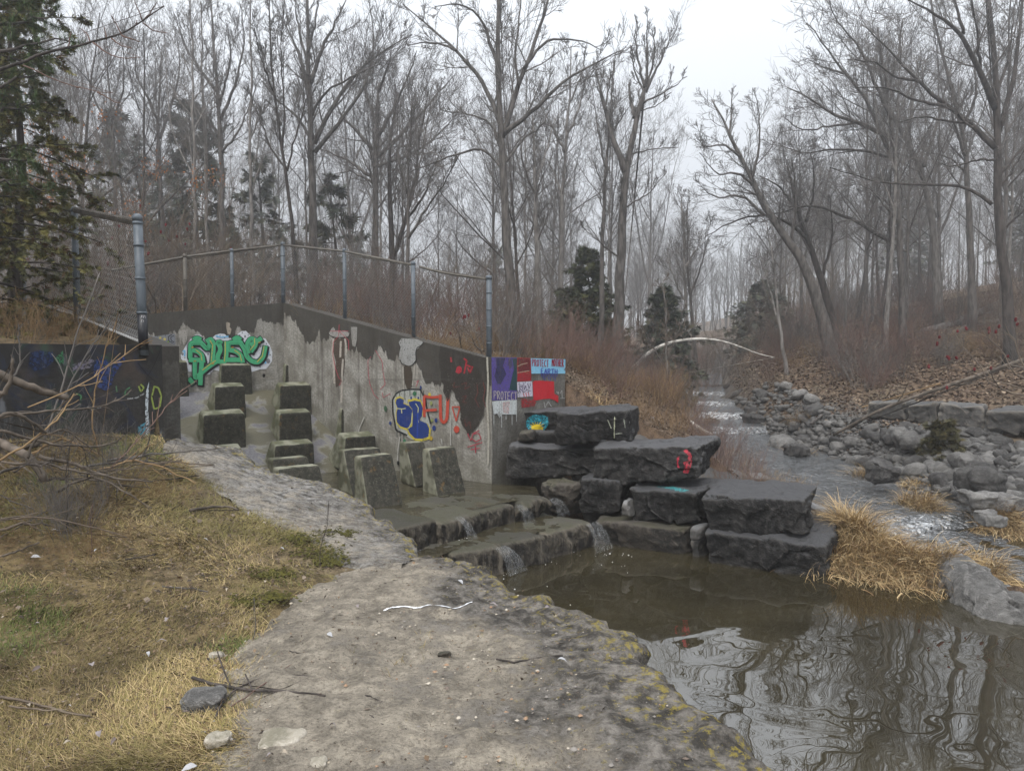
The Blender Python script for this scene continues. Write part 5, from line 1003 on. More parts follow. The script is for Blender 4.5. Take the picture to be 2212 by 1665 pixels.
def forest_tree(seed, H=13, r0=.16, first=.3, spread=.62, nl=13, dens=(8, 6, 6), lfac=.42, trop=.07, lean=(0, 0), twig_r=.0052, fork=False):
    rng = np.random.default_rng(seed); pts = [[0, 0, -.35]]; x = np.zeros(2)
    for k in range(1, 8): x = x + rng.normal(0, .035 * H / 8, 2) + np.array(lean) * H / 8; pts.append([x[0], x[1], H * k / 7])
    P, R = taper_trunk(pts, r0, .018, 16, .02, rng); L0 = (P[None], R[None])
    l1 = spawn(rng, *L0, nl, first, .97, spread, lfac, 9, .10, trop, .62, .3, .01)
    if fork:
        fk = spawn(rng, *L0, 2, first * .9, first * 1.15, .42, .8, 12, .07, .12, .75, .15, .02, .1); l1b = spawn(rng, *fk, 8, .25, .97, spread, .42, 8, .1, trop, .6, .3, .01)
        extra = [(*fk, 7), (*l1b, 5)]
        src = (np.concatenate([resample_b(l1[0], 8), l1b[0]]), np.concatenate([resample_r(l1[1], 8), l1b[1]]))
    else: extra = []; src = l1
    l2 = spawn(rng, *src, dens[0], .15, .98, .62, .52, 7, .075, trop, .55, .3, .006)
    l3 = spawn(rng, *l2, dens[1], .15, 1.0, .58, .55, 5, .09, trop * .8, .55, .4, twig_r)
    l4 = spawn(rng, *l3, dens[2], .2, 1.0, .55, .6, 3, .1, trop * .8, .65, .5, twig_r * .8)
    return build([(*L0, 10), (*l1, 6), *extra]), build([(*l2, 4), (*l3, 3), (*l4, 3)])
def resample_b(P, K):
    i = np.linspace(0, P.shape[1] - 1, K); a = np.clip(i.astype(int), 0, P.shape[1] - 2); f = (i - a)[None, :, None]; return P[:, a] * (1 - f) + P[:, a + 1] * f
def resample_r(R, K):
    i = np.linspace(0, R.shape[1] - 1, K); a = np.clip(i.astype(int), 0, R.shape[1] - 2); f = (i - a)[None]; return R[:, a] * (1 - f) + R[:, a + 1] * f
def make_tree(name, label, gt, gc, loc, mt='bark', mc='twig', group=None, cat='tree'):
    r = empty(name, loc, label, cat, group); obj('trunk', gt.me('trunk'), MAT[mt], r); obj('crown', gc.me('crown', True), MAT[mc], r); return r

# hero trees: trunk and limbs follow the real ones, finer wood grows from them
def hero(label, Y, limbs, seed, mt='bark', mc='twig', l2=11, l3=6, l4=4, wmin=.008, lf=.42, twig=.005, trop=.05, ang=.7, name='bare_tree', sub0=.12, depth_jit=.5, l4on=True):
    rng = np.random.default_rng(seed); px = Y / F; Ps = []; Rs = []; base = None; first = True; g = Geo()
    for n_, (pl, w0, w1) in enumerate(limbs):
        dy = 0 if n_ == 0 else rng.normal(0, depth_jit)
        K = 14; q = []
        for k, p in enumerate(pl):
            yy = Y + dy * k / max(len(pl) - 1, 1) * 1.6; q.append(at(p[0], p[1], yy))
        if n_ == 0:
            zb = hz(q[0][0], q[0][1]); 
            if q[0][2] > zb - .2: q.insert(0, np.array([q[0][0], q[0][1], zb - .3]))
            base = np.array([q[0][0], q[0][1], zb])
        P = resample(q, K, .012 * Y / 18, rng); t = np.linspace(0, 1, K); R = np.maximum((w0 * .82 + (w1 * .5 - w0 * .82) * t) * px / 2, wmin)
        if n_ == 0: R = R * (1 + .45 * np.exp(-t * 14))
        g.tube(P - base, R, 10 if n_ == 0 else 7)
        Ps.append(P - base); Rs.append(R)
    Pa = np.array(Ps); Ra = np.array(Rs); Ln = np.linalg.norm(np.diff(Pa, axis=1), axis=2).sum(1)
    lv = []; acc = []
    for n_ in range(len(Pa)):
        c = max(3, int(l2 * min(Ln[n_] / 4.0, 1.6))); s0 = .5 if n_ == 0 else sub0
        acc.append(spawn(rng, Pa[n_:n_ + 1], Ra[n_:n_ + 1], c, s0, .99, ang, lf if n_ else lf * .35, 9, .075, trop, .42, .25, .008))
        e_ = Pa[n_, -1]; d_ = nrm(Pa[n_, -1] - Pa[n_, -3])
    s1 = (np.concatenate([a_[0] for a_ in acc]), np.concatenate([a_[1] for a_ in acc])); s2 = spawn(rng, *s1, l3, .12, 1.0, .6, .56, 7, .08, trop, .5, .35, .006); s3 = spawn(rng, *s2, l4 + 1, .15, 1.0, .58, .58, 5, .09, trop, .6, .45, twig)
    L_ = [(*s1, 5), (*s2, 4), (*s3, 3)]
    if l4on: L_.append((*spawn(rng, *s3, 3, .2, 1.0, .55, .6, 3, .1, trop, .7, .6, twig * .8), 3))
    return make_tree(name, label, g, build(L_), tuple(base), mt, mc)
c1 = lambda L: [(x * .332, y * .332) for x, y in L]
c2 = lambda L: [(552.8 + x * .332, y * .332) for x, y in L]
c3 = lambda L: [(1105.5 + x * .332, y * .332) for x, y in L]
c4 = lambda L: [(1658 + x * .332, y * .332) for x, y in L]
hero('tall forked tree standing just behind the fence end, its crown against open sky', 16.5, [
    ([(1112, 745), (1100, 600), (1090, 450), (1084, 330), (1080, 240), (1076, 150), (1076, 0), (1074, -140)], 31, 9),
    ([(1083, 300), (1118, 190), (1150, 110), (1180, 20), (1200, -90)], 16, 6), ([(1082, 275), (1045, 175), (985, 110), (930, 60), (870, 10)], 14, 4), ([(985, 110), (950, 95), (905, 92), (880, 100)], 7, 3),
    ([(1088, 290), (1150, 240), (1220, 172), (1290, 135), (1345, 108)], 14, 3), ([(1082, 160), (1040, 40), (1000, 5), (940, 15)], 11, 3), ([(1130, 150), (1180, 85), (1250, 85), (1300, 110)], 9, 3), ([(1086, 330), (1060, 262), (1010, 247), (960, 240)], 9, 3),
    ([(1092, 375), (1050, 318), (990, 330), (930, 355), (880, 375)], 9, 3), ([(1092, 350), (1130, 300), (1175, 270), (1195, 215)], 8, 3), ([(1120, 190), (1110, 120), (1125, 30), (1120, -60)], 8, 3)], 11, 'bark', 'twig', lf=.30, trop=.06, l2=9)
hero('pollarded willow with broken limb stubs and upright shoots against the sky', 19.0, [
    ([(1330, 800), (1338, 650), (1340, 551), (1345, 450), (1351, 365), (1363, 300), (1380, 240), (1393, 190)], 34, 17), ([(1350, 372), (1336, 330), (1321, 299), (1305, 232), (1288, 159)], 19, 7), ([(1370, 255), (1364, 225), (1357, 183)], 12, 7),
    ([(1361, 334), (1404, 322), (1464, 319)], 5, 2), ([(1391, 222), (1437, 199), (1484, 166)], 6, 2), ([(1393, 195), (1398, 130), (1396, 60), (1398, 33)], 9, 2), ([(1396, 195), (1428, 130), (1442, 95), (1461, 63)], 8, 2), ([(1392, 195), (1378, 130), (1370, 80), (1375, 40)], 8, 2), ([(1395, 200), (1412, 120), (1415, 60)], 7, 2), ([(1390, 200), (1368, 150), (1362, 100)], 6, 2),
    ([(1305, 240), (1316, 180), (1328, 133)], 5, 2), ([(1380, 240), (1420, 230), (1450, 200)], 4, 2), ([(1345, 450), (1400, 420), (1440, 370)], 5, 2), ([(1340, 560), (1290, 520), (1255, 490)], 6, 2)], 12, 'bark', 'twig', lf=.34, trop=.2, ang=.42, l2=11, depth_jit=.3, l3=6)
hero('slim dark tree rising directly left of the pollarded willow', 19.6, [([(1296, 800), (1300, 551), (1305, 365), (1316, 300), (1318, 216), (1328, 120)], 17, 4), ([(1306, 360), (1290, 280), (1280, 200)], 6, 2), ([(1314, 300), (1345, 250), (1360, 230)], 6, 2)], 13, lf=.35, trop=.12, ang=.5)
hero('straight grey tree between the forked tree and the willow', 24, [([(1210, 760), (1212, 531), (1220, 315), (1232, 216), (1233, 100)], 19, 4), ([(1220, 330), (1180, 250), (1150, 190)], 8, 2), ([(1222, 300), (1250, 240), (1270, 150)], 8, 2), ([(1214, 420), (1190, 360), (1165, 320)], 6, 2), ([(1230, 220), (1255, 170), (1265, 110)], 6, 2)], 14, 'bark_pale', lf=.4, trop=.1, ang=.6)
hero('stout pale barked tree right behind the broken fence rail', 21, [([(1166, 780), (1160, 560), (1155, 380), (1150, 250)], 26, 6), ([(1156, 400), (1180, 330), (1200, 250)], 9, 3), ([(1156, 420), (1130, 360), (1120, 280)], 8, 3)], 15, 'bark_pale', lf=.4)
hero('thick trunked tree with a broad crown behind the centre of the fence', 20, [
    ([(680, 760), (677, 540), (674, 380), (669, 199), (664, 100), (662, -40)], 29, 9), ([(679, 310), (700, 260), (719, 232), (759, 166), (830, 110), (890, 75)], 13, 3), ([(668, 220), (646, 116), (625, 70), (603, 30)], 12, 3), ([(672, 180), (692, 110), (719, 60), (752, -10)], 12, 3), ([(680, 330), (730, 270), (790, 190), (810, 90), (800, 20)], 12, 3),
    ([(674, 250), (700, 200), (770, 160), (820, 140)], 8, 3), ([(672, 300), (640, 250), (600, 220), (560, 170)], 9, 3), ([(664, 120), (680, 60), (690, -20)], 8, 3), ([(668, 150), (640, 40), (635, -30)], 8, 3)], 16, 'bark', lf=.36, trop=.08)
hero('spreading old tree with a fan of crooked limbs left of the forked tree', 25, [
    ([(812, 740), (812, 540), (810, 420), (808, 332), (815, 250), (818, 180)], 27, 9), ([(806, 325), (765, 276), (740, 255), (715, 200)], 12, 3), ([(800, 380), (750, 345), (710, 330), (680, 318)], 10, 3), ([(812, 300), (850, 240), (880, 170), (900, 110)], 12, 3), ([(815, 340), (870, 290), (930, 220), (984, 160)], 12, 3), ([(812, 270), (790, 200), (780, 140)], 9, 3), ([(815, 360), (900, 330), (960, 280), (1000, 230)], 9, 3), ([(818, 200), (840, 140), (850, 90)], 8, 2), ([(812, 400), (760, 370), (720, 375)], 8, 2)], 17, 'bark', lf=.42, trop=.08)
hero('dark twin-stemmed trunk close behind the spreading old tree', 23.5, [([(845, 740), (846, 560), (842, 420), (838, 320), (860, 200)], 22, 7), ([(846, 560), (880, 470), (900, 380), (905, 300), (925, 200)], 13, 4), ([(880, 470), (920, 420), (950, 330)], 8, 3)], 18, 'bark_dark', lf=.4, trop=.1)
hero('crooked grey tree leaning right behind the fence with thin upward twigs', 18.5, [([(875, 760), (880, 560), (882, 470), (878, 400), (885, 320), (890, 210)], 15, 4), ([(880, 520), (925, 440), (960, 400), (985, 340)], 8, 2), ([(882, 450), (905, 380), (920, 280), (935, 200)], 7, 2), ([(880, 420), (860, 340), (865, 270)], 6, 2)], 19, 'bark', 'twig', lf=.42, trop=.12, ang=.5)
hero('thin dark tree that forks low behind the fence corner', 16.5, [([(642, 640), (634, 520), (619, 365), (600, 280), (583, 133), (584, -40)], 12, 4), ([(620, 370), (640, 290), (665, 210), (675, 130)], 6, 2), ([(619, 365), (590, 330), (560, 260), (540, 200)], 6, 2), ([(610, 320), (615, 230), (605, 130), (612, 20)], 6, 2), ([(592, 200), (560, 120), (545, 30)], 5, 2)], 20, 'bark_dark', lf=.3, trop=.1, ang=.45)
hero('grey tree with a wide crown left of the fence corner', 24, [([(480, 700), (480, 480), (478, 299), (470, 210), (460, 100), (455, 0)], 21, 6), ([(470, 200), (430, 150), (400, 100), (375, 30)], 10, 3), ([(476, 260), (510, 180), (530, 90), (520, 10)], 9, 3), ([(478, 300), (440, 240), (400, 220)], 8, 3), ([(474, 230), (500, 130), (490, 50)], 8, 3), ([(478, 330), (520, 280), (545, 210)], 8, 3)], 21, 'bark', lf=.42, trop=.1)
hero('slender many-branched tree at the far left beyond the evergreen', 27, [([(345, 700), (350, 480), (345, 320), (340, 220), (350, 100)], 16, 4), ([(342, 260), (310, 200), (290, 150), (300, 80)], 8, 2), ([(345, 300), (375, 220), (390, 140), (380, 60)], 8, 2)], 22, 'bark', lf=.45, trop=.12)
hero('thin upright tree with dense twigs above the evergreen tip', 26, [([(245, 700), (250, 400), (245, 270), (235, 170), (225, 60)], 14, 4), ([(247, 300), (210, 230), (185, 150), (170, 60)], 7, 2), ([(246, 260), (270, 180), (265, 90)], 7, 2)], 23, 'bark', lf=.45, trop=.14)
# right bank
hero('massive oak at the right edge whose limbs sweep left over the creek', 17, [
    ([(2184, 700), (2172, 600), (2157, 500), (2153, 299), (2153, 149), (2140, 60), (2128, -60)], 29, 15), ([(2150, 320), (2100, 266), (2040, 229), (1983, 176), (1924, 116), (1870, 60)], 16, 4), ([(2150, 235), (2116, 159), (2080, 76), (2023, 33), (1960, 0)], 17, 5), ([(2156, 285), (2186, 199), (2202, 66), (2210, -40)], 15, 8), ([(2142, 442), (2086, 398), (1990, 402), (1920, 398), (1864, 385), (1791, 362)], 10, 3), ([(2155, 380), (2190, 340), (2230, 290)], 10, 5),
    ([(2040, 229), (1980, 220), (1920, 190), (1850, 190)], 9, 3), ([(2080, 76), (2060, 0), (2040, -60)], 9, 4), ([(2116, 159), (2110, 60), (2090, -40)], 9, 4), ([(2153, 200), (2180, 120), (2190, 20)], 9, 4), ([(2100, 266), (2050, 265), (1990, 250), (1940, 265)], 8, 3), ([(2155, 345), (2110, 345), (2070, 360), (2030, 355)], 7, 3), ([(1983, 176), (1940, 170), (1880, 130), (1830, 130)], 8, 3), ([(2155, 410), (2185, 370), (2215, 320)], 8, 3)], 31, 'bark_dark', 'twig', lf=.34, trop=.03, l2=9)
hero('dark tree with long limbs reaching over the creek, left of the massive oak', 21, [
    ([(1950, 690), (1943, 531), (1933, 332), (1925, 260), (1905, 150), (1895, 60)], 21, 7), ([(1926, 300), (1857, 266), (1804, 252), (1741, 206), (1700, 190)], 14, 3), ([(1920, 330), (1874, 216), (1824, 160), (1784, 100), (1741, 50)], 12, 3), ([(1925, 260), (1890, 180), (1860, 110), (1800, 40), (1790, 0)], 11, 3), ([(1857, 266), (1790, 275), (1730, 285), (1690, 250)], 8, 2), ([(1930, 340), (1890, 330), (1800, 320), (1730, 335), (1680, 310)], 9, 3), ([(1915, 200), (1940, 120), (1950, 40)], 9, 4), ([(1824, 160), (1790, 150), (1745, 130)], 7, 2), ([(1940, 480), (1900, 430), (1870, 400), (1820, 400)], 7, 2)], 32, 'bark', 'twig', lf=.42, trop=.04, l2=10)
hero('thick hazy tree standing between the two dark limbed trees', 25, [([(2026, 690), (2020, 531), (1990, 349), (1950, 299), (1905, 200), (1890, 120)], 25, 7), ([(1995, 360), (2020, 280), (2040, 200), (2060, 120)], 11, 4), ([(1960, 310), (1970, 220), (1985, 120)], 10, 4), ([(1990, 350), (1940, 330), (1880, 340)], 8, 3)], 33, 'bark_pale', lf=.4)
hero('straight tall trunk left of the massive oak', 23, [([(2100, 690), (2096, 531), (2088, 350), (2075, 250), (2030, 120), (2010, 0)], 21, 7), ([(2085, 340), (2060, 270), (2050, 170)], 9, 3), ([(2080, 280), (2110, 200), (2100, 80)], 9, 3), ([(2090, 380), (2050, 340), (2010, 330)], 7, 3)], 34, 'bark', lf=.4)
hero('leaning tree on the right bank whose tip points up and left into the sky', 22, [
    ([(1800, 775), (1770, 660), (1745, 580), (1700, 515), (1650, 461), (1623, 382), (1597, 332), (1570, 285), (1537, 216)], 34, 5), ([(1625, 400), (1590, 370), (1550, 380), (1510, 330)], 8, 2), ([(1600, 340), (1560, 310), (1520, 320), (1500, 290)], 7, 2), ([(1650, 465), (1600, 420), (1550, 430), (1505, 400)], 9, 2), ([(1575, 290), (1580, 240), (1580, 200)], 6, 2), ([(1625, 385), (1640, 300), (1640, 240), (1625, 190)], 8, 2), ([(1680, 495), (1640, 420), (1560, 410)], 8, 2), ([(1710, 525), (1720, 430), (1710, 340)], 9, 3)], 35, 'bark', 'twig', lf=.42, trop=.05, ang=.65, l2=10)
hero('second leaning trunk crossing close behind the leaning tree', 23, [([(1815, 770), (1790, 660), (1770, 590), (1745, 520), (1720, 450), (1700, 360)], 25, 9), ([(1745, 520), (1700, 475), (1640, 462), (1580, 478), (1525, 510)], 10, 3), ([(1775, 600), (1800, 500), (1790, 420)], 9, 3), ([(1720, 450), (1680, 400), (1640, 380)], 9, 3), ([(1740, 480), (1760, 400), (1750, 330)], 8, 3)], 36, 'bark_dark', lf=.42)
hero('arched grey tree with a long low limb over the right slope', 22, [([(1905, 760), (1915, 660), (1925, 560), (1920, 470), (1925, 360)], 15, 5), ([(1920, 520), (1880, 500), (1830, 470), (1770, 440), (1700, 455), (1640, 468)], 12, 3), ([(1925, 470), (1950, 430), (1945, 400)], 6, 3)], 37, 'bark_dark', lf=.45)
hero('thin slanting sapling on the right bank below the leaning tree', 21, [([(1700, 815), (1680, 680), (1668, 560), (1655, 480)], 11, 3), ([(1680, 690), (1655, 600), (1640, 540)], 6, 2)], 38, 'bark_pale', lf=.4)
hero('slim pale tree on the left bank beside the arching birch', 24, [([(1492, 820), (1485, 700), (1478, 600), (1476, 480), (1470, 420)], 13, 3), ([(1482, 660), (1450, 590), (1440, 540)], 6, 2), ([(1478, 580), (1510, 530), (1520, 500)], 6, 2)], 39, 'bark_pale', lf=.45, trop=.12)
hero('young pale sapling in the brush in front of the small evergreen', 17, [([(1441, 900), (1440, 780), (1438, 680), (1432, 600)], 7, 2), ([(1440, 780), (1470, 700), (1480, 650)], 3, 2), ([(1440, 800), (1405, 740), (1385, 700)], 3, 2)], 40, 'bark_pale', 'twig_pale', lf=.4, l3=4, l4=3)
hero('dark vertical trunk above the far end of the creek', 28, [([(1505, 840), (1500, 740), (1490, 640), (1482, 540), (1484, 440)], 13, 4), ([(1490, 640), (1520, 560), (1525, 500)], 6, 2)], 42, 'bark', lf=.45, trop=.12)

# background wood: copies of a few grown shapes
protos = []
for i, kw in enumerate((dict(H=13, r0=.11), dict(H=14, r0=.12, first=.42, spread=.5, lfac=.34), dict(H=12, r0=.10, first=.25, spread=.75, lfac=.46, nl=15), dict(H=15, r0=.14, fork=True, nl=9, dens=(7, 6, 5)), dict(H=11, r0=.075, first=.35, spread=.45, lfac=.3, nl=11, dens=(7, 6, 5)), dict(H=13, r0=.10, first=.5, spread=.6, lfac=.36, nl=12), dict(H=12, r0=.11, first=.3, lean=(-.12, 0), spread=.7, nl=13))):
    gt, gc = forest_tree(300 + i, **kw); protos.append((gt.me('trunk'), gc.me('crown')))
for i, (a_, b__) in enumerate(protos): a_.materials.append(MAT[('bark', 'bark_pale', 'bark', 'bark', 'bark_pale', 'bark', 'bark_dark')[i]]); b__.materials.append(MAT['twig'])
def put_tree(k, x, y, sc, label, group, rz=None):
    r_ = empty('bare_tree', (x, y, hz(x, y)), label, 'tree', group, random.uniform(0, 6.28) if rz is None else rz); r_.scale = (sc, sc, sc * random.uniform(.92, 1.1))
    obj('trunk', protos[k][0], None, r_); obj('crown', protos[k][1], None, r_)
rr = np.random.default_rng(77)
def sx(y): i = np.argsort(SA[:, 1]); return float(np.interp(y, SA[i, 1], SA[i, 0]))
spots = []
def scatter(n, ylo, yhi, xlo, xhi, dmin, label, group, smin=.7, smax=1.05, pick=None, pw=1.0, gap=None):
    c = 0; tries = 0
    while c < n and tries < 6000:
        tries += 1; y = ylo + (yhi - ylo) * rr.random() ** pw; x = rr.uniform(xlo(y), xhi(y))
        if abs(x - sx(y)) < (2.2 + .03 * y if gap is None else gap): continue
        if any((x - a) ** 2 + (y - b) ** 2 < dmin ** 2 for a, b in spots): continue
        spots.append((x, y)); put_tree(int(rr.choice(pick)) if pick else int(rr.integers(7)), x, y, rr.uniform(smin, smax), label, group); c += 1
scatter(15, 18, 27, lambda y: -.74 * y, lambda y: sx(y) - 4.2, 1.3, 'slender bare tree in the front ranks of the wood behind the fence', 'front trees of the wood behind the fence', .5, .85, [1, 4, 4, 5, 6])
scatter(34, 27, 46, lambda y: -.76 * y, lambda y: sx(y) - 3, 1.5, 'bare grey tree in the misty wood behind the fence', 'trees of the misty wood behind the fence', .62, .95)
scatter(30, 46, 88, lambda y: -.78 * y, lambda y: sx(y) - 2, 1.8, 'faded bare tree deep in the mist behind the fence', 'distant trees behind the fence', .75, 1.1)
scatter(13, 20, 31, lambda y: sx(y) + 4.5, lambda y: .78 * y, 1.6, 'bare tree on the brown slope right of the creek', 'trees on the slope right of the creek', .5, .8, [0, 1, 4, 5, 2])
scatter(32, 30, 55, lambda y: sx(y) + 3.5, lambda y: .8 * y, 1.6, 'hazy bare tree on the misty right hillside', 'trees of the misty right hillside', .55, .85)
scatter(22, 55, 95, lambda y: sx(y) + 2, lambda y: .8 * y, 2.0, 'pale faded tree on the far right hillside', 'distant trees on the right hillside', .6, .95)
scatter(20, 60, 118, lambda y: sx(y) - 14, lambda y: sx(y) + 14, 1.6, 'ghostly tree closing the far end of the creek valley', 'far trees closing the valley', .55, .85)
scatter(24, 44, 90, lambda y: sx(y) - 9, lambda y: sx(y) + 9, .9, 'thin ghostly tree standing in the mist up the creek', 'thin trees up the misty creek', .5, .8, [1, 4, 5], 1.0, 1.2)
def far_wood():
    rng = np.random.default_rng(4); g = Geo(); n = 400; y = rng.uniform(92, 128, n); x = rng.uniform(-.8, .85, n) * y; z = height(x, y); H = rng.uniform(8, 13, n)
    P = np.stack([np.stack([x + rng.normal(0, .2, n), y, z + H * t], 1) for t in (-.02, .35, .7, 1.0)], 1); R = np.broadcast_to(np.array([.13, .10, .06, .03]), (n, 4)); l1 = spawn(rng, P, R, 16, .25, .98, .55, .34, 4, .12, .1, .6, .5, .035); l2 = spawn(rng, *l1, 3, .3, 1, .6, .5, 3, .15, .1, .7, .7, .022)
    for a_, b__, c_ in ((P, R, 4), (*l1, 3), (*l2, 3)): v, q = tubes(a_, b__, c_); g.add(v, q)
    tag(obj('far_wood', g.me('far_wood'), MAT['bark']), 'far-off bare wood fading into mist', None, None, 'stuff')
far_wood()

# ---- evergreens
def conifer(seed, H=6, rb=1.6, n=70, sprays=16, leaf=.16, droop=-.12, z0=.06, col=(.030, .042, .022), leaves=6, dead=.0, asc=1.35, yellow=.25):
    rng = np.random.default_rng(seed); P, R = taper_trunk([[0, 0, -.3], [.03 * H, .01 * H, H * .5], [0, 0, H]], .016 * H + .02, .012, 12, .02, rng)
    t = z0 + (1 - z0) * (np.arange(n) + rng.random(n)) / n; i = t * 11; a = np.clip(i.astype(int), 0, 10); f = (i - a)[:, None]; p = P[a] * (1 - f) + P[a + 1] * f
    az = np.arange(n) * 2.399 + rng.normal(0, .4, n); L = rb * (1 - t) ** .72 * rng.uniform(.55, 1.25, n) + .12; el = asc - 1.35 + rng.normal(0, .15, n); d = np.stack([np.cos(az) * np.cos(el), np.sin(az) * np.cos(el), np.sin(el)], 1)
    K = 6; B = np.empty((n, K, 3)); B[:, 0] = p
    for k in range(1, K): d = nrm(d + rng.normal(0, .07, (n, 3)) + [0, 0, droop * .5]); B[:, k] = B[:, k - 1] + d * (L / (K - 1))[:, None]
    BR = np.maximum(L[:, None] * .012 * np.linspace(1, .3, K), .003); sub = spawn(rng, B, BR, 5, .2, .95, .8, .45, 4, .1, droop, .5, .4, .002)
    wood = build([(P[None], R[None], 8), (B, BR, 4), (*sub, 3)])
    allb = np.concatenate([resample_b(B, 4), sub[0]]); N = len(allb); m = sprays; tt = rng.uniform(.15, 1.02, (N, m)); x = np.clip(tt, 0, .999) * 3; ia = x.astype(int); fa = (x - ia)[..., None]; rows = np.arange(N)[:, None]
    q = (allb[rows, ia] * (1 - fa) + allb[rows, ia + 1] * fa).reshape(-1, 3); td = nrm(allb[rows, ia + 1] - allb[rows, ia]).reshape(-1, 3); S_ = len(q); sd_ = nrm(rng.normal(0, 1, (S_, 3)) * [1, 1, .6]); dd = nrm(td * .8 + sd_ * .75 + [0, 0, droop * 1.5])
    side = nrm(np.cross(dd, nrm(rng.normal(0, .5, (S_, 3)) + [0, 0, 1]))); ln = leaf * rng.uniform(.6, 1.4, S_)
    shade = (np.array(col) * rng.uniform(.5, 1.6, (S_, 1))); yl = rng.random(S_) < yellow; shade[yl] = shade[yl] * [1.4, 1.25, .9]; br = rng.random(S_) < dead; shade[br] = [.10, .055, .025]
    V = []; C = []
    for k in range(leaves):
        a_ = (k - (leaves - 1) / 2) * (.36 if leaves > 3 else .6); d2 = dd * math.cos(a_) + side * math.sin(a_); ll = (ln * (1 - .22 * abs(a_)))[:, None]; w_ = np.cross(d2, np.cross(dd, side)) * ll * .10; b0 = q + dd * (ln * .12 * abs(k - leaves // 2))[:, None] * 0 + dd * (ln * (.10 * (k % 3)))[:, None]
        V.append(np.stack([b0 - w_ * .5, b0 + d2 * ll * .5 + w_, b0 + d2 * ll, b0 + d2 * ll * .5 - w_], 1)); C.append(np.repeat(shade[:, None], 4, 1))
    V = np.concatenate(V).reshape(-1, 3); C = np.concatenate(C).reshape(-1, 3); g = Geo(); g.add(V, np.arange(len(V)).reshape(-1, 4), C); return wood, g
def conifer_tree(name, label, loc, wood, leaves, group=None):
    r_ = empty(name, loc, label, 'evergreen', group); obj('trunk', wood.me('trunk'), MAT['bark_dark'], r_); obj('foliage', leaves.me('foliage', False), MAT['needles'], r_); return r_
def ev(label, x, y, Y, topy, rb, seed, **kw):
    b = at(x, y, Y); z = hz(b[0], b[1]); H = at(x, topy, Y)[2] - z; wd, lv_ = conifer(seed, H=H, rb=rb, **kw); return conifer_tree('evergreen_tree', label, (b[0], b[1], z), wd, lv_)
ev('dark cedar with drooping sprays in the middle of the far brush', 1268, 760, 21, 535, 1.5, 1, n=80, leaf=.17, sprays=8, col=(.05, .058, .03))
ev('lower bushy cedar just left of the dark one', 1222, 780, 20, 620, 1.1, 2, n=56, leaf=.15, sprays=7, col=(.05, .058, .03))
ev('evergreen by the left bank under the arching birch', 1432, 800, 23, 615, 1.5, 3, n=70, leaf=.17, sprays=7, col=(.05, .06, .042))
ev('hazy evergreen across the creek behind the birch tip', 1640, 790, 32, 610, 2.2, 4, n=64, leaf=.22, sprays=6, col=(.05, .058, .045))
ev('tall dim spruce in the wood left of the fence corner', 415, 690, 29, 215, 3.6, 5, n=64, leaf=.32, sprays=4, z0=.2, droop=-.2, col=(.05, .06, .042))
ev('dim ragged hemlock behind the thick trunked tree', 716, 690, 27, 380, 2.4, 6, n=24, leaf=.30, sprays=5, z0=.1, asc=1.3, col=(.05, .058, .04))
ev('dim tall fir left of the slender trees', 260, 700, 31, 240, 3.2, 7, n=44, leaf=.32, sprays=4, z0=.2, col=(.05, .06, .042))
ev('shadowy hemlock among the trunks behind the fence corner', 560, 690, 30, 330, 2.6, 8, n=34, leaf=.3, sprays=4, col=(.05, .058, .042))
ev('tiny brown-green cedar seedling on the rubble slope', 2035, 958, 13.0, 905, .42, 9, n=40, leaf=.10, sprays=7, col=(.055, .05, .022))
wd, lv_ = conifer(50, H=9, rb=2.6, n=50, leaf=.34, sprays=4, col=(.05, .058, .042)); wmesh = wd.me('trunk'); lmesh = lv_.me('foliage', False); wmesh.materials.append(MAT['bark_dark']); lmesh.materials.append(MAT['needles'])
for k in range(9):
    y = rr.uniform(40, 66); x = rr.choice([rr.uniform(sx(y) + 4, .75 * y), rr.uniform(-.75 * y, sx(y) - 5)]) ; r_ = empty('evergreen_tree', (x, y, hz(x, y)), 'dim evergreen showing through the misty bare wood', 'evergreen', 'dim evergreens in the misty wood', rr.uniform(0, 6)); s = rr.uniform(.7, 1.25); r_.scale = (s, s, s); obj('trunk', wmesh, None, r_); obj('foliage', lmesh, None, r_)
# large cedar close at the left edge
wd, lv_ = conifer(61, H=6.3, rb=1.3, n=110, sprays=30, leaf=.055, leaves=8, droop=-.10, z0=.02, col=(.105, .105, .045), dead=.12, yellow=.4, asc=1.45)
conifer_tree('cedar_tree', 'big bronzed green cedar filling the left edge above the dark wall', (-5.75, 7.7, hz(-5.75, 7.7)), wd, lv_)
wd, lv_ = conifer(62, H=4.2, rb=1.0, n=64, sprays=24, leaf=.06, leaves=8, droop=-.10, z0=.02, col=(.095, .098, .045), dead=.1, yellow=.3, asc=1.4)
conifer_tree('cedar_tree', 'smaller cedar in front of the near fence at the left edge', (-6.1, 8.9, hz(-6.1, 8.9)), wd, lv_)
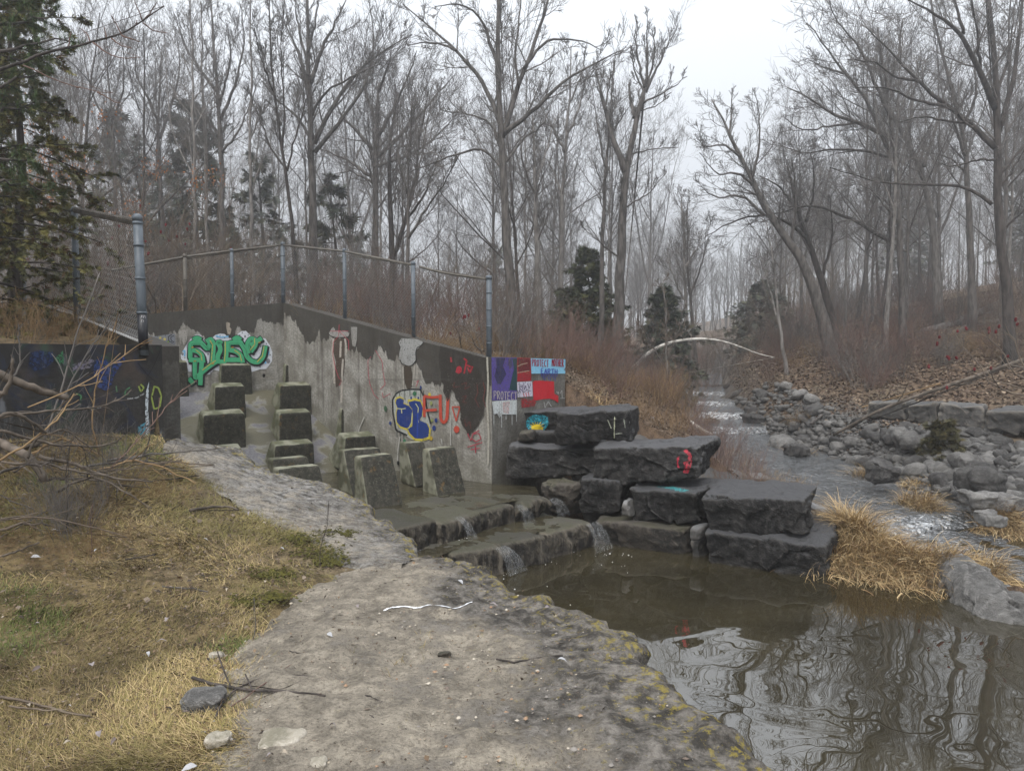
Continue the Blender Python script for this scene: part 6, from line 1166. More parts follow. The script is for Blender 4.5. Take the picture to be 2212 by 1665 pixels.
# pine: boughs with needle tufts reaching in at the top left
def pine():
    rng = np.random.default_rng(9); base = np.array([-6.0, 7.0, hz(-6.0, 7.0)]); g = Geo(); P, R = taper_trunk([base - [0, 0, .3], base + [.0, 0, 4], base + [.1, 0, 8.5]], .12, .05, 12, .02, rng); g.tube(P, R, 9); fol = Geo()
    tips = [[(-60, 60), (40, 50), (120, 25)], [(-60, 130), (60, 100), (150, 90)], [(-60, 20), (30, 0), (85, -15)], [(-60, 190), (40, 180), (105, 150)], [(-60, 330), (30, 345), (70, 350)], [(-80, 410), (40, 395), (110, 410)], [(-80, 250), (20, 235), (75, 222)]]
    for pl in tips:
        Y = rng.uniform(6.0, 6.8); q = resample([at(*p, Y + .2 * k) for k, p in enumerate(pl)], 8, .02, rng); g.tube(np.vstack([[P[np.argmin(abs(P[:, 2] - q[0, 2]))]], q]), np.linspace(.022, .005, 9), 5)
        sb = spawn(rng, q[None], np.linspace(.014, .005, 8)[None], 8, .15, 1, .7, .32, 4, .1, .02, .6, .5, .003); v, qq = tubes(*sb, 4); g.add(v, qq)
        for b in [q] + list(sb[0]):
            for t in (1.0, .8, .6):
                e_ = b[int(t * (len(b) - 1))]; d = nrm(b[-1] - b[-2]); n = 46; nd_ = nrm(d * .8 + rng.normal(0, .62, (n, 3))); ln = rng.uniform(.07, .125, n)[:, None]; w_ = nrm(np.cross(nd_, [0, 0, 1.0])) * .0016
                V = np.stack([e_ - w_, e_ + w_, e_ + nd_ * ln + [0, 0, -.012] + w_ * .4], 1); c = np.array([.075, .115, .045]) * rng.uniform(.5, 1.7, (n, 1)); fol.add(V.reshape(-1, 3), np.arange(n * 3).reshape(-1, 3), np.repeat(c, 3, 0))
    r_ = empty('pine_tree', tuple(base), 'pine with long green needle tufts reaching in at the top left corner', 'evergreen'); r_.location = (0, 0, 0); obj('trunk', g.me('trunk'), MAT['bark_dark'], r_); obj('foliage', fol.me('foliage', False), MAT['needles'], r_)
pine()
# bare young tree whose bough crosses the top left sky
g = Geo(); rng = np.random.default_rng(3); b0 = np.array([-5.2, 5.2, hz(-5.2, 5.2)]); q0 = at(0, 152, 5.6); g.tube(resample([b0 - [0, 0, .2], b0 + [-.1, .1, 1.8], q0 + [-.9, 0, -.25], q0 + [-.5, 0, -.1]], 12), np.linspace(.045, .02, 12), 8)
bo = resample([q0 + [-.5, 0, -.1], q0, at(100, 115, 5.6), at(200, 92, 5.6), at(262, 76, 5.6), at(308, 48, 5.6), at(355, 14, 5.6)], 22, .004, rng); g.tube(bo, np.linspace(.016, .004, 22), 7); tw = Geo()
for pl in ([(308, 48), (330, 20), (340, 4)], [(308, 48), (298, 20), (286, -10)], [(308, 50), (330, 68), (362, 73)], [(262, 76), (290, 88), (302, 91)], [(262, 76), (250, 50), (240, 34)], [(200, 92), (235, 120), (282, 131), (304, 125)], [(195, 92), (186, 72), (175, 63)], [(147, 105), (152, 82), (152, 70)], [(230, 86), (228, 70), (226, 60)], [(240, 84), (270, 104), (285, 105)], [(50, 142), (110, 170), (170, 192), (210, 200), (245, 202)], [(165, 190), (176, 190), (170, 188)], [(210, 200), (250, 222), (262, 224)], [(293, 56), (296, 46), (294, 44)]):
    tw.tube(resample([at(*p, 5.6) for p in pl], 8, .003, rng), np.linspace(.006, .0022, 8), 5)
r_ = empty('bare_tree', (0, 0, 0), 'leafless young tree whose thin reddish bough crosses the sky at top left', 'tree'); obj('trunk', g.me('trunk'), MAT['bark_dark'], r_); obj('crown', tw.me('crown'), MAT['twig_red'], r_)
# arching birch over the creek
g = Geo(); a_ = [at(1395, 765, 21), at(1420, 748, 21), at(1455, 737, 21), at(1500, 731, 21), at(1545, 733, 21), at(1590, 745, 21), at(1635, 765, 21), at(1672, 772, 21)]; a0 = at(1330, 840, 20.8); a0[2] = hz(a0[0], a0[1]) - .1
P = resample([a0] + a_, 24); g.tube(P, np.linspace(.062, .012, 24), 8); tw = Geo(); rng = np.random.default_rng(8); sb = spawn(rng, P[None], np.linspace(.06, .012, 24)[None], 14, .45, 1, .6, .16, 5, .08, -.12, .35, .4, .004); v, qq = tubes(*sb, 4); tw.add(v, qq)
r_ = empty('birch_tree', (0, 0, 0), 'slim white birch bent over in an arch across the creek', 'tree'); obj('trunk', g.me('trunk'), MAT['birch_bark'], r_); obj('crown', tw.me('crown'), MAT['twig_pale'], r_)
# ---------------------------------------------------------------- shrubs, brush, grass
def shrub(seed, H=1.5, n=26, rad=.35, spread=.28, r0=.006, sub=(5, 3), trop=.06, wob=.08, K=7, tw=.0022):
    rng = np.random.default_rng(seed); a = rng.uniform(0, 6.28, n); rr_ = rad * np.sqrt(rng.random(n)); p = np.stack([rr_ * np.cos(a), rr_ * np.sin(a), np.full(n, -.08)], 1); d = nrm(np.stack([np.cos(a) * rr_ / rad * spread * 2 + rng.normal(0, .15, n), np.sin(a) * rr_ / rad * spread * 2 + rng.normal(0, .15, n), np.ones(n)], 1)); L = H * rng.uniform(.55, 1.1, n); P = np.empty((n, K, 3)); P[:, 0] = p
    for k in range(1, K): d = nrm(d + rng.normal(0, wob, (n, 3)) + [0, 0, trop * .3]); P[:, k] = P[:, k - 1] + d * (L / (K - 1))[:, None]
    R = r0 * rng.uniform(.6, 1.3, n)[:, None] * np.linspace(1, .35, K); l2 = spawn(rng, P, R, sub[0], .25, 1, .55, .38, 4, .13, trop, .7, .5, tw); L_ = [(P, R, 4), (*l2, 3)]
    if sub[1]: L_.append((*spawn(rng, *l2, sub[1], .3, 1, .6, .5, 3, .14, trop, .8, .7, tw * .8), 3))
    return build(L_)
sh = {}
for nm, mat, kws in (('red', 'twig_red', dict(H=1.5, n=34, sub=(6, 3))), ('brown', 'twig', dict(H=1.7, n=30, sub=(6, 3))), ('straw', 'twig_straw', dict(H=.8, n=60, rad=.45, sub=(3, 2), r0=.004, wob=.13)), ('pale', 'twig_pale', dict(H=2.2, n=16, sub=(7, 4), spread=.4)), ('tangle', 'twig_straw', dict(H=.75, n=50, rad=.5, spread=.8, sub=(5, 3), wob=.3, r0=.004, trop=-.05))):
    sh[nm] = []
    for k in range(3):
        me = shrub(hash(nm) % 997 if 0 else len(sh) * 31 + k, **kws).me('stems'); me.materials.append(MAT[mat]); sh[nm].append(me)
names = dict(red='red_twig_shrub', brown='brown_shrub', straw='dead_weed_clump', pale='sapling_clump', tangle='bramble_tangle')
def put(kind, x, y, sc, label, group, z=None, rz=None):
    o = bpy.data.objects.new(names[kind], sh[kind][int(rr.integers(3))]); COL.objects.link(o); o.location = (x, y, hz(x, y) if z is None else z); o.rotation_euler = (0, 0, rr.uniform(0, 6.28)); o.scale = (sc * rr.uniform(.9, 1.2), sc * rr.uniform(.9, 1.2), sc); return tag(o, label, 'shrub' if kind != 'straw' else 'weeds', group)
# behind the tall side wall and mural wall
def along(n, a0, d, back, L, kinds, probs, smin, smax, label, group):
    for _ in range(n):
        s = rr.uniform(0, L); b = back[0] + (back[1] - back[0]) * rr.random() ** 1.3; q = a0 + d * s + np.array(b) * 1.0; k = rr.choice(kinds, p=probs); put(k, q[0], q[1], rr.uniform(smin, smax), label[k] if isinstance(label, dict) else label, group + ' (' + names[k].replace('_', ' ') + ')')
lab = dict(red='reddish twiggy shrub growing behind the fence', brown='brown leafless shrub growing behind the fence', straw='clump of straw coloured dead weeds at the fence foot', pale='pale clump of thin saplings behind the fence', tangle='straw coloured bramble tangle spilling at the wall top')
RB = -np.array(RN[:2]); MB = -np.array(MN[:2])
for _ in range(46):
    s = rr.uniform(0, LR + .5); b = .5 + 3.5 * rr.random() ** 1.4; q = P0 + RW * s + RB * b; k = rr.choice(['red', 'brown', 'straw', 'pale', 'tangle'], p=[.16, .3, .22, .18, .14]); put(k, *q, rr.uniform(.55, 1.0), lab[k], 'plants behind the fence: ' + names[k].replace('_', ' '))
for _ in range(34):
    s = rr.uniform(0, 4.4); b = .5 + 3 * rr.random() ** 1.4; q = A + MD * s + MB * b; k = rr.choice(['red', 'brown', 'straw', 'pale', 'tangle'], p=[.14, .33, .15, .24, .14]); put(k, *q, rr.uniform(.6, 1.1), lab[k], 'plants behind the fence: ' + names[k].replace('_', ' '))
for _ in range(44):     # low weeds right at the wall tops
    s = rr.uniform(0, LR); q = P0 + RW * s + RB * rr.uniform(.38, .7); k = rr.choice(['straw', 'tangle']); put(k, *q, rr.uniform(.22, .42), lab[k], 'plants behind the fence: ' + names[k].replace('_', ' '))
for _ in range(22): s = rr.uniform(0, 4.2); q = A + MD * s + MB * rr.uniform(.38, .7); k = rr.choice(['straw', 'tangle']); put(k, *q, rr.uniform(.22, .42), lab[k], 'plants behind the fence: ' + names[k].replace('_', ' '))
lab2 = dict(red='reddish thicket shrub between the painted wall and the creek', brown='brown leafless shrub between the painted wall and the creek', straw='dead straw weeds between the painted wall and the creek', pale='pale sapling clump between the painted wall and the creek', tangle='bramble tangle between the painted wall and the creek')
c = 0
while c < 62:
    y = rr.uniform(11.2, 24); x = rr.uniform(1.0, sx(y) - 1.2)
    if y < 12.6 - .2 * x and x < 2.4: continue
    if np.dot(np.array([x, y]) - P0, [.7684, -.64]) > -.5 and y < 12.7: continue
    if x > 3.0 and y < 11.8: continue
    k = rr.choice(['red', 'brown', 'straw', 'pale', 'tangle'], p=[.36, .22, .24, .08, .1]); put(k, x, y, rr.uniform(.45, .85) * (.8 if y < 14 else 1.1), lab2[k], 'thicket beside the creek: ' + names[k].replace('_', ' ')); c += 1
for (x, y, s) in ((4.15, 11.2, .55), (4.3, 12.2, .6), (3.9, 10.9, .5), (4.25, 13.2, .7), (4.4, 14.4, .8), (4.5, 15.6, .8), (4.4, 10.7, .4)): put('straw', x, y, s, lab2['straw'], 'thicket beside the creek: dead weed clump')
lab3 = dict(red='reddish shrub on the leaf covered right slope', brown='bare brown shrub on the leaf covered right slope', straw='dead weeds on the leaf covered right slope', pale='pale saplings on the leaf covered right slope', tangle='fallen twig tangle on the leaf covered right slope')
c = 0
while c < 110:
    y = rr.uniform(16, 30); x = rr.uniform(sx(y) + 1.4, min(.78 * y, sx(y) + 14))
    if y < 17.5 and x < 11: continue
    k = rr.choice(['red', 'brown', 'straw', 'pale', 'tangle'], p=[.26, .28, .22, .1, .14]); put(k, x, y, rr.uniform(.4, .95), lab3[k], 'brush on the right slope: ' + names[k].replace('_', ' ')); c += 1
for _ in range(46): y = rr.uniform(26, 46); x = sx(y) + rr.uniform(-8, 8); k = rr.choice(['red', 'brown', 'pale']); put(k, x, y, rr.uniform(.9, 1.5), 'misty ' + ('reddish' if k == 'red' else 'brown' if k == 'brown' else 'pale') + ' shrub at the far end of the creek', 'misty shrubs up the creek: ' + names[k].replace('_', ' '))
for _ in range(42):
    y = rr.uniform(17, 34); x = rr.uniform(-.72 * y, sx(y) - 5); k = rr.choice(['brown', 'pale', 'red']); put(k, x, y, rr.uniform(1.0, 2.0), dict(brown='tall brown understorey shrub among the trunks', pale='tall pale understorey sapling clump among the trunks', red='tall reddish understorey shrub among the trunks')[k], 'understorey of the wood: ' + names[k].replace('_', ' '))
for _ in range(26):
    y = rr.uniform(24, 44); x = rr.uniform(sx(y) + 4, .78 * y); k = rr.choice(['brown', 'pale', 'red']); put(k, x, y, rr.uniform(1.0, 1.9), dict(brown='brown understorey shrub on the hazy right hill', pale='pale understorey sapling clump on the hazy right hill', red='reddish understorey shrub on the hazy right hill')[k], 'understorey of the right hill: ' + names[k].replace('_', ' '))
# young beech with orange leaves left behind the fence
for nm, lab_, (x, y), s, seed in (('young_beech', 'young beech keeping a few orange leaves, left of the fence corner', (-9.2, 17), 4.4, 1), ('young_beech', 'second young beech with orange leaf tufts, close to the near fence', (-10.6, 16), 4.0, 2)):
    rng = np.random.default_rng(seed); g = shrub(400 + seed, H=s, n=15, rad=.8, spread=.28, r0=.016, sub=(12, 5), K=9, tw=.004); r_ = empty(nm, (x, y, hz(x, y)), lab_, 'young tree'); obj('stems', g.me('stems'), MAT['twig_pale'], r_); V0 = np.concatenate(g.V); V0 = V0[V0[:, 2] > s * .5]; ctr = V0[rng.integers(len(V0), size=16)]; lf_ = Geo()
    for c_ in ctr:
        n = 42; q = c_ + rng.normal(0, .16, (n, 3)); d = nrm(rng.normal(0, 1, (n, 3)) + [0, 0, -1.2]); u = nrm(np.cross(d, rng.normal(0, 1, (n, 3)))); l = rng.uniform(.04, .075, n)[:, None]; V = np.stack([q, q + d * l * .5 + u * l * .28, q + d * l, q + d * l * .5 - u * l * .28], 1); lf_.add(V.reshape(-1, 3), np.arange(n * 4).reshape(-1, 4))
    obj('leaves', lf_.me('leaves', False), MAT['orange_leaf'], r_)['kind'] = 'stuff'
# sumac: crooked pale stems with dark red seed heads
def sumac(label, loc, H, n, seed, heads, stems=None):
    rng = np.random.default_rng(seed); r_ = empty('sumac_shrub', loc, label, 'shrub')
    if stems is None:
        a = rng.uniform(0, 6.28, n); P = np.empty((n, 9, 3)); P[:, 0] = np.stack([.4 * np.cos(a), .4 * np.sin(a), np.full(n, -.1)], 1); d = nrm(np.stack([.5 * np.cos(a), .5 * np.sin(a), np.ones(n)], 1)); L = H * rng.uniform(.7, 1.1, n)
        for k in range(1, 9): d = nrm(d + rng.normal(0, .2, (n, 3)) + [0, 0, .04]); P[:, k] = P[:, k - 1] + d * (L / 8)[:, None]
    else: P = np.array([resample([at(x, y, Y) - np.array(loc) for x, y, Y in s], 9, .02, rng) for s in stems]); n = len(P)
    R = np.broadcast_to(np.linspace(.017, .006, 9), (n, 9)).copy(); l2 = spawn(rng, P, R, 4, .35, 1, .75, .42, 6, .16, .06, .7, .6, .005); l3 = spawn(rng, *l2, 2, .4, 1, .6, .5, 4, .14, .1, .8, .8, .004); obj('stems', build([(P, R, 6), (*l2, 5), (*l3, 4)]).me('stems'), MAT['twig_pale'], r_)
    tips = np.concatenate([l2[0][:, -1], l3[0][:, -1]]); tips = tips[rng.permutation(len(tips))[:heads]]; V, Fq = hexa(np.array([[x, y, z] for z in (0, 1) for y in (-.3, .3) for x in (-.3, .3)]) * .065, (4, 4, 7), 2.3, .008, 40, seed, .4); me = mesh('seed_head', V, Fq); me.materials.append(MAT['red_seed'])
    for t in tips: o = obj('seed_head', me, None, r_, tuple(t)); o.rotation_euler = (rng.normal(0, .3), rng.normal(0, .3), 0); o.scale = (1, 1, rng.uniform(.8, 1.3))
q = A + MD * 2.0 + MB * 1.2; sumac('crooked sumac with dark red seed heads behind the mural wall fence', (q[0], q[1], hz(*q)), 2.3, 9, 5, 20)
q = A + MD * 3.6 + MB * 1.6; sumac('second sumac with red seed heads next to the thick fence post', (q[0], q[1], hz(*q)), 2.4, 8, 6, 16)
q = P0 + RW * 1.2 + RB * 1.3; sumac('small sumac with few red heads near the broken fence rail', (q[0], q[1], hz(*q)), 1.0, 5, 7, 6)
sumac('sumac stems reaching in from the right frame edge with red seed heads', (9.6, 12.2, hz(9.6, 12.2)), 2, 4, 8, 18, [[(2260, 850, 12.4), (2200, 838, 12.4), (2120, 815, 12.4), (2040, 790, 12.4)], [(2250, 860, 12.2), (2130, 842, 12.2), (2100, 760, 12.4), (2060, 720, 12.4)], [(2255, 845, 12.3), (2180, 800, 12.3), (2150, 740, 12.3), (2110, 720, 12.3)], [(2255, 850, 12.3), (2205, 780, 12.3), (2190, 740, 12.4), (2170, 700, 12.4)]])
# fallen trunks and branches on the right slope
def log(name, label, pl, r0, r1, mat='cut_wood', cat='fallen branch', twigs=0, seed=0, group=None):
    rng = np.random.default_rng(seed); P = resample([at(*p) for p in pl], 16, .004, rng); g = Geo(); g.tube(P, np.linspace(r0, r1, 16), 8)
    if twigs: sb = spawn(rng, P[None], np.linspace(r0, r1, 16)[None], twigs, .3, 1, .6, .22, 5, .12, .03, .5, .4, .004); v, q = tubes(*sb, 4); g.add(v, q)
    return tag(obj(name, g.me(name), MAT[mat]), label, cat, group)
log('fallen_branch', 'long pale fallen branch lying across the right bank stone row', [(1800, 940, 14.6), (1870, 900, 14.0), (1935, 870, 13.6), (2050, 832, 13.2), (2130, 805, 13.0), (2230, 770, 12.8)], .028, .035, 'cut_wood', twigs=5)
log('fallen_branch', 'thin pale branch parallel to the long fallen one', [(1860, 880, 15.6), (1960, 850, 15.4), (2030, 828, 15.2)], .015, .02, 'twig_straw')
log('fallen_log', 'fallen trunk leaning from the right bank down to the upper falls', [(1548, 870, 24), (1590, 850, 23.8), (1640, 832, 23.6), (1665, 825, 23.5)], .12, .09, 'bark', 'fallen trunk')
log('fallen_log', 'dark fallen trunk bridging the far end of the creek', [(1480, 836, 28), (1530, 836, 28), (1580, 834, 28)], .09, .08, 'bark_dark', 'fallen trunk')
log('fallen_log', 'pale dead stem slanting through the thicket left of the creek', [(1420, 860, 16), (1480, 905, 15.4), (1540, 945, 15)], .05, .05, 'birch_bark', 'fallen trunk')
log('fallen_log', 'large dark fallen trunk high on the right slope', [(1990, 720, 24), (2060, 700, 24.5), (2160, 655, 25)], .16, .12, 'bark', 'fallen trunk', 4)
log('fallen_log', 'dead wood heap stem beneath the large fallen trunk', [(2030, 740, 23), (2100, 700, 23.5), (2200, 690, 24)], .12, .08, 'cut_wood', 'fallen trunk', 4)
log('fallen_branch', 'broken branch on the slope left of the stone row', [(1750, 915, 17), (1800, 880, 17.4), (1860, 870, 17.6)], .03, .02, 'bark', twigs=6)
log('dead_stub', 'short dead grey stub standing in the thicket before the cedar', [(1247, 800, 17), (1238, 700, 17), (1232, 675, 17)], .05, .04, 'cut_wood', 'dead stub')

# brush pile at the left edge
G = 'cut branches of the brush pile'
def gz(p, dz=0): return np.array([p[0], p[1], float(near(p[0], p[1])) + dz])
BR = [('thick cut log end with pale wood poking out of the brush pile', [(-20, 800, 5.2), (40, 825, 5.3), (100, 850, 5.45), (145, 858, 5.55)], .05, .034, 'cut_wood'), ('long bare branch sweeping across the front of the graffiti wall', [(-20, 905, 4.8), (80, 888, 5.0), (160, 886, 5.2), (240, 876, 5.4), (285, 840, 5.6)], .016, .006, 'cut_wood'),
      ('heavy curved branch with a stump-like foot on the grass', [(95, 1040, 4.75), (88, 1010, 4.75), (60, 985, 4.8), (0, 955, 4.9), (-40, 950, 5)], .036, .05, 'cut_wood'), ('long straight branch lying out toward the ledge', [(85, 985, 4.9), (170, 1005, 4.95), (250, 1035, 5.0), (330, 1040, 5.1)], .022, .008, 'cut_wood'),
      ('grey branch with a white peeled fork in the middle of the pile', [(0, 930, 4.9), (110, 960, 5.0), (215, 965, 5.1), (240, 960, 5.2), (262, 945, 5.2)], .018, .008, 'cut_wood'), ('arched thin branch rising over the pile', [(60, 990, 4.7), (75, 945, 4.8), (140, 925, 4.9), (200, 970, 5.0)], .012, .006, 'cut_wood'),
      ('dark forked branch at the left frame edge', [(-20, 870, 4.6), (10, 850, 4.6), (22, 820, 4.6), (28, 775, 4.6)], .03, .012, 'cut_wood'), ('pale dead branch leaning at the left of the wall', [(10, 840, 5.0), (45, 790, 5.1), (42, 760, 5.1), (40, 700, 5.1)], .011, .005, 'twig'),
      ('upright brown sapling in front of the graffiti wall', [(215, 985, 5.9), (200, 930, 5.9), (196, 880, 5.95), (214, 800, 6.0), (236, 730, 6.05), (252, 690, 6.1)], .011, .006, 'twig_straw'), ('slanting grey sapling left of the brown one', [(95, 950, 5.6), (130, 850, 5.7), (160, 740, 5.8), (190, 660, 5.9), (215, 590, 6)], .013, .006, 'twig'),
      ('second slanting grey sapling in the brush pile', [(115, 920, 5.7), (150, 830, 5.8), (190, 760, 5.9), (240, 690, 6)], .011, .005, 'twig'), ('thin whip arching right over the wall end', [(240, 1010, 5.2), (290, 960, 5.4), (350, 890, 5.6), (395, 840, 5.8)], .007, .003, 'twig_red'), ('thin straight rod leaning from the pile to the wall end', [(60, 880, 5.2), (180, 830, 5.5), (290, 750, 5.8), (330, 735, 6)], .008, .004, 'twig_straw'),
      ('crossing rod low in the pile', [(-10, 1000, 4.6), (60, 960, 4.7), (130, 900, 4.9), (160, 850, 5)], .012, .006, 'twig_straw'), ('short thick offcut at the back of the pile', [(-20, 960, 4.9), (50, 970, 5.0), (100, 950, 5.1)], .028, .024, 'cut_wood'), ('thin grey branch along the foot of the pile', [(20, 1000, 4.7), (100, 1000, 4.8), (150, 1015, 4.85), (210, 1025, 4.9)], .014, .008, 'cut_wood'), ('twisted dark twig at the pile front', [(30, 1020, 4.6), (60, 1000, 4.6), (90, 1010, 4.65), (120, 990, 4.7)], .009, .004, 'bark_dark'), ('branch stub leaning out of the left edge above the pile', [(-20, 905, 4.5), (25, 890, 4.6), (60, 905, 4.7), (100, 935, 4.8)], .02, .014, 'cut_wood')]
for i, (l, pl, a, b, m) in enumerate(BR): log('cut_branch', l, pl, a * .66, b * .7, m, 'branch', 7 if a < .03 else 3, 500 + i, G)
for k in range(22):
    x, y = rr.uniform(-4.5, -3.2), rr.uniform(4.1, 5.9)
    if np.dot(np.array([x, y]) - LC, [.7684, -.64]) < .3: continue
    a_ = rr.uniform(-.5, .6); L_ = rr.uniform(.4, 1.0); z = float(near(x, y)); P = resample(np.array([[x, y, z + rr.uniform(.02, .12)], [x + L_ * .5 * math.cos(a_), y + L_ * .5 * math.sin(a_), z + rr.uniform(.06, .25)], [x + L_ * math.cos(a_ + .15), y + L_ * math.sin(a_ + .15), z + rr.uniform(-.05, .2)]]), 12, .006, rr); R = np.linspace(rr.uniform(.006, .014), .003, 12); g = Geo(); g.tube(P, R, 7); sb = spawn(rr, P[None], R[None], 6, .25, 1, .6, .3, 5, .12, .03, .6, .5, .002); v, q = tubes(*sb, 4); g.add(v, q)
    tag(obj('cut_branch', g.me('cut_branch'), MAT[str(rr.choice(['cut_wood', 'twig_straw', 'twig_pale', 'bark']))]), 'thin dry stick lying loose in the brush pile', 'branch', 'thin sticks of the brush pile')
for (x, y, s) in ((2.9, 10.6, .5), (3.3, 10.5, .55), (3.6, 10.2, .5), (3.8, 9.9, .45), (2.5, 11.3, .5), (3.2, 11.2, .6), (3.7, 10.8, .55), (4.0, 10.3, .5), (2.0, 12.0, .5), (2.7, 12.2, .6), (1.9, 12.8, .6), (3.4, 12.0, .6), (2.4, 13.0, .7), (3.0, 13.4, .7), (1.6, 13.6, .7)): put(str(rr.choice(['straw', 'straw', 'tangle', 'red'])), x, y, s, 'dry weedy growth right behind the stacked stone blocks', 'weeds behind the stone blocks', max(hz(x, y), -.6))
for k in range(50):
    x, y = rr.uniform(-4.6, -2.7), rr.uniform(4.4, 6.6)
    if np.dot(np.array([x, y]) - LC, [.7684, -.64]) < .25 or (x > -3.2 and y > 5.8): continue
    o = put(str(rr.choice(['tangle', 'straw', 'tangle', 'brown'])), x, y, rr.uniform(.15, .38), 'dry weed tangle among the cut branches beside the graffiti wall', 'dry weeds in the brush pile', float(near(x, y)) - .02)
for (x, y, s) in ((-4.9, 7.2, .6), (-5.3, 7.5, .5), (-5.9, 7.1, .6), (-4.5, 7.6, .5), (-5.0, 7.9, .5)): put('straw', x, y, s, 'dry weeds on top of the bank behind the graffiti wall', 'dry weeds above the graffiti wall')

# ---- grass blades
def blades(n, pos, L, wdt, lean, cols, rng, K=3, curl=.5, dirs=None):
    a = rng.uniform(0, 6.28, n) if dirs is None else dirs; d = np.stack([np.cos(a), np.sin(a)], 1); ln = L * rng.uniform(.5, 1.4, n); th = np.clip(rng.normal(lean, .25, n), .05, 1.5); P = np.empty((n, K + 1, 3)); P[:, 0] = pos
    for k in range(1, K + 1): t_ = np.clip(th + curl * (k - 1) / K, 0, 2.1); P[:, k] = P[:, k - 1] + np.column_stack([d * np.sin(t_)[:, None], np.cos(t_)]) * (ln / K)[:, None]
    sd_ = np.column_stack([-d[:, 1], d[:, 0], rng.normal(0, .5, n)]) ; sd_ = nrm(sd_); w_ = (np.asarray(wdt) * rng.uniform(.6, 1.3, n))[:, None, None] * np.linspace(1, .25, K + 1)[None, :, None] * sd_[:, None]
    V = np.stack([P - w_, P + w_], 2).reshape(-1, 3); b = (np.arange(n)[:, None] * (K + 1) + np.arange(K)[None]).ravel() * 2; Fq = np.stack([b, b + 1, b + 3, b + 2], 1); return V, Fq, np.repeat(cols, (K + 1) * 2, 0)
rng = np.random.default_rng(17)
SLABP = [tuple(p[:2]) for p in NE] + [tuple(p[:2]) for p in NI[::-1]]; SLABF = [tuple(p[:2]) for p in FE] + [tuple(p[:2]) for p in FI[::-1]]
N0 = 420000; y = 1.25 + 5.9 * rng.random(N0) ** 1.25; x = -.74 * y + rng.random(N0) * (.74 * y + .4); on_ = pip(x, y, SLABP) | pip(x, y, SLABF); keep = pip(x, y, BANK)
ds, _ = segdist(x, y, [tuple(p[:2]) for p in NI]); df, _ = segdist(x, y, [tuple(p[:2]) for p in FI]); dn = fbm(np.column_stack([x * 1.6, y * 1.6, 0 * x]), 51, 4); keep &= ~on_ | (np.exp(-np.minimum(ds, df) * 11) * .8 + dn * .5 > rng.uniform(.1, 1.0, N0)); bare = .28 * np.exp(-((x + 2.0 + .25 * (y - 4.2)) / 1.3) ** 2 - ((y - 4.25) / .42) ** 2) + .2 * np.exp(-((x + 1.9) / 1.2) ** 2 - ((y - 3.55) / .22) ** 2); keep &= (dn + .44 - bare - .22 * np.exp(-np.minimum(ds, df) * 5)) > rng.uniform(-.25, .35, N0)
x, y = x[keep], y[keep]; n = len(x); z = near(x, y) + 0.035 * fbm(np.stack([x * 2.2, y * 2.2, 0 * x], -1), 8, 4) - .025
pal_ = np.array([[.30, .225, .11], [.23, .18, .08], [.38, .29, .16], [.15, .13, .05], [.12, .075, .045], [.20, .17, .06]]); ci = rng.choice(6, n, p=[.26, .24, .14, .14, .10, .12]); cc = pal_[ci] * rng.uniform(.7, 1.2, (n, 1)); g2 = fbm(np.column_stack([x * 2.1, y * 2.1, 0 * x]), 71, 4)[:, None]; cc = cc * np.clip(1 + g2 * 1.3, .45, 1.5); ol = np.clip(fbm(np.column_stack([x * .9, y * .9, 0 * x]), 73, 3)[:, None] * 2.2 + .25, 0, .8); cc = cc * (1 - ol) + ol * np.array([.17, .155, .055]) * rng.uniform(.6, 1.3, (n, 1)); gn = fbm(np.column_stack([x * 1.1, y * 1.1, 0 * x]), 57, 3); ib = np.minimum(ds, df)[keep]; green = (gn + .28 * np.exp(-ib * 2.2) + rng.normal(0, .08, n)) > .33; cc[green] = np.array([.095, .12, .035]) * rng.uniform(.6, 1.5, (green.sum(), 1))
dir_ = 2.4 + 2.2 * fbm(np.column_stack([x * 1.3, y * 1.3, 0 * x]), 61, 2) * 2 + rng.normal(0, .9, n)
V, Fq, C = blades(n, np.column_stack([x, y, z]), np.where(green, .045, .062), (.0007 + .00026 * y), np.where(green, .7, 1.15), cc, rng, 2, .5, dir_)
tag(obj('grass', mesh('grass', V, Fq, col=C, smooth=False), MAT['blades']), 'matted straw and olive grass on the near bank', None, None, 'stuff')
# moss cushions and far bank grass edge
mo = Geo()
for (mx_, my_, sx_, sy_, s) in ((690, 1195, 34, 16, 1), (715, 1212, 22, 8, 1), (655, 1165, 20, 10, .8), (740, 1150, 26, 8, .8), (600, 1290, 20, 8, .7), (590, 1240, 24, 8, .7), (530, 1300, 20, 10, .6)):
    for _ in range(int(220 * s)):
        q = hit(mx_ + rng.normal(0, sx_), my_ + rng.normal(0, sy_ * .7)); rr_ = rng.uniform(.006, .017); aa = rng.normal(0, 1, (7, 3)) * .2; B = np.array([[1, 0, 0], [.3, .95, 0], [-.8, .6, 0], [-.8, -.6, 0], [.3, -.95, 0], [0, 0, .45], [0, 0, -.3]]) + aa; mo.add(q + B * rr_ + [0, 0, .008], [[0, 1, 5], [1, 2, 5], [2, 3, 5], [3, 4, 5], [4, 0, 5]], np.broadcast_to(np.array([.06, .055, .010]) * rng.uniform(.4, 1.3), (7, 3)))
tag(obj('moss', mo.me('moss'), MAT['blades']), 'olive moss cushions along the ledge margin', None, None, 'stuff')
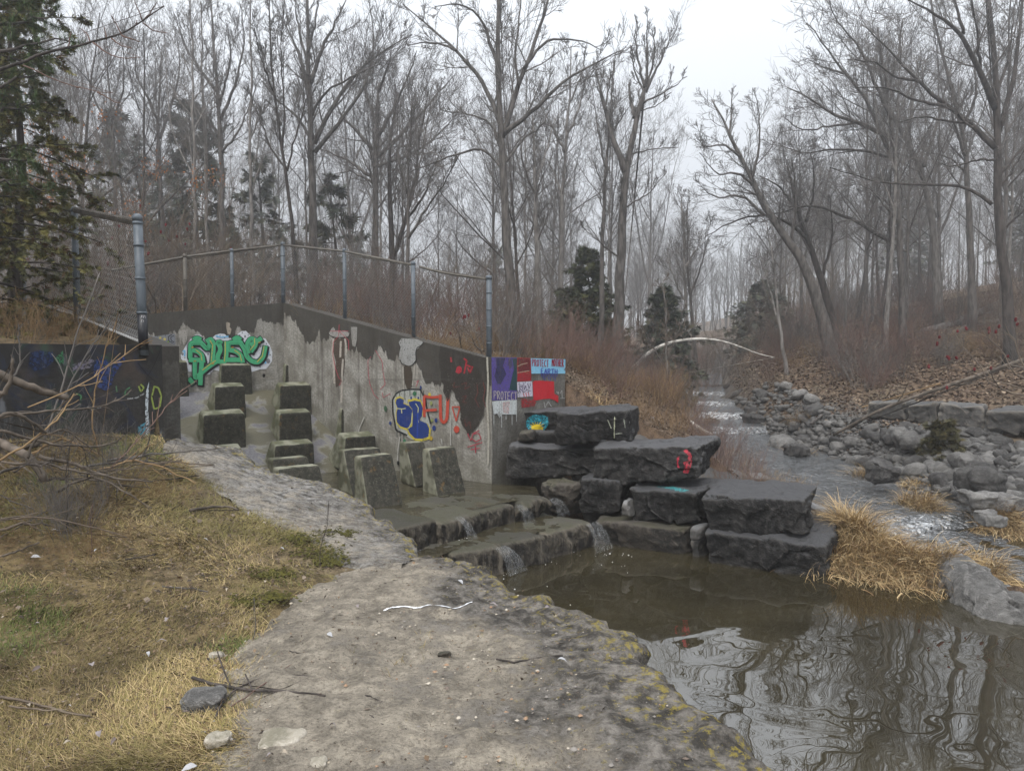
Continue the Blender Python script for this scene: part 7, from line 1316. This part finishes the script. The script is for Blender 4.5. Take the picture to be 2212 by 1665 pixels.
# tussocks of long dry grass by the creek
def tussock(label, pts, n, L, seed, lean=.5, dirs=None, up=.0):
    rng = np.random.default_rng(seed); pts = np.array(pts, float); i = rng.integers(len(pts) - 1, size=n); t = rng.random((n, 1)); c = pts[i] * (1 - t) + pts[i + 1] * t; q = c[:, :2] + rng.normal(0, 1, (n, 2)) * c[:, 2:3]; z = np.maximum(height(q[:, 0], q[:, 1]), ZP - .05)
    rad = np.linalg.norm(q - c[:, :2], axis=1) / c[:, 2]; z = np.where(z < -1.0, -1.03 + .18 * np.exp(-rad ** 2), z); pal2 = np.array([[.46, .33, .17], [.38, .26, .125], [.53, .41, .235], [.25, .155, .08], [.16, .12, .055]]); cc = pal2[rng.choice(5, n, p=[.3, .28, .16, .18, .08])] * rng.uniform(.7, 1.15, (n, 1)); a = np.arctan2(*(q - c[:, :2]).T[::-1]) + rng.normal(0, 1.0, n)
    if dirs is not None: a = np.where(rng.random(n) < .7, dirs + rng.normal(0, .75, n), a)
    V, Fq, C = blades(n, np.column_stack([q, z]), L, rng.choice([.0018, .003, .0048], n), np.clip(lean * rad + rng.normal(0, .35, n), .05, 1.5), cc, rng, 5, 1.35, a); return tag(obj('grass_tussock', mesh('grass_tussock', V, Fq, col=C, smooth=False), MAT['blades']), label, 'grass tussock')
tussock('big shaggy straw tussock between the pool and the creek, beside the lowest block', [(3.95, 8.55, .24), (4.25, 8.35, .26), (4.55, 8.1, .23), (4.85, 7.95, .18)], 8000, .34, 1, .6, -1.2)
tussock('upright straw clump on the crown of the big tussock', [(4.15, 8.9, .14), (4.4, 8.75, .14)], 3000, .46, 2, .4)
tussock('flattened straw tail draped over the log-shaped boulder', [(4.95, 8.15, .10), (5.25, 8.0, .08), (5.4, 7.85, .06)], 1500, .25, 3, .9, -.5)
tussock('round straw tussock on the far side of the creek below the rubble', [(6.15, 10.7, .18), (6.35, 10.9, .15), (6.1, 11.2, .15)], 3600, .32, 4, .6, -1.8)
tussock('second straw tussock hanging over the weir beside the round one', [(6.85, 10.25, .14), (7.05, 10.2, .15)], 3000, .32, 5, .6, -1.8)
tussock('small tan tussock on the far creek bend', [(6.35, 16.2, .2), (6.5, 15.6, .15)], 1800, .4, 6, .6, -2)
tussock('small tan tussock between the dark boulders and the creek', [(6.4, 13.4, .16), (6.75, 13.2, .14)], 1800, .38, 7, .6, -2)
tussock('mossy low tussock at the foot of the rubble', [(6.7, 12.5, .2), (7.0, 12.3, .15)], 1500, .2, 8, .8)
tussock('straw clump at the corner behind the painted wall', [(1.35, 12.0, .15), (1.6, 11.8, .12)], 1400, .34, 9, .5)
# leaf litter on the slopes beyond the creek and on the left bank
def litter(n, region, seed, size, label):
    rng = np.random.default_rng(seed); X, Y = region(rng, n); d, t = segdist(X, Y, STREAM); i = np.clip(t.astype(int), 0, len(SA) - 2); k = (d > SA[i, 3] + .5) & ~pip(X, Y, WATERPOLY) & ~((X > 5.5) & (Y < 14.3)); X, Y = X[k], Y[k]; n = len(X); Z = height(X, Y) + .015; u = nrm(rng.normal(0, 1, (n, 3)) * [1, 1, .35]); v = nrm(np.cross(u, nrm(rng.normal(0, .5, (n, 3)) + [0, 0, 1]))); s = (size * rng.uniform(.5, 1.5, n))[:, None]
    c = np.column_stack([X, Y, Z]); V = np.stack([c - u * s, c - v * s * .55 + [0, 0, .01], c + u * s, c + v * s * .55 + [0, 0, .012]], 1); pal = np.array([[.14, .098, .068], [.18, .13, .092], [.09, .062, .045], [.25, .195, .14], [.075, .05, .037]]); C = np.repeat(pal[rng.integers(5, size=n)] * rng.uniform(.7, 1.2, (n, 1)), 4, 0)
    tag(obj('leaf_litter', mesh('leaf_litter', V, np.arange(n * 4).reshape(-1, 4), col=C, smooth=False), MAT['blades']), label, None, None, 'stuff')
def reg_r(rng, n): Y = 11.5 + 22 * rng.random(n) ** 1.2; return np.array([sx(y) for y in Y]) + 1 + 12 * rng.random(n), Y
def reg_l(rng, n): Y = 10.9 + 16 * rng.random(n) ** 1.2; return np.array([sx(y) for y in Y]) - .8 - 6 * rng.random(n) ** 1.2, Y
litter(70000, reg_r, 1, .042, 'brown leaf litter covering the right slope')
def scraps():
    rng = np.random.default_rng(12); N = 42000; Y = 1.3 + 5.6 * rng.random(N) ** 1.2; X = -.74 * Y + rng.random(N) * (.74 * Y + .5); on = pip(X, Y, SLABP) | pip(X, Y, SLABF); k = pip(X, Y, BANK) & (~on | (rng.random(N) < .12)); X, Y = X[k], Y[k]; n = len(X); Z = near(X, Y) + .004 + .012 * on[k]; u = nrm(rng.normal(0, 1, (n, 3)) * [1, 1, .25]); v = nrm(np.cross(u, nrm(rng.normal(0, .3, (n, 3)) + [0, 0, 1]))); s = (.008 * np.clip(Y / 4.5, .4, 1) * np.exp(rng.normal(0, .45, n)))[:, None]; w_ = rng.uniform(.15, .7, (n, 1)); c = np.column_stack([X, Y, Z]); V = np.stack([c - u * s, c - v * s * w_ + [0, 0, .003], c + u * s, c + v * s * w_ + [0, 0, .004]], 1); pal = np.array([[.16, .11, .07], [.16, .115, .075], [.07, .05, .035], [.19, .15, .115], [.045, .035, .028]]); tag(obj('leaf_litter', mesh('leaf_litter', V, np.arange(n * 4).reshape(-1, 4), col=np.repeat(pal[rng.integers(5, size=n)] * rng.uniform(.7, 1.2, (n, 1)), 4, 0), smooth=False), MAT['blades']), 'bits of dead leaf and bark trodden into the near bank', None, None, 'stuff')
scraps(); litter(60000, reg_l, 2, .019, 'brown leaf litter under the creek thicket')
# fallen leaves: slim silvery willow leaves, each its own
def leaf_mesh(seed, L=.075, W=.012):
    rng = np.random.default_rng(seed); t = np.linspace(0, 1, 7); w_ = W * np.sin(np.pi * t ** .8) + .0006; z = .012 * rng.uniform(.3, 1.2) * np.sin(np.pi * t) + rng.normal(0, .001, 7); V = np.concatenate([np.stack([(t - .5) * L, w_, z + w_ * .35], 1), np.stack([(t - .5) * L, 0 * t, z], 1), np.stack([(t - .5) * L, -w_, z + w_ * .35], 1)]); f = grid_faces(3, 7); c = np.array([[.36, .36, .37], [.24, .21, .21], [.32, .27, .21], [.14, .11, .10]][seed % 4]); return mesh('fallen_leaf', V, f, col=np.broadcast_to(c, (21, 3)).copy())
lm = [leaf_mesh(i, .034 + .006 * (i % 5), .008 + .0025 * (i % 3)) for i in range(12)]
for m_ in lm: m_.materials.append(MAT['leaf_silver'])
rng = np.random.default_rng(23); c = 0
while c < 75:
    y = 1.6 + 4.6 * rng.random() ** 1.3; x = rng.uniform(-.72 * y, .35)
    if not pip(np.array([x]), np.array([y]), BANK)[0]: continue
    on = pip(np.array([x]), np.array([y]), SLABP)[0] or pip(np.array([x]), np.array([y]), SLABF)[0]
    if on and rng.random() < .75: continue
    o = bpy.data.objects.new('fallen_leaf', lm[int(rng.choice(12))]); COL.objects.link(o); o.location = (x, y, float(near(x, y)) + .028); o.rotation_euler = (rng.normal(0, .3), rng.normal(0, .25), rng.uniform(0, 6.28)); s = rng.uniform(.55, 1.05); o.scale = (s, s, s); tag(o, 'slim curled dry leaf lying on the near bank', 'leaf', 'fallen leaves on the near bank'); c += 1
# oak leaf and bark scraps, stones and sticks in the foreground
def ground_stone(label, x0, x1, y, hpx, mat, seed, tall=.5):
    a = hit(x0, y); b = hit(x1, y); w_ = np.linalg.norm(b - a); ctr = (a + b) / 2; d = nrm(b - a); bk = np.array([-d[1], d[0], 0]) * w_ * .75; h = np.array([0, 0, w_ * tall]); rg = np.random.default_rng(seed); C = np.array([a - h * .4, b - h * .4, a + bk - h * .4, b + bk - h * .4, a + h * .6, b + h * .6, a + bk + h * .6, b + bk + h * .6]) + rg.normal(0, w_ * .08, (8, 3)); V, Fq = hexa(C, (14, 12, 9), 3.6, w_ * .06, 2.2 / w_, seed, .9); return tag(obj('small_stone', mesh('small_stone', V, Fq), MAT[mat]), label, 'stone')
ground_stone('grey angular stone half sunk at the grass edge', 385, 470, 1535, 50, 'grey_stone', 1, .5); ground_stone('pale square stone on the dirt at lower left', 440, 492, 1612, 45, 'pale_stone', 2, .55); ground_stone('flat tan stone at the bottom, right of the square one', 545, 636, 1618, 50, 'pale_stone', 3, .35); ground_stone('small white stone at the bottom frame edge', 658, 700, 1660, 30, 'pale_stone', 4, .5); ground_stone('little tan stone at the path edge above the long stick', 450, 478, 1418, 18, 'pale_stone', 5, .5); ground_stone('dark clod of earth on the dirt ledge', 945, 972, 1420, 15, 'step_stone', 6, .5); ground_stone('bluish pebble on the dirt ledge', 672, 702, 1412, 12, 'grey_stone', 7, .35)
peb = Geo(); rng = np.random.default_rng(31)
for _ in range(800):
    q = hit(rng.uniform(430, 1500), rng.uniform(1230, 1660))
    if not pip(np.array([q[0]]), np.array([q[1]]), SLABP)[0]: continue
    s = rng.choice([.003, .005, .008, .013], p=[.4, .35, .2, .05]); B = np.array([[1, 0, 0], [0, .8, 0], [-1, 0, 0], [0, -.8, 0], [0, 0, .7], [.5, .5, .4], [-.5, -.5, .4]]) * rng.uniform(.6, 1.3, (7, 3)); c_ = np.array([[.36, .31, .24], [.24, .22, .20], [.15, .12, .10], [.45, .40, .33], [.3, .2, .13]][rng.integers(5)]); peb.add(q + B * s + [0, 0, .008], [[0, 1, 5], [5, 1, 4], [5, 4, 0], [1, 2, 4], [2, 3, 6], [6, 3, 4], [6, 4, 2], [3, 0, 4]], np.broadcast_to(c_, (7, 3)))
tag(obj('pebbles', peb.me('pebbles', False), MAT['blades']), 'loose grit and pebbles on the dirt ledge', None, None, 'stuff')
def stick(label, pl, r0, r1, mat='bark_dark', lift=.012, tw=()):
    g = Geo(); P = resample([hit(*p) + np.array([0, 0, lift]) for p in pl], 12, .002, np.random.default_rng(len(label))); g.tube(P, np.linspace(r0, r1, 12), 6)
    for t in tw: g.tube(resample([hit(*p) + np.array([0, 0, lift + .02 * k]) for k, p in enumerate(t)], 7), np.linspace(r0 * .5, r1 * .6, 7), 5)
    return tag(obj('stick', g.me('stick'), MAT[mat]), label, 'stick')
stick('long forked stick across the border of grass and dirt', [(415, 1468), (480, 1490), (560, 1496), (640, 1500), (702, 1508)], .0075, .0055, tw=([(500, 1492), (478, 1450), (470, 1430)], [(545, 1495), (530, 1470)])); stick('thin bent stick rising from the square stone', [(465, 1555), (475, 1520), (520, 1485), (580, 1462), (650, 1462), (672, 1466)], .005, .003); stick('thin straight twig crossing the bent stick', [(500, 1530), (560, 1490), (635, 1435)], .003, .002, 'twig_red'); stick('dark stick at the right on the dirt ledge', [(1072, 1428), (1110, 1436), (1160, 1425), (1215, 1420)], .005, .004); stick('short dark stick in the lower middle of the dirt', [(755, 1528), (790, 1545), (835, 1578)], .004, .003); stick('short twig above the lower middle stick', [(758, 1504), (795, 1508), (828, 1522)], .004, .003); stick('dark thin stick beside the shoe print', [(625, 1410), (660, 1418), (700, 1416)], .003, .002)
stick('pale dead stalk lying in the lower left grass', [(0, 1510), (60, 1520), (130, 1540), (195, 1552)], .006, .004, 'twig_pale'); stick('second pale stalk below the first in the lower left', [(20, 1530), (80, 1538), (140, 1540)], .004, .003, 'twig_pale'); stick('short thick twig in the grass left of the bare patch', [(5, 1205), (50, 1190), (85, 1175)], .007, .005, 'cut_wood'); stick('thin twig in the grass by the bare patch', [(0, 1165), (60, 1130), (130, 1090)], .005, .003, 'bark'); stick('twig lying in the middle of the grass', [(270, 1212), (310, 1206), (340, 1200)], .004, .003); stick('twig in the green grass left of the moss', [(350, 1270), (420, 1275), (450, 1282)], .004, .003, 'bark'); stick('weathered bark piece near the far ledge', [(410, 1105), (450, 1098), (500, 1096), (515, 1104)], .014, .008, 'cut_wood', .01); stick('dark twig below the far ledge grass', [(330, 1042), (380, 1036), (430, 1030)], .006, .004)
# upright dead stalks near the camera
def stalk(label, x, y, top, mat='twig', r_=.003, wob=8):
    b = hit(x, y); Y = b[1]; q = [b - [0, 0, .05]] + [at(x + (top[0] - x) * t + random.uniform(-wob, wob) * (t < 1), y + (top[1] - y) * t, Y) for t in (.3, .6, 1)]; g = Geo(); P = resample(q, 10, .002); g.tube(P, np.linspace(r_, r_ * .6, 10), 6); sb = spawn(np.random.default_rng(int(x)), P[None], np.linspace(r_, r_ * .6, 10)[None], 4, .4, 1, .6, .15, 4, .1, .02, .7, .5, .001); v, qq = tubes(*sb, 4); g.add(v, qq); return tag(obj('dead_stalk', g.me('dead_stalk'), MAT[mat]), label, 'dead stalk')
stalk('tall thin dark stalk growing beside the moss cushion', 692, 1220, (710, 1080), 'bark_dark'); stalk('thin stalk standing in the left grass by the bare patch', 196, 1195, (200, 1090), 'twig_red'); stalk('thin stalk in front of the brush pile', 142, 1140, (150, 960), 'bark_dark', .004); stalk('short seedling stalk at the path edge', 545, 1370, (548, 1290), 'twig'); 
# white paint mark on the ledge: a flat line lying on the stone
P = [hit(x, y) for x, y in ((828, 1322), (850, 1316), (880, 1314), (905, 1315), (935, 1310), (975, 1314), (1020, 1306))]; P = resample(P, 30)
V = []
bv = BVHTree.FromPolygons([v.co[:] for v in slab_near.data.vertices], [tuple(p.vertices) for p in slab_near.data.polygons])
for i, q in enumerate(P):
    for s in (-.008, .008):
        s = s * (.4 + abs(math.sin(i * 1.7))); h_, _, _, _ = bv.ray_cast(Vector((q[0], q[1] + s, 1)), Vector((0, 0, -1))); V.append((q[0], q[1] + s, (h_.z if h_ else q[2]) + .005))
obj('white_paint_mark', mesh('white_paint_mark', V, grid_faces(30, 2)[:, ::-1]), paint((.75, .76, .78), .35), slab_near)
# ragged dead leaves along the wall top and orange leaves in the brush
